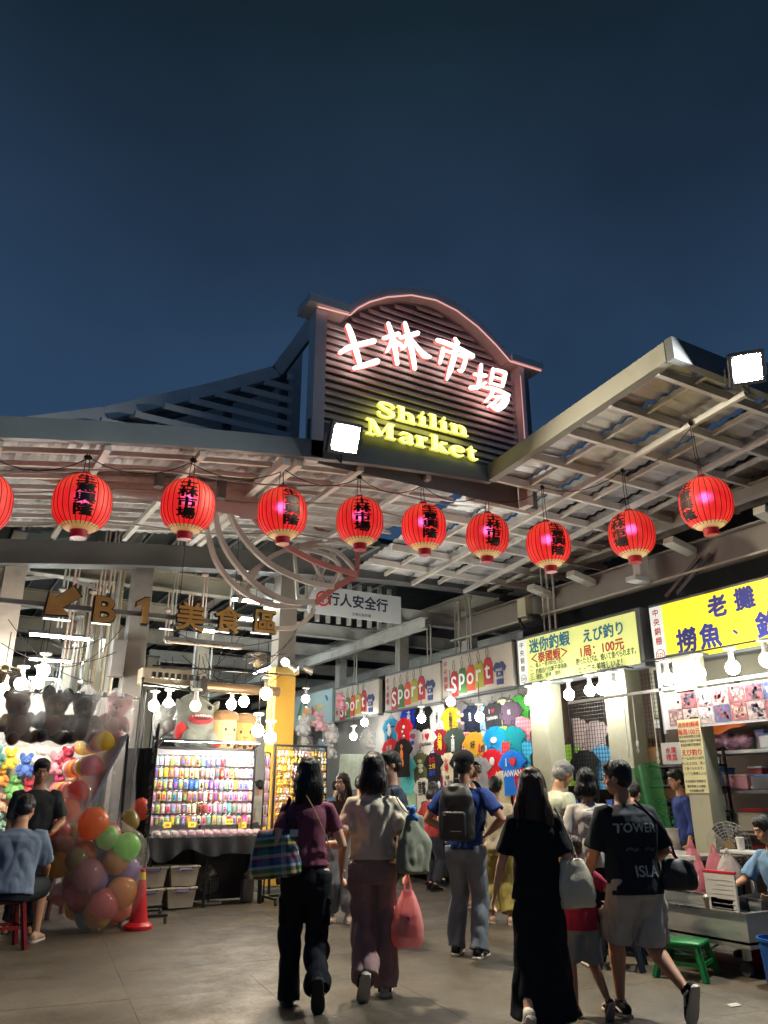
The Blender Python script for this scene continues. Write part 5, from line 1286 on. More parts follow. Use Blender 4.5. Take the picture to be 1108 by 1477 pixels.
def bag_mesh(w, d, h, seed, neck=.35, handles=True, voxel=.016):
    """a hanging carrier bag: full at the bottom, gathered to the handles"""
    b = MB(); n = 18; vs = []; K = 12
    for k in range(K + 1):
        f = k / K; s_ = (1 - (1 - neck) * max(0, (f - .35) / .65) ** 1.3) * (.82 + .18 * min(1, f / .12))
        for j in range(n):
            a = 2 * PI * j / n; r_ = 1 + .10 * math.sin(a * 5 + seed + f * 3) * (.3 + f) + .05 * math.sin(a * 9 + seed * 2)
            vs.append(V((w / 2 * s_ * r_ * math.copysign(abs(math.cos(a)) ** .75, math.cos(a)), d / 2 * s_ * r_ * math.copysign(abs(math.sin(a)) ** .75, math.sin(a)), h * f * .8)))
    b.add(vs, [(i * n + j, i * n + (j + 1) % n, (i + 1) * n + (j + 1) % n, (i + 1) * n + j) for i in range(K) for j in range(n)] + [tuple(range(n - 1, -1, -1))])
    if handles:
        for s_ in (-1, 1): b.tube([(s_ * w * neck * .35, 0, h * .76), (s_ * w * neck * .3, 0, h * .88), (s_ * w * .03, 0, h), (0, 0, h * 1.01)], [(.025, .01), (.02, .008), (.014, .008), (.012, .008)], 8)
    return b.mesh('bag', True, 60)
f_pink = film('film_pink', S(235, 150, 165), .72); f_clear = film('film_clear', (.88, .89, .89), .24, .07); f_white = film('film_white', S(225, 215, 212), .8); f_green = film('film_green', S(60, 190, 90), .6)
for i, (px, py, lab, mt, w, h, X) in enumerate(((1010, 1262, 'pink striped carrier bag hanging lowest on the cream column', f_pink, .30, .42, 7.85), (1000, 1240, 'small pink carrier bag hanging behind the others on the column', f_pink, .22, .36, 7.95), (1032, 1250, 'pink carrier bag with white contents by the column', f_pink, .24, .4, 7.8), (1052, 1252, 'white carrier bag hanging right of the column', f_white, .28, .34, 7.75))):
    p = atX(px, py, X); me = bag_mesh(w, .16, h, i)
    o = put('carrier_bag', me, None, mt, Matrix.Translation(p - V((0, 0, h * .45))) @ Matrix.Rotation(R(60 + 20 * i), 4, 'Z')); tag(o, lab, 'plastic bag', 'bags hanging on the column')
# floor fan behind, seen face-on
def fan(label, c, yaw, r, pole_to=None, tilt=0.0, base=True, ped=.3):
    c = V(c); t = thing('electric_fan', label, 'fan', (c.x, c.y, pole_to if pole_to is not None else c.z - ped), yaw)
    m = Matrix.Translation(c) @ Matrix.Rotation(yaw, 4, 'Z') @ Matrix.Rotation(PI / 2 - tilt, 4, 'X'); loc = WM[t].inverted() @ m
    b = MB()
    for k in range(7): b.tube([(r * (k + 1) / 7 * math.cos(a), r * (k + 1) / 7 * math.sin(a), .055 - .05 * ((k + 1) / 7) ** 2) for a in [2 * PI * j / 28 for j in range(28)]], .0028, 4, closed=True)
    for k in range(18):
        a = 2 * PI * k / 18; b.tube([(.03 * math.cos(a), .03 * math.sin(a), .056), (r * .6 * math.cos(a), r * .6 * math.sin(a), .04), (r * math.cos(a), r * math.sin(a), 0), (r * .6 * math.cos(a), r * .6 * math.sin(a), -.06)], .0022, 4)
    b.build('grille', M('fan_wire', (.40, .38, .36), rough=.35, metal=.5), t, local=loc)
    b = MB()
    for k in range(3):
        a = 2 * PI * k / 3; b.grid(lambda u, v: V(((.04 + u * (r * .8)) * math.cos(a + (v - .5) * .8 * (1 - .3 * u)), (.04 + u * r * .8) * math.sin(a + (v - .5) * .8 * (1 - .3 * u)), -.02 + (v - .5) * .04)), 5, 4)
    b.build('blades', plastic(S(70, 68, 66), .4), t, local=loc)
    b = MB(); b.cyl((0, 0, -.14), (0, 0, -.02), .055, 14); b.cyl((0, 0, .05), (0, 0, .066), .045, 14); b.build('motor', plastic(S(150, 130, 90), .4), t, local=loc)
    zb0 = pole_to if pole_to is not None else c.z - ped
    back = m @ V((0, 0, -.1))
    b = MB(); b.tube([back, V((back.x, back.y, zb0 + .02))], .016, 8); b.build('pole', m_black, t)
    if base:
        b = MB(); b.tube([V((back.x + .17 * math.cos(a), back.y + .17 * math.sin(a), zb0 + .015)) for a in [2 * PI * k / 20 for k in range(20)]], .014, 6, closed=True); b.beam((back.x - .17, back.y, zb0 + .015), (back.x + .17, back.y, zb0 + .015), .03, .02); b.build('base', plastic(S(150, 148, 140), .4), t)
    return t
pf = atX(1052, 1218, 8.15); fan('grey electric fan facing out behind the pink bags', pf, -PI / 2 + R(25), .24, pole_to=.74)
# shelf unit with goods
sh = thing('steel_shelf', 'white slotted steel shelf unit packed with boxes behind the seated woman', 'shelf', (9.9, 6.6, 0))
m_sh = M('white_angle', S(200, 200, 195))
for z in (.5, .93, 1.44, 1.95, 2.45):
    b = MB(); b.box((9.85, 6.3, z), (.5, 2.9, .045), bev=.004); b.build('shelf_board', m_sh, sh)
for y in (4.86, 7.74):
    for x in (9.58, 10.1): b = MB(); b.span((x - .02, y - .02, 0), (x + .02, y + .02, 2.6)); b.build('upright', m_sh, sh)
rd = random.Random(31)
def goods(name, lab, X, y, z, d, c, lid=None, rot=0, cat='box', rough=.4, mt=None):
    t = thing(name, lab, cat, (X, y, z), rot, 'goods on the steel shelf'); I = Matrix.Identity(4)
    b = MB(); b.box((0, 0, d[2] / 2), d, bev=.008); b.build('body', mt or plastic(c, rough), t, local=I)
    b = MB(); b.box((0, 0, d[2] + .012), (d[0] + .015, d[1] + .015, .024), bev=.005); b.build('lid', plastic(lid or c, rough), t, local=I)
    return t
m_clear = M('clear_box', (.62, .66, .68), rough=.15, alpha=.5)
goods('storage_box', 'blue lidded clear box on the upper shelf', 9.75, 6.55, 1.98, (.3, .3, .16), None, S(40, 100, 170), mt=m_clear)
goods('storage_box', 'small white tub on the upper shelf by the blue lidded box', 9.72, 6.28, 1.98, (.14, .12, .15), S(220, 220, 215))
goods('storage_box', 'clear box of pink packets on the middle shelf', 9.75, 7.15, 1.47, (.3, .36, .17), S(220, 140, 150), S(235, 190, 195))
goods('storage_box', 'clear box with blue base on the middle shelf', 9.75, 6.75, 1.47, (.3, .34, .16), None, S(60, 120, 200), mt=m_clear)
goods('carton', 'small brown carton on the middle shelf', 9.72, 6.4, 1.60, (.25, .3, .16), S(165, 125, 80))
goods('storage_box', 'row of jars box at the right end of the middle shelf', 9.72, 6.05, 1.47, (.2, .3, .14), S(150, 160, 150), S(90, 120, 80))
goods('foam_box', 'long white foam cooler under the red tray on the low shelf', 9.75, 6.85, .955, (.36, .9, .2), S(215, 208, 190), S(205, 198, 180))
b = MB(); b.box((9.75, 6.85, 1.215), (.3, .6, .03), bev=.008); tag(b.build('red_tray', plastic(S(190, 30, 40))), 'red tray lying on the long white foam cooler', 'tray')
for i in range(9):
    y = 5.0 + i * .14; h = rd.uniform(.1, .3); c = rd.choice([S(190, 190, 185), S(90, 60, 60), S(200, 180, 90), S(60, 90, 70), S(120, 40, 50)])
    goods('storage_box', 'shelf box right of the brown carton, %s from the photo edge' % ORD[8 - i], 9.75, y, (1.47, .955, 1.98)[i % 3], (.25, .12, h), c)
gi = 0
for z_, ys_ in ((1.98, (7.55, 7.0, 6.8, 6.05)), (1.47, (7.5, 6.95, 6.55, 6.2)), (.955, (7.5, 6.2, 6.0)), (.525, (7.4, 7.1, 6.8, 6.5, 6.2))):
    for y in ys_:
        h = rd.uniform(.12, .3); goods('storage_box', 'small stall box among the shelf goods, %s counted from the top left' % ORD[gi], 9.88, y, z_, (.22, rd.uniform(.12, .2), h), rd.choice([S(150, 60, 60), S(70, 110, 160), S(190, 180, 160), S(90, 120, 80), S(170, 140, 90), S(120, 90, 120)]), rd.choice([S(200, 200, 195), S(60, 110, 180), S(190, 50, 50), S(90, 160, 90)])); gi += 1
b = MB()
for k in range(26): b.ball((9.65 + rd.uniform(-.03, .03), 6.5 + rd.uniform(0, 1.1), 1.475 + rd.uniform(0, .03)), (.03, .045, .02), 8, 5, rot=(rd.random(), rd.random(), rd.random()))
o = b.build('small_packets', M('packet_mix', S(190, 185, 175), rough=.4, var=.5, scale=25)); o['kind'] = 'stuff'; o['label'] = 'loose small packets on the middle shelf front'
# bundled striped bags + orange tarp on top shelf
b = MB()
for k in range(7): b.ball((9.75 + rd.uniform(-.06, .06), 7.0 + k * .09, 2.08 + rd.uniform(-.03, .05)), (.15, .1, .1), 12, 8, rot=(rd.random(), 0, rd.random()))
o = put('bundled_bags', remesh(b, .02, 2), None, M('bundle_stripe', S(170, 130, 150), rough=.6, var=.6, scale=14, stretch=(1, 1, 4))); tag(o, 'bundle of mauve striped bags on the upper shelf', 'bag bundle')
wrinkle(o.data, .02, (9, 9, 9), 3)
b = MB(); b.grid(lambda u, v: V((9.45 + .5 * v, 7.5 - 2.4 * u, 2.42 + .06 * math.sin(u * 14) * v - .22 * (1 - v) ** 2 * abs(math.sin(u * 5 + 1)) + .02 * math.sin(u * 37))), 30, 8)
tag(b.build('orange_tarp', M('tarp_orange', S(190, 95, 40), rough=.5, var=.15, bump=.3, bscale=12), smooth=True), 'crumpled orange tarp draped on the shelf top under the photo banner', 'tarp')
o = put('green_bag', bag_mesh(.3, .2, .2, 5, .6, False), None, f_green, Matrix.Translation((9.7, 6.25, 2.14))); tag(o, 'small green plastic bag on the upper shelf', 'plastic bag')
# boxes and crates at left of the column
m_card = M('cardboard', S(165, 128, 88), rough=.85, var=.1, scale=5, bump=.1, bscale=30)
def carton(lab, c, d, rz, mt=None, prints=(), open_=False):
    t = thing('carton', lab, 'carton', (c[0], c[1], c[2]), rz, 'cartons in the fish game stall'); I = Matrix.Identity(4)
    b = MB(); b.box((0, 0, d[2] / 2), d, bev=.004); b.build('body', mt or m_card, t, local=I)
    b = MB(); b.box((0, -d[1] * .26, d[2] + .006), (d[0], d[1] * .47, .006)); b.box((0, d[1] * .26, d[2] + .006), (d[0], d[1] * .47, .006)) if not open_ else b.box((0, d[1] * .55, d[2] + .08), (d[0], .006, .16), rot=(R(-25), 0, 0)); b.build('flap', mt or m_card, t, local=I)
    for w, y, z, s_, m_ in prints:
        q = MB(); text_on(q, w, (-d[0] / 2, y, z), SX, FZ, s_, .02, lift=.004); q.build('lettering', m_, t, local=I)
    return t
m_wcard = M('cardboard_white', S(205, 205, 200), rough=.8, var=.06)
lf = thing('goods_rack', 'dark rack carrying cartons and black crates beside the cream column', 'rack', (9.4, 7.8, 0))
for z in (.62, 1.22, 1.52, 1.80):
    b = MB(); b.box((9.3, 7.75, z - .02), (.5, 1.1, .03)); b.build('shelf_board', m_black, lf)
for y in (7.22, 8.28):
    for x in (9.07, 9.53): b = MB(); b.span((x - .015, y - .015, 0), (x + .015, y + .015, 2.0)); b.build('upright', m_black, lf)
carton('white carton printed with red characters and a green disc', (9.25, 7.6, 1.80), (.36, .55, .28), R(6), m_wcard, (('水果\n禮盒', .12, .14, .09, M('red_print3', S(205, 40, 50))), ('●', -.16, .14, .22, M('print_green', S(90, 150, 70)))))
carton('open brown carton left of the white printed one', (9.25, 8.08, 1.80), (.34, .30, .24), R(-8), open_=True)
carton('brown carton of black sacks below the white carton', (9.25, 7.95, 1.23), (.36, .4, .27), R(4))
carton('plain brown carton right of the sacks', (9.25, 7.45, 1.23), (.36, .36, .26), R(-3))
b = MB(); b.box((9.2, 7.9, 1.525), (.4, .42, .02), rot=(0, 0, R(5)), bev=.004); tag(b.build('grey_tray', plastic(S(120, 125, 130))), 'flat grey tray on the brown cartons', 'tray')
b = MB()
for k in range(5): b.ball((9.12, 7.85 + k * .05, 1.3 + .03 * (k % 2)), (.1, .07, .06), 10, 7)
o = put('black_sack', remesh(b, .015, 2), None, M('sack_black', (.015, .015, .018), rough=.25)); tag(o, 'shiny black plastic sack bulging from the brown carton', 'sack'); wrinkle(o.data, .02, (14, 14, 14), 2)
for k in range(3):
    t = thing('plastic_crate', 'black slatted plastic crate, %s from the top beside the white pail' % ORD[2 - k], 'crate', (9.1, 7.95, .62 + k * .2), 0, 'black crates')
    for zz in (0, .06, .12, .175):
        b = MB(); z = .62 + k * .2 + zz
        b.span((8.92, 7.72, z), (8.935, 8.2, z + .03)); b.span((9.3, 7.72, z), (9.315, 8.2, z + .03)); b.span((8.935, 7.72, z), (9.3, 7.735, z + .03)); b.span((8.935, 8.185, z), (9.3, 8.2, z + .03)); b.build('slat', plastic((.02, .022, .025), .4), t)
    b = MB()
    for y in [7.74 + q * .064 for q in range(8)]: b.span((8.936, y - .008, .62 + k * .2), (8.945, y + .008, .82 + k * .2))
    b.build('rib', plastic((.02, .022, .025), .4), t)
b = MB(); b.box((9.05, 7.62, 1.02), (.3, .3, .12), rot=(.2, .1, .3), bev=.05); o = put('green_net_bag', remesh(b, .02, 3), None, f_green); wrinkle(o.data, .03, (9, 9, 9), 4); tag(o, 'green plastic bag lying on the white pail', 'plastic bag')
# hanging green net behind the man
b = MB(); b.grid(lambda u, v: V((8.7 + .05 * math.sin(u * 9), 8.15 - .5 * u - .1 * v, 1.75 - .95 * v + .1 * u)), 12, 10); tag(b.build('green_net', M('net_green', S(20, 110, 50), rough=.7, alpha=.75), smooth=True), 'dark green net hanging left of the black crates', 'net')
# wall cabinets above
cb = thing('wall_cabinet', 'cream louvred wall cabinet above the cartons', 'cabinet', (9.9, 7.9, 2.5))
for k, (y0_, y1_) in enumerate(((7.2, 7.95), (8.0, 8.7), (6.3, 7.1))):
    b = MB(); b.box((10.2, (y0_ + y1_) / 2, 2.95), (.5, y1_ - y0_, .8), bev=.01); o = b.build('carcass', m_cream, cb)
    b = MB(); b.span((9.94, y0_ + .06, 2.64), (9.949, y1_ - .06, 3.26)); b.build('door', M('cabinet_door', (.5, .47, .34), rough=.5, var=.06), o)
    for q in range(4): b = MB(); b.box((9.93, y0_ + .14 + q * .13, 2.78), (.012, .09, .2), rot=(0, 0, R(20))); b.build('vent', m_steel_dk, o)
b = MB(); b.span((9.93, 7.3, 2.38), (9.96, 8.7, 2.52)); o = b.build('socket_strip', M('socket_white', (.6, .6, .58), rough=.4)); tag(o, 'white socket strip with two switches under the cream cabinets', 'socket strip')
b = MB(); 
for y in (7.95, 8.1): b.span((9.922, y - .04, 2.41), (9.928, y + .04, 2.49))
sw = b.build('switch', M('switch_dark', (.08, .08, .08)), o)
# white cup and small stand before the seated woman
t = thing('side_shelf', 'small white shelf with a cup beside the seated woman', 'shelf', (7.9, 5.9, 0)); b = MB(); b.box((7.9, 5.85, .82), (.3, .5, .03), bev=.006); b.build('board', m_sh, t); b = MB(); b.span((7.88, 5.83, 0), (7.92, 5.87, .8)); b.build('post', m_sh, t)
b = MB(); b.lathe([(.035, 0), (.045, .12), (.046, .125), (.04, .13)], 16, (7.85, 5.9, .84)); tag(b.build('white_cup', plastic(S(220, 218, 210)), smooth=True), 'white plastic cup on the small shelf by the fan', 'cup')
# ================================================================== LEFT: B1 SIGN, BANNER, TOY STALLS
m_gold = M('letter_gold', (.29, .17, .05), rough=.4, var=.12, scale=6); m_goldbk = M('letter_black', (.008, .008, .008), rough=.5); m_lit_w = M('letter_underlight', (.8, .8, .75), emit=(1, 1, .95), es=.9)
bs_ = thing('food_court_sign', 'gold and black arrow and letters B1 with Chinese characters on a bar', 'sign', (2.8, 11.6, 3.7))
b = MB(); b.beam((.2, 11.68, 3.93), (4.85, 11.68, 3.97), .05, .07); b.build('bar', m_steel_dk, bs_)
def char3d(ch, c, size, sx=1.0, bold=.02):
    b = MB(); 
    for off, mt, bd, y in ((0, m_goldbk, bold + .034, .0), (0, m_gold, bold, -.055)):
        b = MB(); ex = .03 if mt is m_goldbk else .012
        vs, fs = text_geo(ch, size, bd, ex * 1.0)
        b.add([V((c[0] + v.x * sx, c[1] + y - v.z * .6, c[2] + v.y)) for v in vs], fs)
        o = b.build('character' if mt is m_gold else 'outline', mt, bs_)
for ch, px, py, s_, sx in (('B', 151, 880, .52, 1.15), ('美', 274, 890, .46, 1.0), ('食', 328, 894, .44, 1.0), ('區', 382, 897, .42, 1.0)):
    char3d(ch, atY(px, py, 11.58), s_, sx)
ar = [(-.06, -.40), (.30, -.40), (.17, -.27), (.42, -.02), (.22, .18), (-.04, -.08), (-.10, .02)]
ac_ = atY(72, 868, 11.6)
poly = [(a_ * .84, c_ * .84) for a_, c_ in ((-.06, -.22), (.32, -.20), (.20, -.09), (.47, .13), (.33, .30), (.07, .06), (-.02, .17))]
def grow(poly, k):
    cx_ = sum(p[0] for p in poly) / len(poly); cy_2 = sum(p[1] for p in poly) / len(poly); return [(cx_ + (p[0] - cx_) * k, cy_2 + (p[1] - cy_2) * k) for p in poly]
b = MB(); b.prism(grow(poly, 1.13), (ac_.x, 11.57, ac_.z), FX, FZ, .06); b.build('outline', m_goldbk, bs_)
b = MB(); b.prism(poly, (ac_.x, 11.53, ac_.z), FX, FZ, .03); b.build('arrow', m_gold, bs_)
b = MB(); b.box((ac_.x + .12, 11.56, ac_.z - .25), (.36, .05, .02)); b.build('under_light', m_lit_w, bs_)
for px, py, w in ((146, 899, .26), (240, 907, .2), (320, 911, .24), (375, 913, .3)):
    p = atY(px, py, 11.56); b = MB(); b.box((p.x, 11.57, p.z - .005), (w, .04, .015)); b.build('under_light', m_lit_w, bs_)
p1_ = atY(208, 881, 11.58); one = [(-.03, -.19), (.055, -.19), (.055, .19), (-.01, .19), (-.12, .11), (-.12, .04), (-.03, .09)]
b = MB(); b.prism(grow(one, 1.16), (p1_.x, 11.57, p1_.z), FX, FZ, .06); b.build('outline', m_goldbk, bs_); b = MB(); b.prism(one, (p1_.x, 11.53, p1_.z), FX, FZ, .03); b.build('character', m_gold, bs_)
# pedestrian banner
bn = thing('pedestrian_banner', 'white banner with dark blue characters about pedestrian safety', 'banner', (6.8, 13, 4.6))
b = MB(); b.span((5.87, 13.0, 4.62), (7.9, 13.05, 5.17)); b.build('panel', M('banner_pale', S(200, 208, 212), rough=.6, var=.05), bn)
b = MB(); text_on(b, '行人安全行', (6.92, 13.0, 4.95), FX, FZ, .27, .03); text_on(b, '士林公有市場', (7.0, 13.0, 4.70), FX, FZ, .07, .012); b.build('lettering', M('navy_print', S(40, 45, 75)), bn)
b = MB(); b.tube([(6.16 + .13 * math.cos(a), 12.995, 4.92 + .13 * math.sin(a)) for a in [2 * PI * k / 24 for k in range(24)]], .018, 6, closed=True); b.box((6.16, 12.996, 4.92), (.03, .006, .16)); b.box((6.16, 12.995, 4.94), (.15, .006, .03)); b.build('roundel', M('red_print3', S(205, 40, 50)), bn)
b = MB(); b.cyl((5.8, 13.02, 5.17), (5.8, 13.02, 5.5), .008, 5); b.cyl((7.8, 13.02, 5.17), (7.8, 13.02, 5.5), .008, 5); b.build('hanger', m_wire, bn)
b2 = thing('small_banner', 'narrow white banner partly hidden behind the curved bracket', 'banner', (5.1, 12.9, 4.5)); b = MB(); b.span((4.95, 12.9, 4.48), (5.4, 12.93, 5.05)); b.build('panel', M('banner_pale', S(200, 208, 212)), b2); b = MB(); text_on(b, '車', (5.22, 12.9, 4.84), FX, FZ, .22, .03); b.build('lettering', M('navy_print', S(40, 45, 75)), b2)
# wall fan over the toy stall and lamps by the yellow column
fan('grey wall fan tilted down below the last B1 sign character', atY(371, 949, 11.5), R(-20), .21, pole_to=3.2, tilt=R(55), base=False)
fan('grey fan with blurred grille at the left photo edge above the toys', atY(6, 968, 11.0), R(10), .22, pole_to=2.7, tilt=R(60), base=False)
def spot(label, c, aim, lit):
    c = V(c); f = V(aim).normalized(); t = thing('spotlight', label, 'spotlight', c, 0, 'spotlights by the yellow column')
    rt = f.cross(V((0, 0, 1))).normalized(); u = rt.cross(f); m = Matrix((rt, u, f)).transposed().to_4x4(); m.translation = c; loc = WM[t].inverted() @ m
    b = MB(); b.lathe([(.03, -.16), (.05, -.15), (.055, -.05), (.075, .0), (.078, .02)], 16, cap=False); b.build('shade', M('spot_grey', (.3, .3, .3), rough=.35, metal=.5), t, smooth=True, local=loc)
    b = MB(); b.lathe([(.001, -.01), (.07, -.01)], 16, cap=False); b.build('lens', glow((1, .95, .85), lit), t, local=loc)
    b = MB(); b.tube([c, c + V((0, .1, .08)), c + V((0, .3, .06))], .012, 6); b.build('arm', m_wire, t)
spot('bright white spotlight above the yellow column', atY(412, 955, 11.85), (-.6, -.6, -.5), 9); spot('grey spotlight turned sideways above the yellow column', atY(428, 965, 11.9), (.6, -.5, -.5), 2); spot('grey spotlight right of the yellow column top', atY(450, 968, 11.9), (.7, -.2, -.3), 2)
# overhead clutter: lamp bars, heater, cable runs
ov = thing('overhead_rail', 'black lighting rail with sockets above the phone case stall', 'rail', (3.8, 11.6, 2.9))
for (p, q, w) in (((205, 985), (300, 1000), .03), ((220, 960), (400, 972), .025), ((300, 965), (395, 972), .02)):
    a = atY(*p, 11.7); c = atY(*q, 11.7); b = MB(); b.beam(a, c, w, w); b.build('rail', m_black, ov)
for k in range(9):
    p = atY(222 + k * 9, 973 + k * .8, 11.65); b = MB(); b.box(p, (.05, .05, .08)); b.build('socket', m_black, ov)
a = atY(292, 990, 11.6); c = atY(402, 998, 11.6); b = MB(); b.cyl(a, c, .075, 14); b.build('heater_tube', M('heater_brown', (.22, .15, .09), rough=.4, metal=.3, var=.1), ov, smooth=True)
b = MB(); b.box(a, (.1, .2, .22), bev=.01); b.build('heater_end', m_black, ov)
a = atY(222, 965, 12.0); b = MB(); b.box((3.05, 12.0, a.z - .12), (.75, .3, .24), bev=.02); b.build('air_unit', M('unit_beige', (.42, .37, .27), rough=.5, var=.1), ov)
rd = random.Random(17)
wr = thing('cable_tangle', 'tangle of thin black cables strung above the stalls', 'cables', (3.5, 11.8, 3))
for k in range(11):
    p = atY(rd.uniform(215, 300), rd.uniform(895, 985), 11.9 + rd.uniform(-.3, .3)); q = atY(rd.uniform(320, 430), rd.uniform(900, 985), 11.9 + rd.uniform(-.3, .3)); sag = rd.uniform(.1, .5)
    b = MB(); b.tube([p.lerp(q, i / 12) - V((0, 0, sag * 4 * (i / 12) * (1 - i / 12))) for i in range(13)], .006, 5); b.build('cable', m_wire, wr)
for k in range(4):
    p = atY(rd.uniform(0, 80), rd.uniform(885, 960), 12.0); q = atY(rd.uniform(120, 190), rd.uniform(900, 1000), 12.0); sag = rd.uniform(.05, .3)
    b = MB(); b.tube([p.lerp(q, i / 12) - V((0, 0, sag * 4 * (i / 12) * (1 - i / 12))) for i in range(13)], .006, 5); b.build('cable', m_wire, wr)
# divider of vents and ducts between the two aisles
dv = thing('duct_wall', 'cream ducts and boxes stacked along the aisle behind the plush stall', 'duct', (2.75, 14, 2))
for k in range(7):
    b = MB(); y = 12.9 + k * .8; b.box((2.72, y, 2.35 + .25 * (k % 2)), (.3, .5, .55 + .2 * (k % 3)), bev=.02); b.build('duct_box', M('duct_cream', (.36, .32, .22), rough=.55, var=.12, dirt=.4), dv)
for k in range(9):
    b = MB(); y = 12.8 + k * .55; b.cyl((2.42 + .03 * (k % 3), y, 2.0), (2.42 + .03 * (k % 3), y, 5.0), .03 + .012 * (k % 2), 8); b.build('riser_pipe', [M('riser_tan', (.30, .26, .18), rough=.5, var=.15, dirt=.4), M('riser_grey', (.24, .23, .21), rough=.5, var=.15, dirt=.4), M('duct_cream', (.55, .5, .36))][k % 3], dv)
for k in range(5): b = MB(); b.beam((2.45, 12.9 + k, 3.4), (2.45, 13.7 + k, 4.7), .04, .04); b.build('stay', m_steel, dv)
dw = MB(); dw.span((2.9, 12.9, 0), (2.95, 30, 2.9)); o = dw.build('stall_partition', M('partition_beige', (.40, .36, .28), rough=.7, var=.15, dirt=.4)); o['kind'] = 'structure'; o['label'] = 'beige partition between the hall aisles'

# ---- phone case stall
pc = thing('case_rack', 'black display rack of phone case packs', 'display rack', (3.6, 11.4, 0))
YC = 11.4
b = MB()
for x in (2.85, 4.37): b.span((x - .014, YC + .02, 0), (x + .014, YC + .05, 2.05))
b.span((2.864, YC + .02, 2.022), (4.356, YC + .05, 2.05)); b.build('frame', m_black, pc)
b = MB(); b.span((3.6, YC + .03, .9), (3.62, YC + .05, 1.3)); b.build('strut', m_black, pc)
m_grid = M('rack_grid', (.75, .75, .76), rough=.35, metal=.2); b = MB(); b.span((2.87, YC + .052, .9), (4.35, YC + .058, 2.02)); b.build('back_panel', M('rack_back', (.40, .38, .40), rough=.5, var=.05), pc)
for k in range(6): b = MB(); z = 1.935 - k * .158; b.cyl((2.87, YC + .035, z), (4.35, YC + .035, z), .005, 6); b.build('hook_bar', m_chrome, pc)
# light strip at the head of the rack
ls = thing('strip_light', 'white strip light along the top of the phone case rack', 'strip light', (3.6, 11.15, 2.1)); b = MB(); b.beam((2.9, 11.12, 2.12), (4.33, 11.12, 2.12), .05, .03); b.build('housing', m_black, ls)
b = MB(); b.add([(2.92, 11.10, 2.103), (4.31, 11.10, 2.103), (4.31, 11.14, 2.103), (2.92, 11.14, 2.103)], [(3, 2, 1, 0)]); b.build('led', glow((1, .98, .95), 55), ls)
b = MB(); 
for x in (2.9, 4.33): b.beam((x, 11.12, 2.12), (x, 11.43, 2.04), .015, .015)
b.build('bracket', m_black, ls)
b = MB(); b.prism([(-.032, -.068), (.032, -.068), (.032, .05), (.012, .056), (.012, .068), (-.012, .068), (-.012, .056), (-.032, .05)], (0, 0, 0), FX, FZ, .003); pk_card = b.mesh('card')
b = MB(); b.box((0, -.007, -.012), (.056, .009, .104), bev=.004); pk_case = b.mesh('case', True, 40)
b = MB(); b.ball((0, -.0125, .008), (.016, .003, .014), 8, 5); b.ball((.002, -.0125, -.028), (.021, .003, .024), 8, 5); pk_pic = b.mesh('picture')
NAMED = {'white': S(232, 228, 226), 'cream': S(235, 222, 190), 'yellow': S(238, 205, 70), 'orange': S(225, 150, 80), 'pink': S(235, 165, 185), 'hot pink': S(225, 70, 150), 'red': S(205, 50, 60), 'purple': S(140, 90, 175), 'lilac': S(195, 165, 215), 'blue': S(60, 110, 200), 'sky blue': S(140, 190, 225), 'green': S(120, 180, 120), 'mint': S(140, 215, 205), 'brown': S(150, 100, 70), 'black': S(50, 45, 50), 'grey': S(160, 158, 160)}
PAL = ['white white white yellow cream brown orange orange orange green blue purple blue red yellow cream white white pink white'.split(),
       'purple yellow yellow orange pink yellow yellow cream yellow brown orange white brown red pink yellow orange cream white pink'.split(),
       'orange yellow grey brown blue green grey blue blue cream purple purple lilac lilac mint white yellow lilac lilac white'.split(),
       'pink orange yellow white green white brown orange orange brown cream red red orange lilac pink pink white lilac orange'.split(),
       'mint yellow pink pink lilac pink blue white cream brown red pink pink lilac mint mint green white pink white'.split(),
       'pink brown yellow mint yellow green purple orange white cream pink green yellow yellow cream red pink yellow hot_pink pink'.split()]
ORD6 = ORD
gpk = {n: M('pack_' + n.replace(' ', '_'), c, rough=.35, var=.12, scale=30) for n, c in NAMED.items()}
m_cardw = M('pack_card', (.72, .70, .70), rough=.4); rd = random.Random(4)
for r_ in range(6):
    for k in range(20):
        nm = PAL[r_][k].replace('_', ' '); x = 2.905 + k * .0742; z = 1.862 - r_ * .158
        t = put('phone_case_pack', pk_card, None, m_cardw if rd.random() < .25 else gpk[rd.choice(['pink', 'cream', 'sky blue', 'lilac', 'white', nm, nm])], Matrix.Translation((x, YC + .02 + rd.uniform(-.012, .006), z + rd.uniform(-.004, .004))) @ Matrix.Rotation(rd.uniform(-.14, .14), 4, 'Z') @ Matrix.Rotation(rd.uniform(-.03, .03), 4, 'Y'))
        tag(t, '%s phone case pack, %s from left in %s row of the case rack' % (nm, ORD[k], ORD[r_]), 'phone case', 'phone case packs on the rack')
        put('case', pk_case, t, gpk[nm], Matrix.Identity(4)); put('picture', pk_pic, t, gpk[rd.choice(list(gpk))], Matrix.Identity(4))
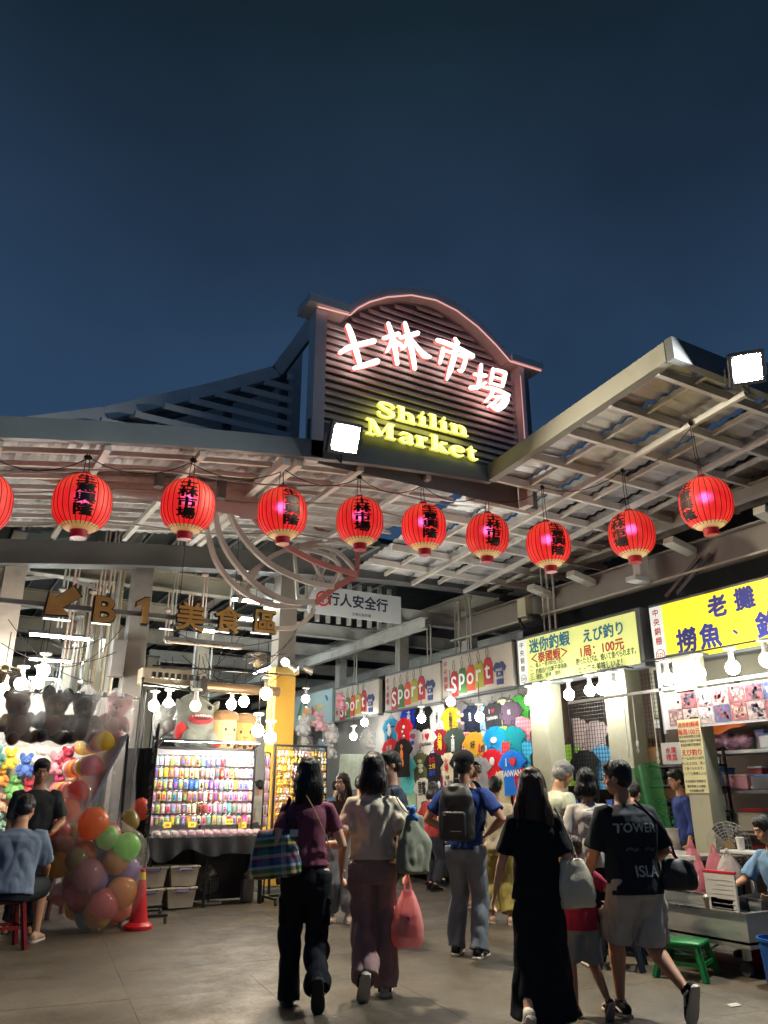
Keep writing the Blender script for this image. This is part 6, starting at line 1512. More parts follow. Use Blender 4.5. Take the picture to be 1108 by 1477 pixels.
# table under the rack
tb_ = thing('stall_table', 'folding table covered with black cloth under the phone cases', 'table', (3.65, 11.4, 0))
b = MB(); b.box((3.65, 11.35, .835), (1.66, .66, .03), bev=.004); b.build('top', m_black, tb_)
def skirt(u, v):
    x = 2.80 + 1.70 * u; drop = .16 + .10 * math.sin(u * 6.5 + .6) ** 2 + .05 * math.sin(u * 17)
    return V((x, 11.005 - .02 * math.sin(u * 40) * v - .015 * v, .865 - drop * v))
b = MB(); b.grid(skirt, 60, 8); b.grid(lambda u, v: V((2.80 + 1.7 * u, 11.005 + .68 * v, .862 + .004 * math.sin(u * 23 + v * 7))), 30, 8); b.build('cloth', M('cloth_black_sheen', (.02, .02, .022), rough=.45, var=.15), tb_, smooth=True)
for x in (2.88, 3.62, 4.42):
    for y in (11.08, 11.62): b = MB(); b.span((x - .015, y - .015, 0), (x + .015, y + .015, .82)); b.build('leg', m_black, tb_)
b = MB(); b.span((2.85, 11.66, .02), (4.45, 11.68, .82)); b.build('back_cloth', M('cloth_black_sheen', (.02, .02, .022)), tb_)
rd = random.Random(8); f_pk = film('film_packet', (.9, .88, .88), .35, .15)
for i in range(13):
    x = 2.92 + i * .118; lum = S(*rd.choice([(225, 165, 165), (215, 190, 180), (230, 205, 150), (200, 140, 150), (235, 220, 200)]))
    t = thing('toy_packet', 'soft pastel toy in clear packet on the table, %s from the left' % ORD[i], 'toy packet', (x, 11.13, .868), 0, 'toy packets on the table'); b = MB()
    b.ball((x, 11.13, .91), (.05, .05, .04), 12, 8); b.ball((x + .02, 11.1, .9), (.035, .04, .03), 10, 7); b.build('toy', M('toy_' + cname(lum), lum, rough=.5, var=.15, scale=20), t, smooth=True)
    b = MB(); b.box((x, 11.12, .913), (.12, .13, .085), rot=(.1, rd.uniform(-.1, .1), rd.uniform(-.3, .3)), bev=.035); b.build('packet', f_pk, t, smooth=True)
for i, (x, z) in enumerate(((3.08, 1.02), (3.42, 1.02), (3.95, 1.05), (4.15, 1.0))):
    b = MB(); b.box((x, 11.2, z), (.11, .012, .075), rot=(R(-15), 0, 0)); o = b.build('price_card', M('card_yellow', S(240, 220, 70), rough=.6)); tag(o, 'small yellow price card before the phone cases, %s from the left' % ORD[i], 'price card', 'yellow price cards')
    b = MB(); text_on(b, ('100', '50', '3/100', '200')[i], (x, 11.19, z), FX, FZ, .04, .03); b.build('lettering', M('red_print3', S(205, 40, 50)), o)
b = MB(); b.lathe([(.035, 0), (.04, .02), (.02, .06), (.03, .1), (.012, .16), (.02, .2), (.006, .24)], 14, (4.12, 11.2, .868)); tag(b.build('gold_ornament', M('gold', (.8, .55, .12), rough=.3, metal=.6), smooth=True), 'small golden ornament standing among the packets', 'ornament')
# storage boxes under the table
m_box = M('box_milky', S(190, 180, 160), rough=.4, var=.08); m_hand = plastic(S(70, 60, 150), .4)
for i, (x, z, lab) in enumerate(((3.31, .015, 'milky storage box with purple handle, bottom of the right stack'), (3.33, .275, 'milky storage box with purple handle, top of the right stack'), (2.88, .015, 'milky storage box half hidden behind the cone, bottom of the left stack'), (2.90, .275, 'milky storage box half hidden behind the cone, top of the left stack'))):
    t = thing('storage_box', lab, 'storage box', (x, 11.2, z), 0, 'storage boxes under the phone case table'); I = Matrix.Identity(4)
    b = MB(); vs = []
    for zz, k in ((0, .84), (.215, 1.0)): vs += [V((sx * .19 * k, sy * .16 * k, zz)) for sx, sy in ((-1, -1), (1, -1), (1, 1), (-1, 1))]
    b.add(vs, [(3, 2, 1, 0), (4, 5, 6, 7), (0, 1, 5, 4), (1, 2, 6, 5), (2, 3, 7, 6), (3, 0, 4, 7)]); b.build('tub', m_box, t, local=I)
    b = MB(); b.box((0, 0, .231), (.41, .35, .03), bev=.008); b.build('lid', m_box, t, local=I)
    b = MB(); b.tube([(-.09, -.185, .235), (-.09, -.19, .20), (.09, -.19, .20), (.09, -.185, .235)], .009, 6); b.build('handle', m_hand, t, local=I)
fan('grey floor fan tilted back under the phone case table', (3.72, 11.35, .33), R(-55), .21, pole_to=0, tilt=R(-20))
b = MB(); b.box((4.33, 11.35, .15), (.17, .13, .30), bev=.03); b.lathe([(.05, .29), (.03, .34), (.025, .37), (.028, .375), (.028, .40), (.01, .405)], 14, (4.33, 11.35, .0)); b.tube([(4.28, 11.3, .32), (4.26, 11.3, .36), (4.31, 11.33, .37)], .012, 6)
tag(b.build('water_jug', M('jug_grey', S(150, 146, 138), rough=.45, var=.08), smooth=True), 'dull white plastic jug standing by the rack foot', 'jug')
# carts and racks at the right end of the stall
rk_ = thing('purple_pack_rack', 'angled rack of purple and lilac phone case packs beside the big rack', 'display rack', (4.5, 11.2, 0))
b = MB()
for x, y in ((4.42, 11.15), (4.62, 11.45)): b.cyl((x, y, 0), (x, y, 2.0), .012, 6)
b.cyl((4.42, 11.15, 2.0), (4.62, 11.45, 2.0), .01, 6); b.build('frame', m_black, rk_)
dvx = (V((4.62, 11.45, 0)) - V((4.42, 11.15, 0))).normalized(); ang = math.atan2(dvx.y, dvx.x)
ri = 0
for r_ in range(6):
    for k in range(4):
        p = V((4.42, 11.15, 0)) + dvx * (.045 + k * .088) + V((0, 0, 1.88 - r_ * .165)); nm = rd.choice(['purple', 'lilac', 'lilac', 'pink', 'white'])
        t = put('phone_case_pack', pk_card, None, gpk['lilac'], Matrix.Translation(p) @ Matrix.Rotation(ang, 4, 'Z') @ Matrix.Scale(1.2, 4)); put('case', pk_case, t, gpk[nm], Matrix.Identity(4))
        tag(t, '%s phone case pack, %s from left in %s row of the narrow angled rack' % (nm, ORD[k], ORD[r_]), 'phone case', 'phone case packs on the narrow rack')
kr = thing('key_ring_rack', 'black grid rack hung with rows of golden and pink key rings', 'display rack', (4.95, 10.95, 0)); YK = 10.95
b = MB()
for x in (4.5, 5.32): b.span((x - .014, YK, .12), (x + .014, YK + .03, 2.1))
b.span((4.514, YK, 2.07), (5.306, YK + .03, 2.1)); b.span((4.514, YK, .82), (5.306, YK + .03, .85)); b.build('frame', m_black, kr)
b = MB()
for k in range(12): b.cyl((4.55 + k * .066, YK + .02, .85), (4.55 + k * .066, YK + .02, 2.08), .003, 4)
for k in range(10): b.cyl((4.51, YK + .014, .95 + k * .12), (5.31, YK + .014, .95 + k * .12), .003, 4)
b.build('grid', m_black, kr)
b = MB(); b.beam((4.5, YK - .25, .08), (4.5, YK + .25, .08), .03, .03); b.beam((5.32, YK - .25, .08), (5.32, YK + .25, .08), .03, .03); b.beam((4.5, YK, .1), (5.32, YK, .1), .03, .03); b.build('foot', m_black, kr)
for x in (4.5, 5.32):
    for y in (-.24, .24): b = MB(); b.tube([(x - .012, YK + y, .035), (x + .012, YK + y, .035)], .035, 12); b.build('castor', M('rubber_black', (.03, .03, .03), rough=.6), kr)
kc = [M('key_' + n, c, rough=.3, var=.1) for n, c in (('gold', S(225, 175, 70)), ('pinky', S(225, 150, 150)), ('creamy', S(235, 215, 170)), ('rust', S(180, 90, 60)), ('mauve', S(170, 130, 170)), ('white', S(230, 225, 220)), ('brown', S(120, 80, 60)))]
b = MB()
for r_ in range(11):
    for k in range(15):
        x = 4.545 + k * .053 + rd.uniform(-.01, .01); z = 1.98 - r_ * .103 + rd.uniform(-.012, .012); b.cur = rd.choice([0, 0, 0, 1, 2, 2, 3, 4, 5, 6] if r_ > 2 else [0, 0, 0, 2, 2, 5, 1])
        b.ball((x, YK - .03, z - .02), (.025, .022, .03), 8, 5); b.ball((x + .004, YK - .036, z + .02), (.018, .016, .018), 7, 5)
b.cur = 0; o = b.build('key_rings', kc, kr, smooth=True); o['kind'] = 'stuff'
b = MB(); 
for k in range(9): b.ball((4.56 + k * .03, YK - .08 + .04 * (k % 2), .9), (.03, .03, .035), 8, 6)
b.box((4.7, YK - .06, .865), (.36, .2, .04)); b.build('tray', M('key_gold', S(225, 175, 70)), kr, smooth=True)
# hanging bags/dark cloths at rack feet
b = MB(); b.box((4.95, 10.98, .5), (.7, .06, .55), bev=.02); o = put('dark_cloth', remesh(b, .02, 2), None, M('cloth_black_sheen', (.02, .02, .022))); wrinkle(o.data, .03, (10, 6, 2), 3); tag(o, 'dark cloth hanging below the key-ring rack', 'cloth')

# ---- plush toys
def teddy_mesh(seed=0, ear=.3, limb=1.0, vox=.05):
    b = MB(); b.ball((0, 0, 0), (.40, .34, .46)); b.ball((0, -.06, .62), (.37, .33, .33)); b.ball((0, -.36, .54), (.17, .13, .13))
    for s_ in (-1, 1):
        b.ball((s_ * .28, 0, .90), (.15 + ear * .1, .1, .14 + ear * .25)); b.tube([(s_ * .3, -.05, .28), (s_ * .48, -.15, .1), (s_ * .52, -.28, -.05)], [.15, .145, .13], 10); b.ball((s_ * .52, -.28, -.05), .14)
        b.tube([(s_ * .2, -.1, -.32), (s_ * .3, -.38, -.42), (s_ * .33, -.5, -.38)], [.18, .17, .17], 10); b.ball((s_ * .33, -.52, -.36), (.17, .12, .2))
    return remesh(b, vox, 3)
td = [teddy_mesh(0, .0), teddy_mesh(1, .6), teddy_mesh(2, .25)]
b = MB()
for s_ in (-1, 1): b.ball((s_ * .14, -.37, .68), (.035, .02, .04), 8, 6)
b.ball((0, -.485, .58), (.05, .03, .035), 8, 6); td_face = b.mesh('face', True); td_face.materials.append(m_black)
b = MB(); b.ball((0, -.40, .535), (.13, .10, .10), 10, 7); b.ball((0, -.20, -.02), (.27, .18, .32), 12, 8); td_pat = b.mesh('pale_patch', True)
def fur(c): return M('fur_' + cname(c), c, rough=.95, var=.15, scale=10, bump=.5, bscale=60, sheen=.3)
def plush(label, p, sc, c, pc_=None, kind=0, rz=0.0, wrap=False, group='plush toys on the toy stall', tilt=0.0):
    t = thing('plush_toy', label, 'plush toy', p, rz, group); I = Matrix.Rotation(tilt, 4, 'Y') @ Matrix.Scale(sc, 4)
    put('fur', td[kind], t, fur(c), I); put('face', td_face, t, None, I)
    put('pale_patch', td_pat, t, fur(pc_ or tuple(min(1, v * 1.5 + .08) for v in c)), I)
    if wrap:
        b = MB(); n = 20; vs = []; K = 9
        for k in range(K + 1):
            f = k / K; s_ = [.55, .95, 1.06, 1.1, 1.08, 1.05, .98, .8, .4, .12][k]
            for j in range(n): a = 2 * PI * j / n; r_ = s_ * (1 + .07 * math.sin(3 * a + k) + .05 * math.sin(7 * a + 2 * k)); vs.append(V((.66 * r_ * math.cos(a), .62 * r_ * math.sin(a) - .08, -.62 + 1.95 * f)))
        b.add(vs, [(i * n + j, i * n + (j + 1) % n, (i + 1) * n + (j + 1) % n, (i + 1) * n + j) for i in range(K) for j in range(n)] + [tuple(range(n - 1, -1, -1))]); b.build('plastic_wrap', f_clear, t, smooth=True, local=Matrix.Scale(sc, 4))
    return t
hb = thing('hanging_bar', 'black bar with clamps holding the wrapped plush toys', 'bar', (1.4, 10.9, 2.6))
b = MB(); b.cyl((.3, 10.9, 2.63), (2.5, 10.9, 2.63), .012, 8); b.build('bar', m_black, hb)
for k in range(7): b = MB(); b.box((.6 + k * .28, 10.9, 2.65), (.06, .05, .06), bev=.01); b.build('clamp', m_black, hb)
for i, (px, py, sc, c, pcx, kind, lab) in enumerate(((24, 1046, .42, S(95, 68, 48), S(130, 100, 75), 0, 'big brown plush bear in clear wrap, leftmost on the bar'), (74, 1046, .42, S(22, 22, 26), S(105, 78, 68), 1, 'big black plush with brown belly in clear wrap on the bar'), (118, 1048, .40, S(34, 34, 36), S(60, 58, 56), 2, 'big charcoal plush bear in clear wrap, third on the bar'), (163, 1046, .36, S(200, 130, 130), S(225, 175, 170), 1, 'pink plush in clear wrap at the right end of the bar'))):
    plush(lab, atY(px, py, 10.9), sc, c, pcx, kind, R(20 - 12 * i), True, 'wrapped plush toys hanging from the bar', R((-8, 5, 0, 10)[i]))
pw = MB(); pw.span((-.6, 13.25, 0), (2.35, 13.32, 2.75)); o = pw.build('toy_stall_wall', M('wall_toy', (.72, .72, .70), rough=.6, var=.05)); o['kind'] = 'structure'; o['label'] = 'white back wall of the plush toy stall'
PT = [(14, 1100, 'yellow', S(240, 215, 60), 1), (36, 1110, 'blue', S(70, 110, 195), 1), (20, 1140, 'green', S(120, 190, 110), 0), (40, 1142, 'red', S(205, 45, 70), 0), (80, 1106, 'pink', S(240, 150, 165), 1), (97, 1100, 'crimson', S(170, 25, 60), 2), (0, 1125, 'orange', S(235, 150, 50), 0), (84, 1136, 'magenta', S(220, 70, 130), 0), (-6, 1095, 'teal', S(90, 150, 140), 0), (4, 1162, 'peach', S(240, 190, 165), 0), (22, 1166, 'cream', S(240, 220, 195), 0), (58, 1098, 'white', S(225, 222, 220), 2), (74, 1160, 'salmon', S(235, 150, 130), 0), (100, 1135, 'tan', S(220, 180, 130), 2), (84, 1180, 'mustard', S(225, 180, 70), 0), (-4, 1190, 'mint', S(160, 205, 180), 0), (112, 1160, 'rose', S(230, 120, 140), 0), (55, 1165, 'lilac', S(190, 160, 205), 1)]
for i, (px, py, nm, c, kd) in enumerate(PT): plush('%s plush animal on the white toy stall wall' % nm, atY(px, py, 13.0), .185 + .02 * (i % 3), c, None, kd, R(-10 + 7 * (i % 4)))
# shark-mouthed plush and two cup plush above the phone cases
sk = thing('shark_plush', 'big grey plush with wide red lips and white teeth above the case rack', 'plush toy', (3.6, 11.9, 2.05)); kk = atY(283, 1046, 11.8)
b = MB(); b.ball((0, 0, .05), (.30, .26, .36)); b.ball((0, -.02, -.2), (.34, .26, .2)); b.ball((-.1, .05, .3), (.18, .2, .16))
for s_ in (-1, 1): b.ball((s_ * .24, 0, .22), (.06, .1, .18), rot=(0, s_ * .5, 0)); b.ball((s_ * .17, -.2, -.2), (.1, .12, .12))
LK = Matrix.Translation(kk - V((3.6, 11.9, 2.05))); put('body', remesh(b, .025, 3), sk, fur(S(120, 125, 118)), LK)
b = MB(); b.ball((0, -.22, .07), (.19, .12, .085)); b.build('lips', fur(S(190, 45, 55)), sk, smooth=True, local=LK); b = MB(); b.ball((0, -.275, .07), (.14, .09, .035)); b.build('mouth', fur(S(90, 20, 28)), sk, smooth=True, local=LK)
b = MB()
for q in range(9): a = -1 + q * .25; b.ball((.14 * a, -.325 + .05 * a * a, .115 - .02 * a * a), (.014, .01, .02), 6, 5)
b.build('teeth', M('tooth_white', (.8, .8, .76)), sk, local=LK); b = MB()
for s_ in (-1, 1): b.ball((s_ * .13, -.22, .24), (.035, .02, .035), 8, 6)
b.build('eye', m_black, sk, local=LK); b = MB(); b.ball((-.25, -.1, -.12), (.09, .12, .16)); b.ball((.22, -.1, -.28), (.2, .14, .05)); b.build('red_patch', fur(S(190, 45, 45)), sk, smooth=True, local=LK)
for i, (px, py, lab) in enumerate(((322, 1060, 'smiling cup-shaped cream plush left of its twin'), (352, 1064, 'smiling cup-shaped tan plush beside the yellow column'))):
    p = atY(px, py, 11.75); t = thing('cup_plush', lab, 'plush toy', p - V((0, 0, .2)), R(12 - 25 * i), 'cup-shaped plush toys'); I = Matrix.Scale(1.22, 4); c = (S(225, 185, 130), S(205, 140, 80))[i]
    b = MB(); b.lathe([(.02, -.02), (.13, 0), (.15, .04), (.17, .3), (.175, .33), (.15, .35)], 20); b.build('cup', fur(c), t, smooth=True, local=I)
    b = MB(); b.lathe([(.185, .33), (.20, .35), (.195, .39), (.15, .44), (.06, .46), (.01, .46)], 20); b.build('lid', fur(S(150, 115, 75)), t, smooth=True, local=I)
    b = MB()
    for s_ in (-1, 1): b.ball((s_ * .06, -.158, .22), (.016, .01, .022), 8, 6)
    b.tube([(-.03, -.165, .165), (0, -.168, .15), (.03, -.165, .165)], .005, 5); b.build('face', m_black, t, local=I)
    b = MB()
    for q in range(5): a = -PI / 2 + (q - 2) * .45; b.ball((.145 * math.cos(a), .145 * math.sin(a), .045 + .02 * (q % 2)), (.03, .02, .028), 8, 6)
    b.build('pearls', fur(S(60, 40, 32)), t, smooth=True, local=I)
# wrapped plush behind left of the shark
plush('pale grey wrapped plush left of the shark plush', atY(240, 1048, 12.0), .3, S(170, 175, 172), None, 2, 0, True)

# ---- balloon dart board
bb_ = thing('balloon_board', 'slanted grey board carrying rows of balloons', 'game board', (1.85, 10.9, 0))
P0 = V((2.14, 10.2, 2.12)); P1 = V((1.42, 10.2, .35)); DY = V((0, 1.75, 0)); off = V((.05, 0, -.02))
b = MB(); b.add([P0 + off, P1 + off, P1 + DY + off, P0 + DY + off] + [q + V((.03, 0, .0)) + off for q in (P0, P1, P1 + DY, P0 + DY)], [(0, 1, 2, 3), (7, 6, 5, 4), (0, 4, 5, 1), (1, 5, 6, 2), (2, 6, 7, 3), (3, 7, 4, 0)]); b.build('board', M('board_bluegrey', S(140, 150, 165), rough=.5, var=.08), bb_)
for q_ in (.1, 1.6): b = MB(); b.beam(P0 + V((.09, q_, 0)), V((2.3, 10.2 + q_, 0)), .03, .03); b.build('prop', m_black, bb_)
def balloon_mesh():
    b = MB(); prof = [(.001, -1.22), (.05, -1.22), (.06, -1.17), (.03, -1.12), (.16, -1.02)] + [(math.cos(a) * (1 - .10 * max(0, -math.sin(a))), math.sin(a) * (1.0 if a > 0 else 1.12)) for a in [-1.2 + k * .2 for k in range(14)]] + [(.001, 1.0)]
    b.lathe(prof, 20, cap=False); return b.mesh('balloon', True)
bl_me = balloon_mesh()
def rubber(c):
    c = tuple(min(1, v * .95 + .10) for v in c)
    nm = 'rubber_' + cname(c)
    if nm in _M: return _M[nm]
    m = M(nm, c, rough=.22, var=.06, scale=4, coat=.2); n = m.node_tree.nodes; l = m.node_tree.links; tl = n.new('ShaderNodeBsdfTranslucent'); tl.inputs[0].default_value = (*[min(1, v * 1.1 + .03) for v in c], 1); ms = n.new('ShaderNodeMixShader'); ms.inputs[0].default_value = .6; l.new(n['Principled BSDF'].outputs[0], ms.inputs[1]); l.new(tl.outputs[0], ms.inputs[2]); l.new(ms.outputs[0], n['Material Output'].inputs[0]); return m
BN = {'yellow': S(245, 215, 60), 'white': S(232, 226, 226), 'orange': S(245, 140, 50), 'pink': S(245, 150, 160), 'teal': S(120, 190, 185), 'lilac': S(190, 160, 220), 'coral': S(240, 100, 80), 'red': S(225, 55, 60), 'lime': S(165, 225, 95)}
RW = ['yellow pink teal orange white yellow white yellow pink'.split(), 'pink orange yellow white coral yellow orange pink white'.split(), 'coral orange orange white red pink yellow white pink'.split(), 'orange yellow white pink red lilac white orange yellow'.split(), 'yellow orange red white pink lilac yellow white pink'.split(), 'lime lilac pink red yellow orange white pink teal'.split()]
dirn = (P1 - P0).cross(DY).normalized()
if dirn.x > 0: dirn = -dirn
for r_ in range(6):
    for k in range(9):
        nm = RW[r_][k]; p = P0.lerp(P1, .08 + r_ * .165) + DY * (.07 + k * .105) + dirn * .13
        q = V((-dirn.x, 0, -dirn.z)); m = q.to_track_quat('-Z', 'Y').to_matrix().to_4x4(); 
        o = put('balloon', bl_me, None, rubber(BN[nm]), Matrix.Translation(p) @ m @ Matrix.Scale(.118 + .008 * math.sin(k * 3 + r_), 4)); tag(o, '%s balloon on the slanted board, %s from the near end in %s row' % (nm, ORD[k], ORD[r_]), 'balloon', 'balloons on the slanted board')
# bag of balloons
bg = thing('balloon_bag', 'huge clear plastic bag full of balloons standing on the paving', 'plastic bag', (2.05, 9.95, 0))
b = MB(); n = 30; vs = []; K = 16
pr_ = [.30, .44, .50, .51, .51, .51, .505, .50, .49, .485, .475, .46, .43, .36, .22, .11, .17]
for k in range(K + 1):
    f = k / K
    for j in range(n):
        a = 2 * PI * j / n; r_ = pr_[k] * .98 * (1 + .05 * math.sin(4 * a + k * .8) + .035 * math.sin(9 * a - k) + (.12 * math.sin(6 * a) if k > 12 else 0)); vs.append(V((2.02 + .05 * f + r_ * math.cos(a), 9.95 + r_ * math.sin(a), .01 + 1.2 * f)))
b.add(vs, [(i * n + j, i * n + (j + 1) % n, (i + 1) * n + (j + 1) % n, (i + 1) * n + j) for i in range(K) for j in range(n)] + [tuple(range(n - 1, -1, -1))]); b.build('film', film('film_bag', (.92, .90, .86), .11, .04), bg, smooth=True)
BB = [(132, 1187, 'orange', .145, (0, 0)), (156, 1206, 'pink', .125, (0, 0)), (136, 1228, 'purple', .15, (0, 0)), (160, 1240, 'grey blue', .13, (.2, .1)), (184, 1222, 'lime', .13, (0, .6)), (181, 1256, 'lavender', .14, (0, 0)), (120, 1292, 'deep orange', .15, (0, 0)), (150, 1288, 'coral', .15, (0, 0)), (180, 1286, 'amber', .14, (0, .4)), (142, 1316, 'yellow', .14, (0, 0)), (124, 1326, 'pale blue', .10, (0, 0)), (170, 1312, 'gold', .13, (0, 0)), (128, 1262, 'dusty pink', .14, (0, 0)), (110, 1240, 'olive', .12, (0, 0)), (165, 1262, 'violet', .14, (0, 0)), (112, 1268, 'tan', .13, (0, 0))]
BC = {'orange': S(235, 130, 50), 'pink': S(235, 140, 150), 'purple': S(95, 75, 130), 'grey blue': S(115, 145, 160), 'lime': S(150, 215, 110), 'lavender': S(155, 125, 185), 'deep orange': S(225, 95, 50), 'coral': S(225, 90, 85), 'amber': S(240, 160, 60), 'yellow': S(235, 195, 80), 'pale blue': S(150, 175, 185), 'gold': S(240, 190, 70), 'dusty pink': S(190, 130, 130), 'olive': S(165, 150, 70), 'violet': S(130, 90, 150), 'tan': S(200, 160, 120)}
for i, (px, py, nm, r_, rt) in enumerate(BB):
    p = atY(px, py, 9.72 + .12 * (i % 4)); p.z = max(p.z, r_ * 1.3); dd = p.xy - V((2.04, 9.95)); mx_ = max(.02, .455 - r_ * 1.2); p.xy = V((2.04, 9.95)) + dd * min(1, mx_ / max(dd.length, 1e-6))
    r_ *= 1.18; o = put('balloon', bl_me, None, rubber(BC[nm]), Matrix.Translation(p) @ Matrix.Rotation(rt[1] + random.Random(i).uniform(-.8, .8), 4, 'Y') @ Matrix.Rotation(random.Random(i + 9).uniform(-.8, .8), 4, 'X') @ Matrix.Scale(r_, 4)); tag(o, '%s balloon inside the clear plastic bag' % nm, 'balloon', 'balloons in the clear bag')
rd = random.Random(77); fc = 'orange yellow coral amber pink violet gold lavender deep_orange yellow amber coral orange gold dusty_pink lime'.split()
for i in range(16):
    a = i * 2.4; nm = fc[i].replace('_', ' '); p = V((2.04 + .25 * math.cos(a), 9.99 + .25 * math.sin(a), .17 + .052 * i)); r_ = .13 + .015 * (i % 3)
    o = put('balloon', bl_me, None, rubber(BC[nm]), Matrix.Translation(p) @ Matrix.Rotation(a, 4, 'Z') @ Matrix.Rotation(.9, 4, 'X') @ Matrix.Scale(r_, 4)); tag(o, '%s balloon packed deep in the clear bag, %s from the bottom' % (nm, ORD[i]), 'balloon', 'balloons in the clear bag')
for i, (px, py, nm, r_, Y, lab) in enumerate(((96, 1172, 'orange', .16, 10.3, 'orange balloon on top of the heap behind the clear bag'), (84, 1198, 'coral', .14, 10.2, 'coral balloon in the heap behind the clear bag'), (90, 1222, 'tan', .14, 10.15, 'tan balloon in the heap behind the clear bag'), (84, 1246, 'yellow', .15, 10.1, 'yellow balloon lowest in the heap behind the clear bag'), (104, 1200, 'olive', .12, 10.25, 'olive balloon squeezed in the heap behind the clear bag'), (88, 1290, 'dusty pink', .12, 10.3, 'dusty pink balloon behind the dark red stool'), (186, 1185, 'olive', .13, 10.45, 'olive balloon at the right of the bag top'), (203, 1168, 'deep orange', .13, 10.6, 'deep orange balloon wrapped in film beside the tall rack'))):
    p = atY(px, py, Y); o = put('balloon', bl_me, None, rubber(BC[nm]), Matrix.Translation(p) @ Matrix.Rotation(.5 * i, 4, 'X') @ Matrix.Scale(r_, 4)); tag(o, lab, 'balloon', 'loose balloons behind the bag')
# second smaller bag film around the heap and top right bag
b = MB(); vs = []; n = 20; K = 8
for k in range(K + 1):
    f = k / K; rr = [.22, .28, .3, .3, .29, .27, .22, .12, .05][k]; c = atY(92, 1230, 10.22)
    for j in range(n): a = 2 * PI * j / n; r_ = rr * (1 + .06 * math.sin(5 * a + k)); vs.append(V((c.x + r_ * math.cos(a), c.y + .1 + r_ * math.sin(a), .35 + 1.15 * f)))
b.add(vs, [(i * n + j, i * n + (j + 1) % n, (i + 1) * n + (j + 1) % n, (i + 1) * n + j) for i in range(K) for j in range(n)]); tag(b.build('balloon_bag', f_clear, smooth=True), 'slim clear bag holding the balloon heap behind the stool', 'plastic bag')
# clear curtain sheet and black cloth screen
b = MB(); b.grid(lambda u, v: V((1.72 + .72 * u + .02 * math.sin(v * 8), 10.15 + .05 * math.sin(u * 16 + v * 3) + .35 * u, 2.62 - 1.6 * v * (1 - .25 * abs(u - .6)))), 40, 16); tag(b.build('plastic_sheet', f_clear, smooth=True), 'clear plastic sheet hanging beside the balloon board', 'plastic sheet')
b = MB(); b.grid(lambda u, v: V((2.36 + .28 * u + .03 * math.sin(u * 20), 10.95 - .3 * u, 1.98 - 1.3 * v)), 24, 10); tag(b.build('black_screen', M('cloth_black_matte', (.010, .010, .011), rough=.9), smooth=True), 'black cloth screen beside the tall black rack', 'screen')
tr_ = thing('tall_grid_rack', 'tall black wire rack on castors seen nearly edge-on', 'rack', (2.6, 10.3, 0))
a0 = V((2.52, 9.95, 0)); a1 = V((2.70, 10.75, 0))
b = MB()
for q in (a0, a1): b.cyl(q + V((0, 0, .05)), q + V((0, 0, 2.22)), .014, 8)
b.cyl(a0 + V((0, 0, 2.22)), a1 + V((0, 0, 2.22)), .014, 8); b.cyl(a0 + V((0, 0, .5)), a1 + V((0, 0, .5)), .012, 8); b.build('frame', m_black, tr_)
b = MB()
for k in range(1, 9): q = a0.lerp(a1, k / 9); b.cyl(q + V((0, 0, .5)), q + V((0, 0, 2.2)), .004, 4)
for k in range(17): z = .6 + k * .095; b.cyl(a0 + V((0, 0, z)), a1 + V((0, 0, z)), .004, 4)
b.build('grid', m_black, tr_)
b = MB(); b.beam((2.28, 9.95, .085), (2.83, 9.95, .085), .035, .03); b.build('foot', m_black, tr_); b = MB(); b.beam((2.45, 10.75, .085), (2.98, 10.75, .085), .035, .03); b.build('foot', m_black, tr_)
for x, y in ((2.3, 9.95), (2.81, 9.95), (2.96, 10.75)): b = MB(); b.tube([(x - .012, y, .036), (x + .012, y, .036)], .036, 12); b.build('castor', M('rubber_grey', (.06, .06, .06)), tr_)
rd = random.Random(12)
b = MB()
for k in range(60): q = a0.lerp(a1, rd.random()); b.box(q + V((-.02, -.02, .7 + rd.random() * 1.4)), (.03, .02, .06), rot=(rd.random(), rd.random(), 0))
o = b.build('hung_trinkets', M('trinket_dark', (.05, .05, .05), rough=.3, var=.5, scale=30), tr_); o['kind'] = 'stuff'
for x, y, h, lab in ((2.40, 10.55, 2.85, 'thin black pole left of the tall wire rack'), (2.58, 11.0, 2.75, 'thin black pole behind the tall wire rack')):
    b = MB(); b.cyl((x, y, 0), (x, y, h), .014, 8); b.cyl((x, y, 0), (x, y, .02), .09, 12); b.ball((x, y, h), .022); tag(b.build('stand_pole', m_black), lab, 'pole', 'stall poles')
# traffic cone
cn = thing('traffic_cone', 'red traffic cone with yellow tip in front of the wire rack', 'traffic cone', (2.44, 9.7, 0)); I = Matrix.Identity(4); m_cone = M('cone_red', S(205, 32, 38), rough=.4, var=.15, scale=7, dirt=.3)
b = MB(); b.lathe([(.155, .0), (.16, .012), (.155, .04), (.13, .055), (.105, .075)], 28); b.build('base', m_cone, cn, smooth=True, local=I)
b = MB(); b.lathe([(.105, .072), (.082, .2), (.056, .38), (.04, .50)], 28); b.build('body', m_cone, cn, smooth=True, local=I)
b = MB(); b.lathe([(.0395, .50), (.03, .575), (.029, .577)], 28); b.build('band', M('cone_yellow', S(225, 190, 60), rough=.45, var=.1), cn, smooth=True, local=I); b = MB(); b.lathe([(.029, .577), (.024, .61), (.01, .615)], 28); b.build('tip', m_cone, cn, smooth=True, local=I)
stool('dark red stool left of the balloon bag', atZ(78, 1322), R(18), S(110, 22, 28), h=.50, w=.30); stool('dark red stool under the seated man at the left photo edge', (1.0, 9.15, 0), R(8), S(120, 25, 30), h=.46, w=.30)
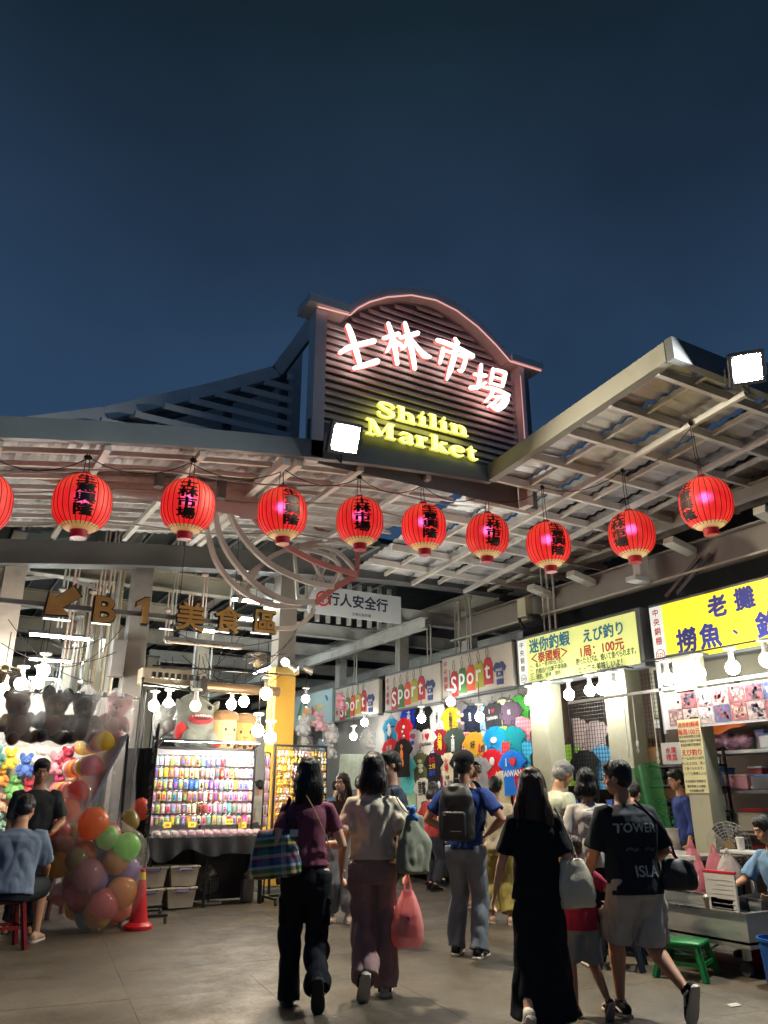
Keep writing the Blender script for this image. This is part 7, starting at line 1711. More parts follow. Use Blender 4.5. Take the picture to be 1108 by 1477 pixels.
# far stall beyond the yellow column: hanging toys and pale skirts
for i, (px, py, nm, c, kd, Y) in enumerate(((437, 1052, 'snow white', S(230, 230, 228), 1, 15), (447, 1066, 'charcoal', S(60, 62, 68), 0, 15.2), (460, 1046, 'blush pink', S(235, 175, 185), 1, 15), (476, 1062, 'soft white', S(235, 228, 226), 2, 15.1), (475, 1085, 'pearl grey', S(200, 200, 200), 1, 15.2), (490, 1016, 'rose pink', S(225, 150, 165), 0, 14.6), (438, 1080, 'ivory', S(225, 220, 205), 0, 15), (462, 1084, 'sky', S(170, 195, 215), 2, 15.3), (440, 1036, 'apricot', S(235, 190, 140), 2, 15.4), (530, 1070, 'bright white', S(235, 235, 232), 0, 14.4))):
    plush('%s plush hanging in the far stall beyond the yellow column' % nm, atY(px, py, Y), .24, c, None, kd, R(-25 + 10 * i), i % 3 == 0, 'plush toys in the far stall')
for i in range(7):
    p = atY(500 + i * 6, 1088, 16.2); b = MB(); b.grid(lambda u, v: V((p.x + (.16 + .06 * v) * math.cos(2 * PI * u) * (1 + .1 * math.sin(2 * PI * u * 6)), p.y + .1 * math.sin(2 * PI * u), p.z - .75 * v)), 24, 6, True); tag(b.build('hanging_skirt', cloth(S(205, 215, 195)), smooth=True), 'pale pleated skirt hanging in the far stall, %s from the left' % ORD[i], 'skirt', 'pale skirts in the far stall')
fs_ = MB(); fs_.span((5.0, 17.2, 0), (7.4, 17.3, 2.7)); o = fs_.build('far_stall_wall', M('wall_far', (.5, .48, .44), rough=.7, var=.1)); o['kind'] = 'structure'; o['label'] = 'pale wall behind the far toy stall'
# litter specks
for i, (px, py) in enumerate(((1058, 1451), (40, 1322))):
    p = atZ(px, py); b = MB(); b.add([p + V((-.05, -.02, .004)), p + V((.05, -.03, .006)), p + V((.06, .02, .012)), p + V((-.02, .04, .006))], [(0, 1, 2, 3)]); tag(b.build('paper_scrap', M('scrap_white', (.32, .30, .25))), ('pale paper scrap on the paving at the right', 'brown paper scrap near the dark red stool', 'tiny paper scrap in the open paving')[i], 'litter')
# ================================================================== PEOPLE
def two_bone(a, c, l1, l2, pole):
    a = V(a); c = V(c); d = c - a; L = min(d.length, (l1 + l2) * .998); d = d.normalized(); c = a + d * L
    x = (l1 * l1 - l2 * l2 + L * L) / (2 * L); h = math.sqrt(max(0, l1 * l1 - x * x)); p = V(pole); p = (p - d * p.dot(d))
    p = p.normalized() if p.length > 1e-6 else d.orthogonal().normalized()
    return a + d * x + p * h, c
def rings(b, R_, n=18, p=.9):
    """stack of (centre, right, front, half width, half depth) cross-sections closed at both ends"""
    vs = []
    for c, r_, f_, a, d in R_:
        for j in range(n):
            t = 2 * PI * j / n; ca, sa = math.cos(t), math.sin(t)
            vs.append(V(c) + V(r_) * (a * math.copysign(abs(ca) ** p, ca)) + V(f_) * (d * math.copysign(abs(sa) ** p, sa)))
    K = len(R_); b.add(vs, [(i * n + j, i * n + (j + 1) % n, (i + 1) * n + (j + 1) % n, (i + 1) * n + j) for i in range(K - 1) for j in range(n)] + [tuple(range(n - 1, -1, -1)), tuple(range((K - 1) * n, K * n))])
SKIN = M('skin_warm', S(218, 172, 144), rough=.5, var=.08, scale=14, spec=.35); SKIN_D = M('skin_tan', S(190, 140, 110), rough=.5, var=.08, scale=14, spec=.35)
for m_ in (SKIN, SKIN_D): m_.node_tree.nodes['Principled BSDF'].inputs['Subsurface Weight'].default_value = .12; m_.node_tree.nodes['Principled BSDF'].inputs['Subsurface Radius'].default_value = (.012, .005, .003)
def hairmat(c):
    nm = 'hair_' + cname(c)
    if nm in _M: return _M[nm]
    return M(nm, c, rough=.38, var=.3, scale=9, bump=.6, bscale=70, stretch=(1, 1, .08), spec=.45)
HBLACK, HBROWN, HGREY = (.010, .009, .009), (.045, .024, .014), (.30, .29, .28)
def person(label, loc, yaw, H=1.7, sex='f', pose=None, wear=None, hair=None, skin=SKIN, detail=2, face=True, bulk=1.0):
    """yaw 0 faces +Y (away from the street mouth); local +X is the person's right"""
    P = dict(lean=4, slean=0, twist=0, head=(0, 0), hip=None, Lf=(-.10, .06, 0), Rf=(.10, -.06, 0), Lfp=0, Rfp=0, Lh=(-.235, .03, .80), Rh=(.235, .03, .80), Le=(-.3, -1, 0), Re=(.3, -1, 0), kn=(0, 1, 0), Lgrip=.35, Rgrip=.35, Lk=None, Rk=None, toes=(0, 0))
    P.update(pose or {}); W = wear or {}
    t = thing('person', label, 'person', loc, yaw, 'people in the market'); I = Matrix.Identity(4); h = H; fem = sex == 'f'
    sw = (.092 if fem else .106) * h * (bulk * .5 + .5); hw = .052 * h
    hip = V(P['hip']) if P['hip'] else V((0, 0, .515 * h))
    ln, sl = R(P['lean']), R(P['slean']); up = V((math.sin(sl), math.sin(ln), math.cos(ln) * math.cos(sl))).normalized()
    fr = V((0, 1, 0)); fr = (fr - up * fr.dot(up)).normalized(); rt = fr.cross(up).normalized()
    tw = R(P['twist']); rt2 = (rt * math.cos(tw) + fr * math.sin(tw)); fr2 = up.cross(rt2).normalized()
    at = lambda f: hip + up * (f * h)                                # along the spine
    neck = at(.318); sh = at(.274)
    S_ = {-1: sh - rt2 * sw, 1: sh + rt2 * sw}
    ua, fa = .172 * h, .150 * h; arm = {}
    for s_, k in ((-1, 'L'), (1, 'R')):
        el, wr = two_bone(S_[s_], V(P[k + 'h']), ua, fa, P[k + 'e']); arm[s_] = (S_[s_], el, wr)
    th, sn = .245 * h, .235 * h; leg = {}
    for s_, k in ((-1, 'L'), (1, 'R')):
        hj = hip + rt * (s_ * hw) - up * .01 * h; fp = R(P[k + 'fp'])
        an = V(P[k + 'f']) + V((0, 0, .045 * h)); kn, an = two_bone(hj, an, th, sn, P[k + 'k'] or P['kn']); leg[s_] = (hj, kn, an, fp)
    # head frame
    hy, hp = R(P['head'][0]), R(P['head'][1]); hm = Matrix.Rotation(math.atan2(-fr2.x, fr2.y) + hy, 3, 'Z') @ Matrix.Rotation(hp - ln * .3, 3, 'X')
    hu = hm @ V((0, 0, 1)); hf = hm @ V((0, 1, 0)); hr = hm @ V((1, 0, 0)); hc = neck + up * .035 * h + hu * .068 * h + hf * .012 * h
    def HP(x, y, z): return hc + hr * (x * h) + hf * (y * h) + hu * (z * h)
    hrot = Matrix((hr, hf, hu)).transposed()
    # ---- body (one skin)
    b = MB(); bk = bulk
    tor = [(-.06, .082, .055), (-.02, .092, .062), (.03, .088 if fem else .086, .058), (.10, .070 if fem else .080, .050), (.17, .076 if fem else .088, .056), (.225, .084 if fem else .096, .060), (.26, .080 if fem else .094, .050), (.285, .054, .040), (.30, .040, .034), (.325, .030, .030), (.36, .029, .031)]
    def trr(f): return rt.lerp(rt2, max(0, min(1, (f - .02) / .22))).normalized()
    rings(b, [(at(f), trr(f), up.cross(trr(f)), a * h * bk, d * h * bk) for f, a, d in tor])
    for s_ in (-1, 1):
        a0, e_, w_ = arm[s_]; inn = a0 - rt2 * (s_ * .03 * h)
        k = h * (.9 if fem else 1.0) * (bk * .6 + .4)
        b.tube([inn, a0, a0.lerp(e_, .35), a0.lerp(e_, .75), e_, e_.lerp(w_, .25), e_.lerp(w_, .7), w_], [.027 * k, .031 * k, .030 * k, .026 * k, .0235 * k, .0245 * k, .019 * k, .0155 * k], 12)
        hj, kn, an, fp = leg[s_]
        b.tube([hj + up * .03 * h, hj, hj.lerp(kn, .3), hj.lerp(kn, .75), kn, kn.lerp(an, .25), kn.lerp(an, .6), kn.lerp(an, .9), an], [.05 * h * bk, .055 * h * bk, .051 * h * bk, .038 * h * bk, .034 * h, .034 * h * (bk * .5 + .5), .027 * h, .020 * h, .020 * h], 12)
        # hand: palm, four fingers, thumb
        d = (w_ - e_).normalized(); crl = P['Lgrip' if s_ < 0 else 'Rgrip']; pn = (fr2 - d * fr2.dot(d)).normalized()           # towards the front: thumb side
        pl = d.cross(pn).normalized() * 1.0
        if pl.dot(rt2) * s_ > 0: pl = -pl                                   # palm looks at the body
        q = h / 1.7; pe = w_ + d * .085 * q
        b.tube([w_ - d * .01, w_ + d * .03 * q, w_ + d * .06 * q, pe], [(.018 * q, .024 * q), (.015 * q, .032 * q), (.015 * q, .036 * q), (.013 * q, .034 * q)], 10) if False else rings(b, [(w_ + d * (f * q), pn, pl, a * q, c * q) for f, a, c in ((-.01, .022, .017), (.03, .033, .016), (.065, .038, .015), (.09, .036, .012))], 12)
        for i in range(4):
            base = w_ + d * (.084 * q) + pn * ((.029 - .0195 * i) * q); ln_ = (.070, .078, .073, .058)[i] * q; d1 = (d * math.cos(crl) + pl * math.sin(crl)); d2 = (d * math.cos(crl * 2.4) + pl * math.sin(crl * 2.4)); d3 = (d * math.cos(crl * 3.4) + pl * math.sin(crl * 3.4))
            sp = pn * ((.006 - .004 * i) * q)
            b.tube([base - d * .015 * q, base + d1 * ln_ * .45 + sp, base + d1 * ln_ * .45 + d2 * ln_ * .33 + sp * 1.3, base + d1 * ln_ * .45 + d2 * ln_ * .33 + d3 * ln_ * .25 + sp * 1.4], [.0095 * q, .009 * q, .0082 * q, .007 * q], 8)
        tb0 = w_ + d * .03 * q + pn * .026 * q; b.tube([tb0 - pn * .008, tb0 + (d * .5 + pn * .8 + pl * .25).normalized() * .032 * q, tb0 + (d * .75 + pn * .6 + pl * .45).normalized() * .062 * q], [.0125 * q, .0115 * q, .009 * q], 8)
    # head
    b.ball(HP(0, -.008, .012), (.0455 * h, .056 * h, .055 * h), 18, 12, hrot); b.ball(HP(0, .014, -.030), (.036 * h, .038 * h, .040 * h), 14, 10, hrot); b.ball(HP(0, .030, -.056), (.020 * h, .016 * h, .013 * h), 12, 8, hrot)
    b.tube([HP(0, .046, .006), HP(0, .056, -.014), HP(0, .060, -.022)], [.006 * h, .0085 * h, .0095 * h], 8); b.ball(HP(0, .048, .016), (.030 * h, .008 * h, .007 * h), 12, 6, hrot); b.ball(HP(0, .046, -.038), (.015 * h, .008 * h, .006 * h), 10, 6, hrot)
    for s_ in (-1, 1): b.ball(HP(s_ * .0455, -.004, -.008), (.006 * h, .014 * h, .019 * h), 8, 8, hrot); b.ball(HP(s_ * .026, .034, -.018), (.014 * h, .012 * h, .012 * h), 8, 6, hrot)
    b.tube([neck - up * .03 * h, hc - hu * .03 * h - hf * .012 * h], [.031 * h, .029 * h], 14)
    # feet
    for s_ in (-1, 1):
        hj, kn, an, fp = leg[s_]; fd = V((s_ * .12, 1, 0)).normalized(); fd = (fd * math.cos(fp) + V((0, 0, -1)) * math.sin(fp)).normalized(); fu = V((s_, 0, 0)).cross(fd) * s_; 
        if fu.z < 0 and abs(fp) < 1.2: fu = -fu
        leg[s_] = (hj, kn, an, fp, fd, fu)
        b.tube([an - fd * .02 * h, an - fu * .022 * h + fd * .03 * h, an - fu * .03 * h + fd * .09 * h, an - fu * .034 * h + fd * .115 * h], [.022 * h, .021 * h, .018 * h, .011 * h], 10)
    me = remesh(b, (.0078, .0105, .015)[2 - detail], 3); put('body', me, t, skin, I)
    # ---- face marks
    if face:
        for s_ in (-1, 1):
            b = MB(); b.ball(HP(s_ * .0185, .0475, .0035), (.0075 * h, .003 * h, .0042 * h), 10, 6, hrot); o = b.build('eye', M('eye_white', (.7, .68, .66), rough=.2), t, local=I)
            b = MB(); b.ball(HP(s_ * .0185, .0497, .0035), (.0036 * h, .0018 * h, .0038 * h), 8, 6, hrot); b.build('iris', M('iris_dark', (.015, .01, .008), rough=.15), o, local=I)
            b = MB(); b.tube([HP(s_ * .008, .0535, .0150), HP(s_ * .019, .0535, .0185), HP(s_ * .029, .047, .0150)], .0018 * h, 6); b.build('eyebrow', M('brow_dark', (.02, .015, .012)), t, local=I)
        b = MB(); b.ball(HP(0, .0525, -.0375), (.0125 * h, .0035 * h, .0028 * h), 10, 6, hrot); b.build('lips', M('lips', S(170, 95, 90), rough=.45), t, local=I)
        if W.get('glasses'):
            b = MB()
            for s_ in (-1, 1): b.tube([HP(s_ * .0195 + .0135 * math.cos(a), .056, .003 + .0105 * math.sin(a)) for a in [2 * PI * k / 16 for k in range(16)]], .0011 * h, 5, closed=True); b.tube([HP(s_ * .033, .054, .005), HP(s_ * .047, .02, .004), HP(s_ * .047, -.005, .002)], .0010 * h, 5)
            b.tube([HP(-.006, .0575, .005), HP(.006, .0575, .005)], .0011 * h, 5); b.build('glasses', m_black, t, local=I)
    # ---- clothes
    sd = sum(map(ord, label)) % 50; cv = (.010, .012, .016)[2 - detail]
    top = W.get('top')
    if top:
        c, slv, hem, loose = top['c'], top.get('sleeve', .55), top.get('hem', -.03), top.get('loose', .016); b = MB(); ex = loose
        secs = [(hem, .096 if fem else .093, .066), (hem + .05, .094 if fem else .091, .064), (.06, .088, .060), (.11, .080 if fem else .086, .058), (.17, .082 if fem else .092, .062), (.225, .086 if fem else .098, .064), (.258, .083 if fem else .098, .056), (.281, .066 if fem else .076, .046), (.295, .048 if fem else .054, .040), (top.get('neck', .306), .036, .034)]
        secs = [s for s in secs if s[0] <= .307]; secs = sorted(secs)
        rings(b, [(at(f), trr(f), up.cross(trr(f)), (a * h * bk + ex * (1 if f < .262 else .35)), (d * h * bk + ex * (1 if f < .262 else .35))) for f, a, d in secs])
        if slv > 0:
            for s_ in (-1, 1):
                a0, e_, w_ = arm[s_]; path = [a0 - rt2 * (s_ * .035 * h) + up * .002 * h, a0 - up * .004 * h]
                cut = slv; ended = a0.lerp(e_, min(1, cut)); path += [a0.lerp(e_, min(1, cut) * .5), ended]; k = h * (.94 if fem else 1.05) * (bk * .6 + .4); fl = top.get('flare', 1.2); rr = [.030 * k, .033 * k + ex * .4, .031 * k * (1 + fl) / 2 + ex * .45, .029 * k * fl + ex * .5]
                if cut > 1: path += [e_.lerp(w_, (cut - 1))]; rr += [.026 * k * fl + ex * .4]
                b.tube(path, rr, 14)
        me = remesh(b, cv, 4); wrinkle(me, top.get('wr', .010) * 1.5, (9, 9, 5), sd, .003, (30, 30, 18)); o = put('shirt', me, t, c, I)
        if top.get('print'):
            bv = BVHTree.FromPolygons([v.co for v in me.vertices], [p.vertices for p in me.polygons])
            for body_, x, f, size, mt, side_ in top['print']:
                vs, fs = text_geo(body_, size, .02); dr = -fr2 if side_ == 'back' else fr2; rx = rt2 if side_ == 'back' else -rt2; out = []
                for v in vs:
                    p = at(f) + rx * (v.x + x) + up * v.y; hit = bv.ray_cast(p + dr * .5, -dr); out.append((hit[0] if hit[0] is not None else p + dr * .1) + dr * (.004 + v.z))
                q = MB(); q.add(out, fs); q.build('print', mt, o, local=I)
    bot = W.get('bottom')
    if bot:
        b = MB(); ex = bot.get('loose', .012); ln_ = bot.get('len', .93); wst = bot.get('waist', .09)
        rings(b, [(at(f), trr(f), up.cross(trr(f)), a * h * bk + ex, d * h * bk + ex) for f, a, d in ((-.07, .080, .056), (-.03, .090, .061), (.0, .087, .058), (.03, .083, .055), (wst, .074 if fem else .078, .050))])
        if bot.get('skirt'):
            hm_ = hip.z - bot['skirt']; lx = (leg[-1][2] + leg[1][2]) / 2
            secs = []
            for k in range(9):
                f = k / 8; c_ = at(-.02).lerp(V((lx.x, lx.y * .6, hip.z - bot['skirt'])), f); sp_ = abs(leg[1][2].x - leg[-1][2].x) * .16 * f; sy = abs(leg[1][2].y - leg[-1][2].y) * .2 * f; secs.append((c_, rt, V((0, 1, 0)), (.094 * bk + bot.get('fl', .03) * f) * h + ex + sp_, (.066 * bk + bot.get('fl', .03) * f) * h + ex + sy))
            rings(b, secs, 24)
        else:
            for s_ in (-1, 1):
                hj, kn, an = leg[s_][:3]; wd = bot.get('width', 1.0); pts = [hj + up * .02 * h, hj, hj.lerp(kn, .4), hj.lerp(kn, .8), kn]; rr = [.054 * h * bk + ex, .056 * h * bk + ex, (.050 * h * bk + ex), (.041 * h * (wd * .5 + .5) + ex), .038 * h * wd + ex]
                if ln_ > .5:
                    f = (ln_ - .5) / .5; pts += [kn.lerp(an, f * .35), kn.lerp(an, f * .7), kn.lerp(an, f)]; rr += [.037 * h * wd + ex, .036 * h * wd + ex, .036 * h * wd * bot.get('cuff', 1) + ex]
                else:
                    f = ln_ / .5; pts = [hj + up * .02 * h, hj, hj.lerp(kn, .35 * f), hj.lerp(kn, .7 * f), hj.lerp(kn, f)]; rr = [.054 * h * bk + ex, .055 * h * bk + ex, .050 * h * bk * wd + ex, .047 * h * bk * wd + ex, .046 * h * bk * wd + ex]
                b.tube(pts, rr, 14)
        me = remesh(b, cv, 4); wrinkle(me, bot.get('wr', .013) * 1.5, (8, 8, 4.5), sd + 7, .003, (26, 26, 16), hip.z - .03 * h); bo = put('skirt' if bot.get('skirt') else ('shorts' if ln_ < .6 else 'trousers'), me, t, bot['c'], I)
        if bot.get('pocket'):
            bv = BVHTree.FromPolygons([v.co for v in me.vertices], [p.vertices for p in me.polygons])
            for s_ in (-1, 1):
                hj, kn = leg[s_][:2]; c_ = hj.lerp(kn, .74 if ln_ < .6 else .62); q = MB(); q.box(c_ + rt * (s_ * (.040 * h * bk + ex)), (.035, .15, .17), rot=(0, 0, 0), bev=.014); po = q.build('cargo_pocket', bot['c'], bo, local=I, smooth=True); q = MB(); q.box(c_ + rt * (s_ * (.041 * h * bk + ex)) + V((0, 0, .075)), (.04, .155, .05), bev=.012); q.build('cargo_pocket', bot['c'], bo, local=I, smooth=True)
    # ---- shoes
    shoe = W.get('shoe')
    if shoe:
        for s_ in (-1, 1):
            hj, kn, an, fp, fd, fu = leg[s_]; fr_ = fd.cross(fu).normalized(); b = MB(); q = h / 1.7
            z0 = -.045 * h; C_ = lambda y, z: an + fd * (y * q) + fu * (z0 + z * q)
            rings(b, [(C_(y, z), fr_, fu, a * q, c_ * q) for y, z, a, c_ in ((-.085, .040, .022, .022), (-.075, .045, .033, .034), (-.03, .055, .039, .043), (.03, .050, .041, .038), (.08, .040, .047, .027), (.13, .034, .047, .021), (.165, .030, .036, .016), (.18, .027, .018, .010))], 14)
            b.tube([an + fu * .03 * q, an - fu * .03 * q], [.038 * q, .042 * q], 12) if shoe.get('high', 1) else None
            me = remesh(b, .009, 3); so = put('shoe', me, t, shoe['c'], I)
            b = MB(); rings(b, [(C_(y, .010), fr_, fu, a * q, .014 * q) for y, a in ((-.095, .018), (-.085, .034), (-.03, .040), (.03, .042), (.08, .050), (.135, .050), (.17, .038), (.187, .018))], 14, .7); b.build('sole', shoe.get('sole', W_), so, smooth=True, local=I)
            if shoe.get('stripe'):
                b = MB()
                for e in (-1, 1): b.tube([C_(-.05, .03) + fr_ * (e * .041 * q), C_(.0, .055) + fr_ * (e * .0435 * q), C_(.06, .035) + fr_ * (e * .047 * q)], .008 * q, 6)
                b.build('trim', shoe['stripe'], so, local=I)
    # ---- hair
    if hair:
        hm_ = hairmat(hair['c']); b = MB(); kd = hair['kind']; Lh = hair.get('len', .2)
        b.ball(HP(0, -.014, .020), (.0525 * h, .060 * h, .058 * h), 20, 14, hrot)
        if kd in ('short', 'cap', 'curly'):
            b.ball(HP(0, -.030, -.004), (.0495 * h, .042 * h, .046 * h), 16, 10, hrot); b.ball(HP(0, .026, .050), (.040 * h, .026 * h, .022 * h), 14, 8, hrot)
            for s_ in (-1, 1): b.ball(HP(s_ * .042, -.008, .016), (.010 * h, .026 * h, .024 * h), 10, 8, hrot)
        if kd in ('bun',): b.ball(HP(0, -.068, .03), .026 * h, 14, 9); b.ball(HP(0, -.025, -.01), (.049 * h, .042 * h, .045 * h), 16, 10, hrot)
        if kd in ('long', 'bob'):
            b.ball(HP(0, -.020, -.010), (.054 * h, .050 * h, .055 * h), 16, 10, hrot)
            dn = V((0, 0, -1)); st = HP(0, -.026, -.01); bkv = -hf; n_ = 7; secs = []
            for k in range(n_ + 1):
                f = k / n_; wd = (.055 + hair.get('spread', .008) * math.sin(f * 2.6)) * h * (1 + hair.get('taper', .04) * f); c_ = st + dn * (Lh * f) + bkv * (.012 * h * math.sin(f * PI) + .016 * h * f) ; secs.append((c_, hr, hf, wd, (.040 - .016 * f) * h))
            rings(b, secs, 20)
            if kd == 'bob' or hair.get('sides', True):
                for s_ in (-1, 1): b.tube([HP(s_ * .046, .010, .02), HP(s_ * .053, .006, -.03), HP(s_ * .052, -.002, -.07) + dn * Lh * .25, HP(s_ * .046, -.012, -.08) + dn * Lh * .5], [.012 * h, .016 * h, .015 * h, .007 * h], 10)
        if kd == 'curly':
            r_ = random.Random(5)
            for k in range(150):
                a = r_.uniform(0, 2 * PI); e = r_.uniform(-.1, 1.0); d = V((math.cos(a) * math.cos(e), math.sin(a) * math.cos(e), math.sin(e))); 
                if d.y > .55 and d.z < .45: continue
                b.ball(HP(d.x * .056, -.012 + d.y * .060, .022 + d.z * .058), .0085 * h, 7, 5)
        me = remesh(b, .008 if kd != 'curly' else .007, 3 if kd != 'curly' else 1); wrinkle(me, .004, (50, 50, 6), sd); ho = put('hair', me, t, hm_, I)
        if kd in ('long', 'bob', 'short', 'bun') and detail > 0:
            r_ = random.Random(sd); b = MB(); ns = hair.get('strands', 420 if kd in ('long', 'bob') else 160)
            bv = BVHTree.FromPolygons([v.co for v in me.vertices], [p.vertices for p in me.polygons])
            for k in range(ns):
                a = r_.uniform(PI * .62, PI * 2.38) if kd != 'short' else r_.uniform(0, 2 * PI); pts = []
                dx, dy = math.cos(a), math.sin(a)
                tot = .09 * h + (Lh if kd in ('long', 'bob') else 0) * r_.uniform(.7, 1.08); st0 = r_.uniform(0, .5)
                if kd in ('short', 'bun'): tot = .07 * h
                for i in range(9):
                    f = i / 8; e = PI / 2 - min(1, st0 * .4 + f * 1.3) * PI / 2 * 1.05
                    if kd in ('short', 'bun'): q = HP(dx * .056 * math.cos(e), -.014 + dy * .063 * math.cos(e), .02 + .061 * math.sin(e))
                    else:
                        z = f * tot; q = HP(dx * .056 * min(1, math.sin(min(1, (z / h) / .075) * PI / 2) + .05), -.018 + dy * .062 * min(1, math.sin(min(1, (z / h) / .075) * PI / 2) + .05), 0); q.z = (HP(0, 0, .08).z - (1 - math.cos(min(1, (z / h) / .075) * PI / 2)) * .06 * h) - max(0, z - .06 * h)
                    nr = bv.find_nearest(q); 
                    if nr[0] is not None and (nr[0] - q).length < .05: q = nr[0] + nr[1] * r_.uniform(.001, .0075)
                    pts.append(q)
                w = .0022 * r_.uniform(.7, 1.5); sdv = (hr * -dy + hf * dx).normalized() * w
                b.add([p + sdv * (1 - .6 * i / 8) for i, p in enumerate(pts)] + [p - sdv * (1 - .6 * i / 8) for i, p in enumerate(pts)], [(i, i + 1, i + 10, i + 9) for i in range(8)])
            b.build('strands', hm_, ho, local=I)
        if kd == 'cap' or W.get('cap'):
            b = MB(); b.ball(HP(0, -.012, .030), (.057 * h, .065 * h, .056 * h), 20, 12, hrot); me = remesh(b, .009, 2)
            for v in me.vertices:
                if (v.co - hc).dot(hu) < .018 * h: v.co = v.co + hu * (.018 * h - (v.co - hc).dot(hu)) * .96
            co = put('cap', me, t, W['cap'], I); b = MB(); b.grid(lambda u, v: HP((u - .5) * .10, .040 + .055 * v * (1 - 1.6 * (u - .5) ** 2), .022 - .014 * v + .006 * (1 - 4 * (u - .5) ** 2)), 12, 5); b.grid(lambda u, v: HP((u - .5) * .10, .040 + .055 * v * (1 - 1.6 * (u - .5) ** 2), .0195 - .014 * v + .006 * (1 - 4 * (u - .5) ** 2)), 12, 5); b.build('peak', W['cap'], co, smooth=True, local=I)
    t2 = dict(t=t, at=at, arm=arm, leg=leg, S=S_, up=up, rt=rt2, fr=fr2, hip=hip, h=h, M=WM[t], neck=neck, HP=HP)
    return t2
def wpt(p, q): return p['M'] @ V(q)
def strap(b, pts, w, tk=.004):
    """flat band through world points"""
    P = []
    for i in range(len(pts) - 1):
        p0, p1, p2, p3 = (V(pts[max(i - 1, 0)]), V(pts[i]), V(pts[i + 1]), V(pts[min(i + 2, len(pts) - 1)]))
        for k in range(5): t = k / 5; P.append(.5 * ((2 * p1) + (p2 - p0) * t + (2 * p0 - 5 * p1 + 4 * p2 - p3) * t * t + (3 * p1 - p0 - 3 * p2 + p3) * t ** 3))
    P.append(V(pts[-1])); b.tube(P, [(w / 2, tk)] * len(P), 8)
# ---- the crowd
sh_white = dict(c=C8(205, 200, 190), sole=M('sole_white', (.62, .60, .56), rough=.6)); sh_black = dict(c=C8(20, 20, 22), sole=M('sole_dark', (.02, .02, .02), rough=.8))
sh_mix = dict(c=C8(190, 180, 165), sole=M('sole_cream', (.55, .50, .42), rough=.6), stripe=M('shoe_trim_black', (.02, .02, .02), rough=.6))
sh_dark2 = dict(c=C8(30, 28, 28), sole=M('sole_cream', (.55, .50, .42)), stripe=M('shoe_trim_cream', (.55, .5, .42)))
sandal = dict(c=C8(200, 165, 140), sole=M('sole_pale', (.6, .52, .45), rough=.7), high=0)
navyk = C8(24, 28, 34)
# woman in plum tee, black wide trousers
A = person('woman in plum T-shirt and black wide trousers walking away with a checked bag', (2.62, 5.68, 0), R(-22), 1.65, 'f',
    dict(lean=2, Lf=(-.10, .10, 0), Rf=(.09, -.20, .11), Rfp=62, Lfp=0, Lh=(-.19, .14, .97), Rh=(.15, .24, 1.03), Le=(-.35, -1, -.2), Re=(.55, -1, 0), head=(4, -4)),
    dict(top=dict(c=C8(120, 68, 86), sleeve=.62, hem=.03, loose=.008, flare=1.15, wr=.007), bottom=dict(c=C8(24, 28, 34), width=1.12, cuff=1.08, loose=.014, len=1.06, pocket=True, wr=.016), shoe=dict(c=C8(20, 20, 22), sole=M('sole_dark', (.02, .02, .02)), stripe=M('shoe_trim_cream', (.55, .5, .42)))),
    dict(kind='bob', c=HBLACK, len=.20, strands=620), face=False)
# woman in beige tee, mauve trousers
Bp = person('woman in beige T-shirt and mauve wide trousers walking with a grey-green shoulder bag', (3.18, 5.68, 0), R(-27), 1.70, 'f',
    dict(lean=2, Rf=(.10, .10, 0), Lf=(-.06, -.17, .10), Lfp=52, Lh=(-.24, .05, .86), Rh=(.27, .05, .87), head=(-5, 0)),
    dict(top=dict(c=C8(208, 196, 176), sleeve=.85, hem=.03, loose=.030, flare=1.5, wr=.012), bottom=dict(c=C8(150, 122, 122), width=1.32, cuff=1.12, loose=.012, len=1.04, wr=.018), shoe=sh_mix), dict(kind='bob', c=(.014, .010, .010), len=.17, strands=620), face=False)
# man with cap and backpack
Cp = person('man in blue polo shirt, dark cap and faded grey trousers standing with hands on hips', (4.70, 6.58, 0), R(-52), 1.79, 'm',
    dict(lean=3, Lf=(-.13, .05, 0), Rf=(.11, -.03, 0), Lh=(-.19, .13, 1.06), Rh=(.20, .12, 1.05), Le=(-1, -.6, 0), Re=(1, -.6, 0), head=(-22, -3), Lgrip=.6, Rgrip=.6),
    dict(top=dict(c=C8(38, 62, 126), sleeve=.72, hem=-.01, loose=.018, wr=.010), bottom=dict(c=C8(126, 134, 142), width=1.12, loose=.014, wr=.016, len=1.02), shoe=sh_dark2, cap=C8(28, 29, 32)), dict(kind='short', c=HBLACK), SKIN_D, face=True)
# woman in black dress
Dp = person('woman with long brown hair in a black top and long black skirt', (3.76, 4.44, 0), R(-36), 1.56, 'f',
    dict(lean=3, Lf=(-.12, -.20, .05), Lfp=38, Rf=(.10, .16, 0), Lh=(-.29, .14, .74), Rh=(.20, .12, .80), head=(-10, -3)),
    dict(top=dict(c=navyk, sleeve=.85, hem=-.045, loose=.022, flare=1.3, wr=.010, neck=.297), bottom=dict(c=navyk, skirt=.74, fl=.012, loose=.012, wr=.016), shoe=dict(c=C8(225, 220, 208), sole=M('sole_white', (.62, .60, .56)))), dict(kind='long', c=(.070, .040, .026), len=.33, spread=.030, taper=.12, strands=900), face=False)
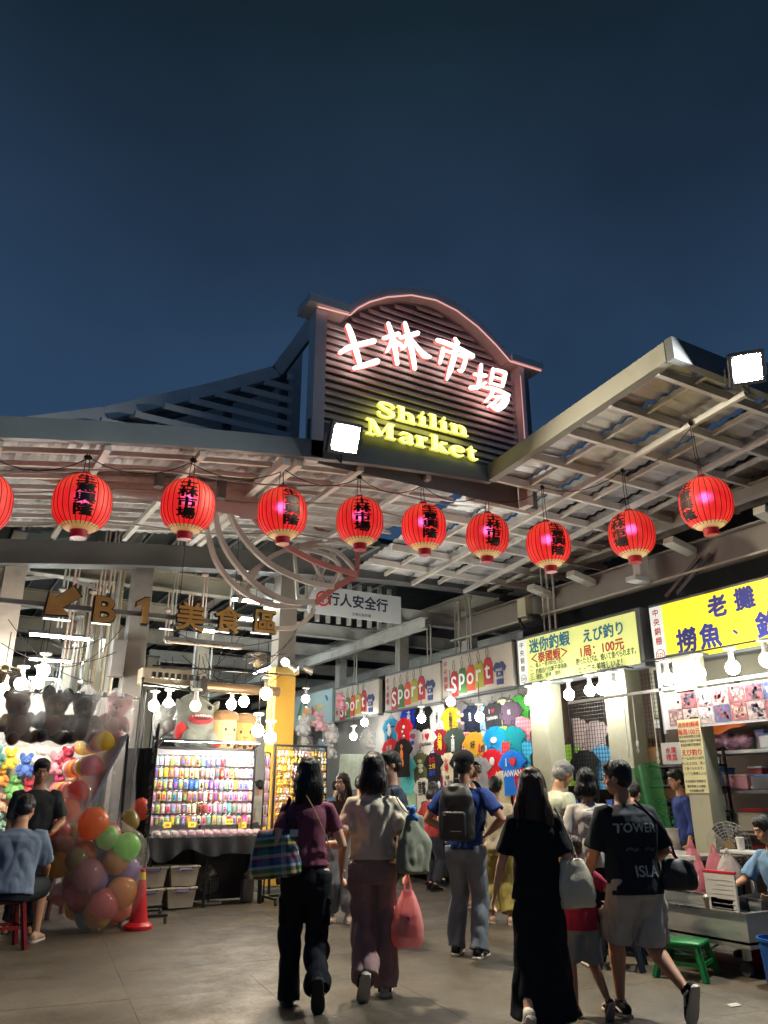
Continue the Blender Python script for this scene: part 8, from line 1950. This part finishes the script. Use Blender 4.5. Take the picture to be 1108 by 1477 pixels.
# man in black printed tee and cargo shorts
Ep = person('man in black printed T-shirt and grey cargo shorts stepping forward', (4.46, 4.24, 0), R(-12), 1.62, 'm',
    dict(lean=5, Lf=(-.10, .16, 0), Rf=(.13, -.26, .13), Rfp=66, Lh=(-.22, .26, .83), Rh=(.22, .22, .92), Le=(-.5, -1, 0), Re=(.4, -1, 0), head=(42, -4), Lgrip=.7),
    dict(top=dict(c=C8(32, 38, 46), sleeve=.92, hem=-.055, loose=.034, flare=1.12, wr=.012, print=[('TOWER', -.02, .205, .085, M('print_faded', (.42, .43, .44), rough=.8), 'back'), ('ISLA', .02, .035, .10, M('print_faded', (.42, .43, .44)), 'back'), ('~ ~', .0, .12, .16, M('print_faint', (.10, .11, .12), rough=.8), 'back')]),
         bottom=dict(c=C8(178, 176, 170), len=.49, width=1.1, loose=.016, pocket=True, wr=.016), shoe=sh_dark2), dict(kind='short', c=HBLACK, strands=260), SKIN_D, bulk=1.12)
# child
Fp = person('child in maroon T-shirt and grey shorts holding a hand', (4.20, 4.53, 0), R(-24), 1.10, 'f',
    dict(lean=3, Lf=(-.09, -.03, 0), Rf=(.09, -.17, .06), Rfp=45, Lh=(-.2, .05, .5), Rh=(.24, .10, .66), head=(-10, -10)),
    dict(top=dict(c=C8(150, 44, 72), sleeve=.7, hem=-.05, loose=.022, wr=.008), bottom=dict(c=C8(132, 142, 146), len=.46, width=1.1, loose=.012, wr=.012), shoe=dict(c=C8(60, 38, 42), sole=M('sole_pinkish', (.5, .36, .34), rough=.6), stripe=M('shoe_trim_cream', (.55, .5, .42)))), dict(kind='short', c=HBROWN), SKIN_D, 1, face=False)
# young man with glasses
person('young man in dark navy T-shirt and glasses facing left', (4.42, 7.40, 0), R(72), 1.82, 'm', dict(head=(12, -2), Lh=(-.28, .04, .86), Rh=(.28, .04, .86)), dict(top=dict(c=C8(52, 64, 84), sleeve=.8, loose=.02), bottom=dict(c=C8(40, 42, 48), loose=.014), shoe=sh_black, glasses=1), dict(kind='short', c=HBLACK), detail=1)
# girl facing the camera
person('young woman with long brown hair in light grey jeans coming towards the camera', (4.62, 9.04, 0), R(162), 1.64, 'f', dict(head=(-38, 2), Lf=(-.08, .08, 0), Rf=(.08, -.08, 0)), dict(top=dict(c=C8(60, 46, 42), sleeve=.6, loose=.008, hem=.06), bottom=dict(c=C8(136, 138, 142), width=1.25, loose=.012), shoe=sh_white), dict(kind='long', c=(.03, .018, .013), len=.30, sides=False), detail=1)
person('woman with long brown hair farther down the street facing left', (5.22, 11.1, 0), R(70), 1.66, 'f', dict(head=(10, -4)), dict(top=dict(c=C8(190, 150, 120), sleeve=.5), bottom=dict(c=C8(60, 60, 66)), shoe=sh_white), dict(kind='long', c=HBROWN, len=.32), detail=0)
person('woman with dark hair in a bun and dark sleeveless top', (5.95, 12.9, 0), R(85), 1.70, 'f', dict(head=(10, -6)), dict(top=dict(c=C8(40, 46, 50), sleeve=.25), bottom=dict(c=C8(40, 42, 50)), shoe=sh_black), dict(kind='bun', c=HBLACK), detail=0)
person('curly-haired man in striped shirt looking down at the clothes', (6.62, 9.15, 0), R(-62), 1.82, 'm', dict(lean=8, head=(-4, -24), Lh=(-.26, .24, .95), Rh=(.26, .2, .92)), dict(top=dict(c=plaid(S(40, 40, 44), S(200, 200, 196)), sleeve=.8, loose=.018), bottom=dict(c=C8(180, 168, 140), len=.5, width=1.1), shoe=sandal), dict(kind='curly', c=(.10, .055, .03)), detail=1)
person('woman in cream T-shirt and olive yellow wide trousers seen from behind', (6.18, 7.98, 0), R(-30), 1.60, 'f', dict(Lh=(-.24, .12, .9), Rh=(.25, .1, .88), head=(-14, -6)), dict(top=dict(c=C8(222, 208, 180), sleeve=.7, loose=.022, flare=1.4), bottom=dict(c=C8(176, 160, 92), width=1.25, cuff=1.15, loose=.014, wr=.018), shoe=sandal), dict(kind='short', c=HBLACK), detail=1, face=False)
person('grey-haired old man in sage sleeveless top looking down', (5.62, 6.42, 0), R(-92), 1.76, 'm', dict(lean=16, head=(0, -22), Lh=(-.24, .32, .92), Rh=(.24, .3, .95)), dict(top=dict(c=C8(184, 188, 166), sleeve=.4, loose=.02), bottom=dict(c=C8(120, 122, 112), loose=.016), shoe=sandal), dict(kind='short', c=HGREY), SKIN_D, 1)
person('black-haired person in navy bending over the counter', (6.55, 6.30, 0), R(-75), 1.66, 'm', dict(lean=34, head=(10, -22), hip=(0, -.12, .84), Lh=(-.22, .55, .95), Rh=(.22, .55, .95)), dict(top=dict(c=C8(38, 48, 70), sleeve=.7), bottom=dict(c=C8(30, 32, 40)), shoe=sh_black), dict(kind='short', c=HBLACK), detail=1)
Sp = person('woman in white blouse with striped back panel standing behind the man in black', (5.42, 5.62, 0), R(-34), 1.62, 'f', dict(lean=3, head=(-20, -6), Lh=(-.30, .05, .78), Rh=(.26, .2, .9)), dict(top=dict(c=C8(196, 190, 184), sleeve=.8, loose=.024, flare=1.5), bottom=dict(c=C8(24, 24, 28), len=.78, width=1.3, loose=.016), shoe=sandal), dict(kind='bob', c=HBLACK, len=.13), SKIN_D, 1, face=False)
p_ = atX(986, 1150, 8.75)
person('man in navy long-sleeved top standing behind the cream column looking left', (p_.x, p_.y, 0), R(62), 1.70, 'm', dict(head=(10, -8), Lh=(-.24, .1, .82), Rh=(.24, .1, .82)), dict(top=dict(c=C8(48, 62, 116), sleeve=1.6, flare=1.05), bottom=dict(c=C8(30, 32, 40)), shoe=sh_black), dict(kind='short', c=HBLACK), SKIN_D, 1)
for i, (x, y, yw, hh, c1, c2, lb) in enumerate(((5.6, 10.4, -40, 1.66, (205, 190, 180), (70, 74, 90), 'short-haired shopper in pale top between the two nearer women and the clothes'), (7.35, 11.2, -75, 1.6, (180, 70, 70), (60, 60, 70), 'shopper in red top at the clothes table'), (7.3, 14.6, -60, 1.68, (90, 120, 150), (50, 52, 60), 'shopper in steel blue top farther along the clothes table'), (6.3, 16.0, 20, 1.7, (190, 186, 170), (90, 86, 80), 'distant walker in cream top deep in the aisle'))):
    person(lb, (x, y, 0), R(yw), hh, 'mf'[i % 2], dict(head=(0, -8)), dict(top=dict(c=C8(*c1), sleeve=.7), bottom=dict(c=C8(*c2)), shoe=sh_black), dict(kind='short' if i != 1 else 'bob', c=HBLACK, len=.15), detail=0, face=False)
# seated woman at the fish game
Gp = person('seated woman in slate blue shirt tending the fish tank', (7.38, 5.10, 0), R(80), 1.62, 'f', dict(hip=(0, 0, .42), lean=12, Lf=(-.16, .42, 0), Rf=(.16, .40, 0), Lh=(-.26, .42, .55), Rh=(.24, .46, .56), head=(-18, -12), kn=(0, .3, 1)), dict(top=dict(c=C8(118, 150, 182), sleeve=.95, loose=.03, flare=1.4, hem=-.02), bottom=dict(c=C8(24, 24, 28), loose=.014), shoe=sh_black), dict(kind='short', c=HBLACK, strands=200), SKIN_D, 1, bulk=1.1)
stool('low red stool under the seated woman in slate blue', (7.42, 5.10, 0), R(80), S(150, 30, 36), h=.33, w=.32)
# seated man at the left edge and stallholder
Hp = person('heavy man in slate blue T-shirt sitting on a red stool, seen from behind', (.99, 9.12, 0), R(-20), 1.80, 'm', dict(hip=(0, 0, .53), lean=12, Lf=(-.24, .40, 0), Rf=(.24, .38, 0), Lh=(-.24, .46, .62), Rh=(.24, .46, .62), head=(-12, -12), kn=(0, .3, 1)), dict(top=dict(c=C8(112, 126, 148), sleeve=.95, loose=.040, flare=1.15, hem=-.035, wr=.012), bottom=dict(c=C8(40, 44, 52), len=.5, loose=.016), shoe=sandal), dict(kind='short', c=HBLACK), SKIN_D, 1, face=False, bulk=1.22)
p_ = atY(54, 1150, 10.15)
person('stallholder in dark grey T-shirt standing before the plush toys', (p_.x, 10.15, 0), R(172), 1.78, 'm', dict(head=(6, -12), Lh=(-.20, .26, 1.0), Rh=(.24, .1, .85), Le=(-.5, -.8, 0)), dict(top=dict(c=C8(62, 66, 64), sleeve=.85, loose=.024, flare=1.15), bottom=dict(c=C8(50, 50, 54), loose=.016), shoe=sh_black), dict(kind='short', c=HBLACK), SKIN_D, 1, bulk=1.1)
p_ = atX(628, 1150, 7.75)
person('seller with dark hair bending over the clothes table', (p_.x, p_.y, 0), R(-20), 1.62, 'm', dict(lean=14, head=(0, -20)), dict(top=dict(c=C8(70, 60, 58), sleeve=.7), bottom=dict(c=C8(40, 40, 44)), shoe=sh_black), dict(kind='short', c=HBLACK), detail=0)

# ---- bags (held or worn, so things of their own)
def stripe_mat():
    m = bpy.data.materials.new('madras_check'); m.use_nodes = True; n = m.node_tree.nodes; l = m.node_tree.links; bs = n['Principled BSDF']; bs.inputs['Roughness'].default_value = .8
    tc = n.new('ShaderNodeTexCoord'); sp = n.new('ShaderNodeSeparateXYZ'); l.new(tc.outputs['Object'], sp.inputs[0]); outs = []
    for ax, k, cols in (('Z', 5.2, [(0, S(30, 60, 75)), (.12, S(210, 185, 80)), (.22, S(60, 130, 90)), (.36, S(190, 195, 200)), (.46, S(40, 90, 150)), (.6, S(140, 60, 100)), (.72, S(200, 180, 180)), (.84, S(30, 100, 110))]), ('X', 4.0, [(0, S(60, 110, 150)), (.2, S(190, 190, 200)), (.35, S(40, 50, 70)), (.5, S(150, 90, 120)), (.65, S(70, 140, 110)), (.85, S(35, 45, 60))])):
        ml = n.new('ShaderNodeMath'); ml.operation = 'MULTIPLY_ADD'; ml.inputs[1].default_value = k; ml.inputs[2].default_value = 20; l.new(sp.outputs[ax], ml.inputs[0]); fr_ = n.new('ShaderNodeMath'); fr_.operation = 'FRACT'; l.new(ml.outputs[0], fr_.inputs[0])
        rp = n.new('ShaderNodeValToRGB'); rp.color_ramp.interpolation = 'CONSTANT'; el = rp.color_ramp.elements; el[0].position = cols[0][0]; el[0].color = (*cols[0][1], 1); el[1].position = cols[1][0]; el[1].color = (*cols[1][1], 1)
        for p, c in cols[2:]: q = el.new(p); q.color = (*c, 1)
        l.new(fr_.outputs[0], rp.inputs[0]); outs.append(rp.outputs[0])
    mx = n.new('ShaderNodeMixRGB'); mx.inputs[0].default_value = .38; l.new(outs[0], mx.inputs[1]); l.new(outs[1], mx.inputs[2]); l.new(mx.outputs[0], bs.inputs['Base Color']); return m
def soft_bag(w, d, h, seed, gather=.8, vox=.013, wr=.02):
    b = MB(); rings(b, [(V((0, 0, z * h)), V((1, 0, 0)), V((0, 1, 0)), w / 2 * a, d / 2 * c) for z, a, c in ((0, .78, .6), (.04, .94, .95), (.25, 1.0, 1.05), (.55, .98, .9), (.85, .92 * gather + .08, .5), (1.0, .9 * gather, .22))], 24, .65); me = remesh(b, vox, 2); wrinkle(me, wr, (9, 9, 5), seed, .003, (28, 28, 20)); return me
def bag(name, lab, c, yaw, me, mat, cat='bag', tilt=0.0):
    t = thing(name, lab, cat, c, yaw, 'bags carried by the walkers'); put('sack', me, t, mat, Matrix.Rotation(tilt, 4, 'Y')); return t
# checked tote
c0 = wpt(A, (-.21, -.05, .83)); y0_ = R(-22 + 62); tA = bag('checked_tote', 'colourful checked fabric tote bag on the shoulder of the woman in plum', c0, R(-34), soft_bag(.37, .19, .33, 1), stripe_mat(), tilt=R(-6))
b = MB()
for o_ in (-.05, .06): strap(b, [c0 + V((.05 + o_ * .9, -.06, .29)), c0 + V((.06 + o_ * .4, -.09, .40)), wpt(A, (-.17, -.06, 1.20)), wpt(A, (-.145, -.005, 1.375)), wpt(A, (-.15, .06, 1.25)), c0 + V((.05 + o_, .05, .30))], .028)
b.build('strap', C8(34, 44, 66), tA); b = MB(); b.box(c0 + V((.07, -.105, .30)), (.06, .004, .05), rot=(R(-10), 0, R(-34))); b.build('label_patch', M('patch_white', (.7, .7, .68)), tA)
b = MB(); strap(b, [wpt(A, (-.06, .05, 1.42)), wpt(A, (-.03, -.075, 1.40)), wpt(A, (.06, -.115, 1.25)), wpt(A, (.15, -.09, 1.06)), wpt(A, (.20, .02, .93))], .012, .003); tag(b.build('shoulder_strap', C8(150, 118, 92)), 'thin tan strap across the back of the woman in plum', 'strap')
# grey-green tote + blue toy + pink carrier bag
c0 = wpt(Bp, (.30, -.10, .83)); tB = bag('canvas_tote', 'slouchy grey-green tote hanging behind the beige T-shirt', c0, R(-27 + 50), soft_bag(.36, .15, .42, 4, .55), C8(128, 134, 118), tilt=R(4))
b = MB(); strap(b, [c0 + V((0, -.02, .40)), wpt(Bp, (.22, -.12, 1.30)), wpt(Bp, (.15, -.03, 1.43)), wpt(Bp, (.18, .09, 1.32)), c0 + V((.04, .06, .40))], .03); b.build('strap', C8(24, 24, 26), tB)
b = MB(); q = c0 + V((-.04, -.06, .41)); b.ball(q, .035); b.ball(q + V((.0, -.01, .045)), .03); b.ball(q + V((-.035, 0, .06)), .016); b.ball(q + V((.03, 0, .065)), .016); b.ball(q + V((.03, -.02, -.02)), .018); b.build('charm', fur(S(50, 120, 190)), tB, smooth=True)
hw_ = wpt(Bp, Bp['arm'][1][2]); o = put('carrier_bag', bag_mesh(.25, .18, .48, 3, .3), None, film('film_pink_dim', S(240, 160, 158), .84, .3), Matrix.Translation(hw_ + V((.0, 0, -.55))) @ Matrix.Rotation(R(-40), 4, 'Z')); tag(o, 'pink plastic carrier bag in the hand of the woman in beige', 'plastic bag', 'bags carried by the walkers')
b = MB(); q = hw_ + V((.0, 0, -.53)); b.box(q + V((0, 0, .12)), (.15, .10, .16), rot=(.1, .1, .5), bev=.02); tag(b.build('takeaway_box', C8(150, 80, 76)), 'dark box showing through the pink carrier bag', 'box')
# backpack
t = thing('backpack', 'black backpack on the man in the blue polo shirt', 'backpack', wpt(Cp, (0, -.2, 1.05)), R(-52), 'bags carried by the walkers'); I = Matrix.Identity(4)
b = MB(); rings(b, [(V((0, -.04, z)), V((1, 0, 0)), V((0, 1, 0)), a, d) for z, a, d in ((-.06, .13, .07), (-.04, .165, .10), (.15, .17, .115), (.34, .155, .10), (.42, .12, .075), (.45, .06, .04))], 24, .6); me = remesh(b, .012, 2); wrinkle(me, .012, (9, 9, 7), 2); bkm = M('nylon_black', (.011, .012, .014), rough=.5, var=.2, scale=6, bump=.2, bscale=120); put('pack', me, t, bkm, I)
b = MB(); rings(b, [(V((0, -.15, z)), V((1, 0, 0)), V((0, 1, 0)), a, .03) for z, a in ((-.02, .10), (.0, .12), (.18, .12), (.20, .10))], 20, .6); put('pocket', remesh(b, .012, 2), t, bkm, I)
b = MB(); b.tube([(-.03, -.02, .44), (-.02, -.03, .49), (.02, -.03, .49), (.03, -.02, .44)], .008, 6); b.build('haul_loop', bkm, t, local=I)
b = MB()
for s_ in (-1, 1): strap(b, [V((s_ * .07, .03, .42)), V((s_ * .115, .12, .475)), V((s_ * .14, .30, .40)), V((s_ * .17, .34, .2)), V((s_ * .17, .16, .02))], .05, .006)
b.build('strap', bkm, t, local=I)
b = MB(); b.box((-.08, -.185, .17), (.02, .006, .012)); b.box((.03, -.185, .03), (.1, .004, .008)); b.build('tag', M('tag_grey', (.3, .3, .3)), t, local=I)
# cream tote of the woman in black
c0 = wpt(Dp, (.25, -.03, .69)); tD = bag('cream_tote', 'cream leather shoulder tote hanging beside the black dress', c0, R(-36 + 12), soft_bag(.27, .13, .30, 7, .62), M('leather_cream', S(212, 202, 178), rough=.5, var=.12, scale=6, bump=.15, bscale=40), tilt=R(-3))
b = MB(); strap(b, [c0 + V((-.10, -.04, .27)), wpt(Dp, (.24, -.10, 1.05)), wpt(Dp, (.145, -.04, 1.30)), wpt(Dp, (.17, .06, 1.2)), c0 + V((.10, .05, .27))], .026); b.build('strap', M('leather_cream', S(212, 202, 178)), tD)
# crossbody pouch of the man in black
c0 = wpt(Ep, (.24, -.16, .78)); tE = bag('belt_pouch', 'black crossbody pouch at the right hip of the man in cargo shorts', c0, R(-40), soft_bag(.24, .12, .20, 9, .8), bkm)
b = MB(); strap(b, [c0 + V((0, 0, .19)), wpt(Ep, (.20, -.12, 1.15)), wpt(Ep, (.05, -.02, 1.36))], .02); b.build('strap', bkm, tE)
# striped panel on the blouse back
b = MB()
for k in range(9):
    z = .93 + k * .042; strap(b, [wpt(Sp, (-.05, -.150, z)), wpt(Sp, (.03, -.152, z + .002)), wpt(Sp, (.12, -.125, z))], .016, .003)
tag(b.build('stripe_trim', C8(26, 26, 30)), 'black stripes on the back of the white blouse', 'stripes'); 
bpy.context.view_layer.update()

bpy.data.scenes.remove(work)
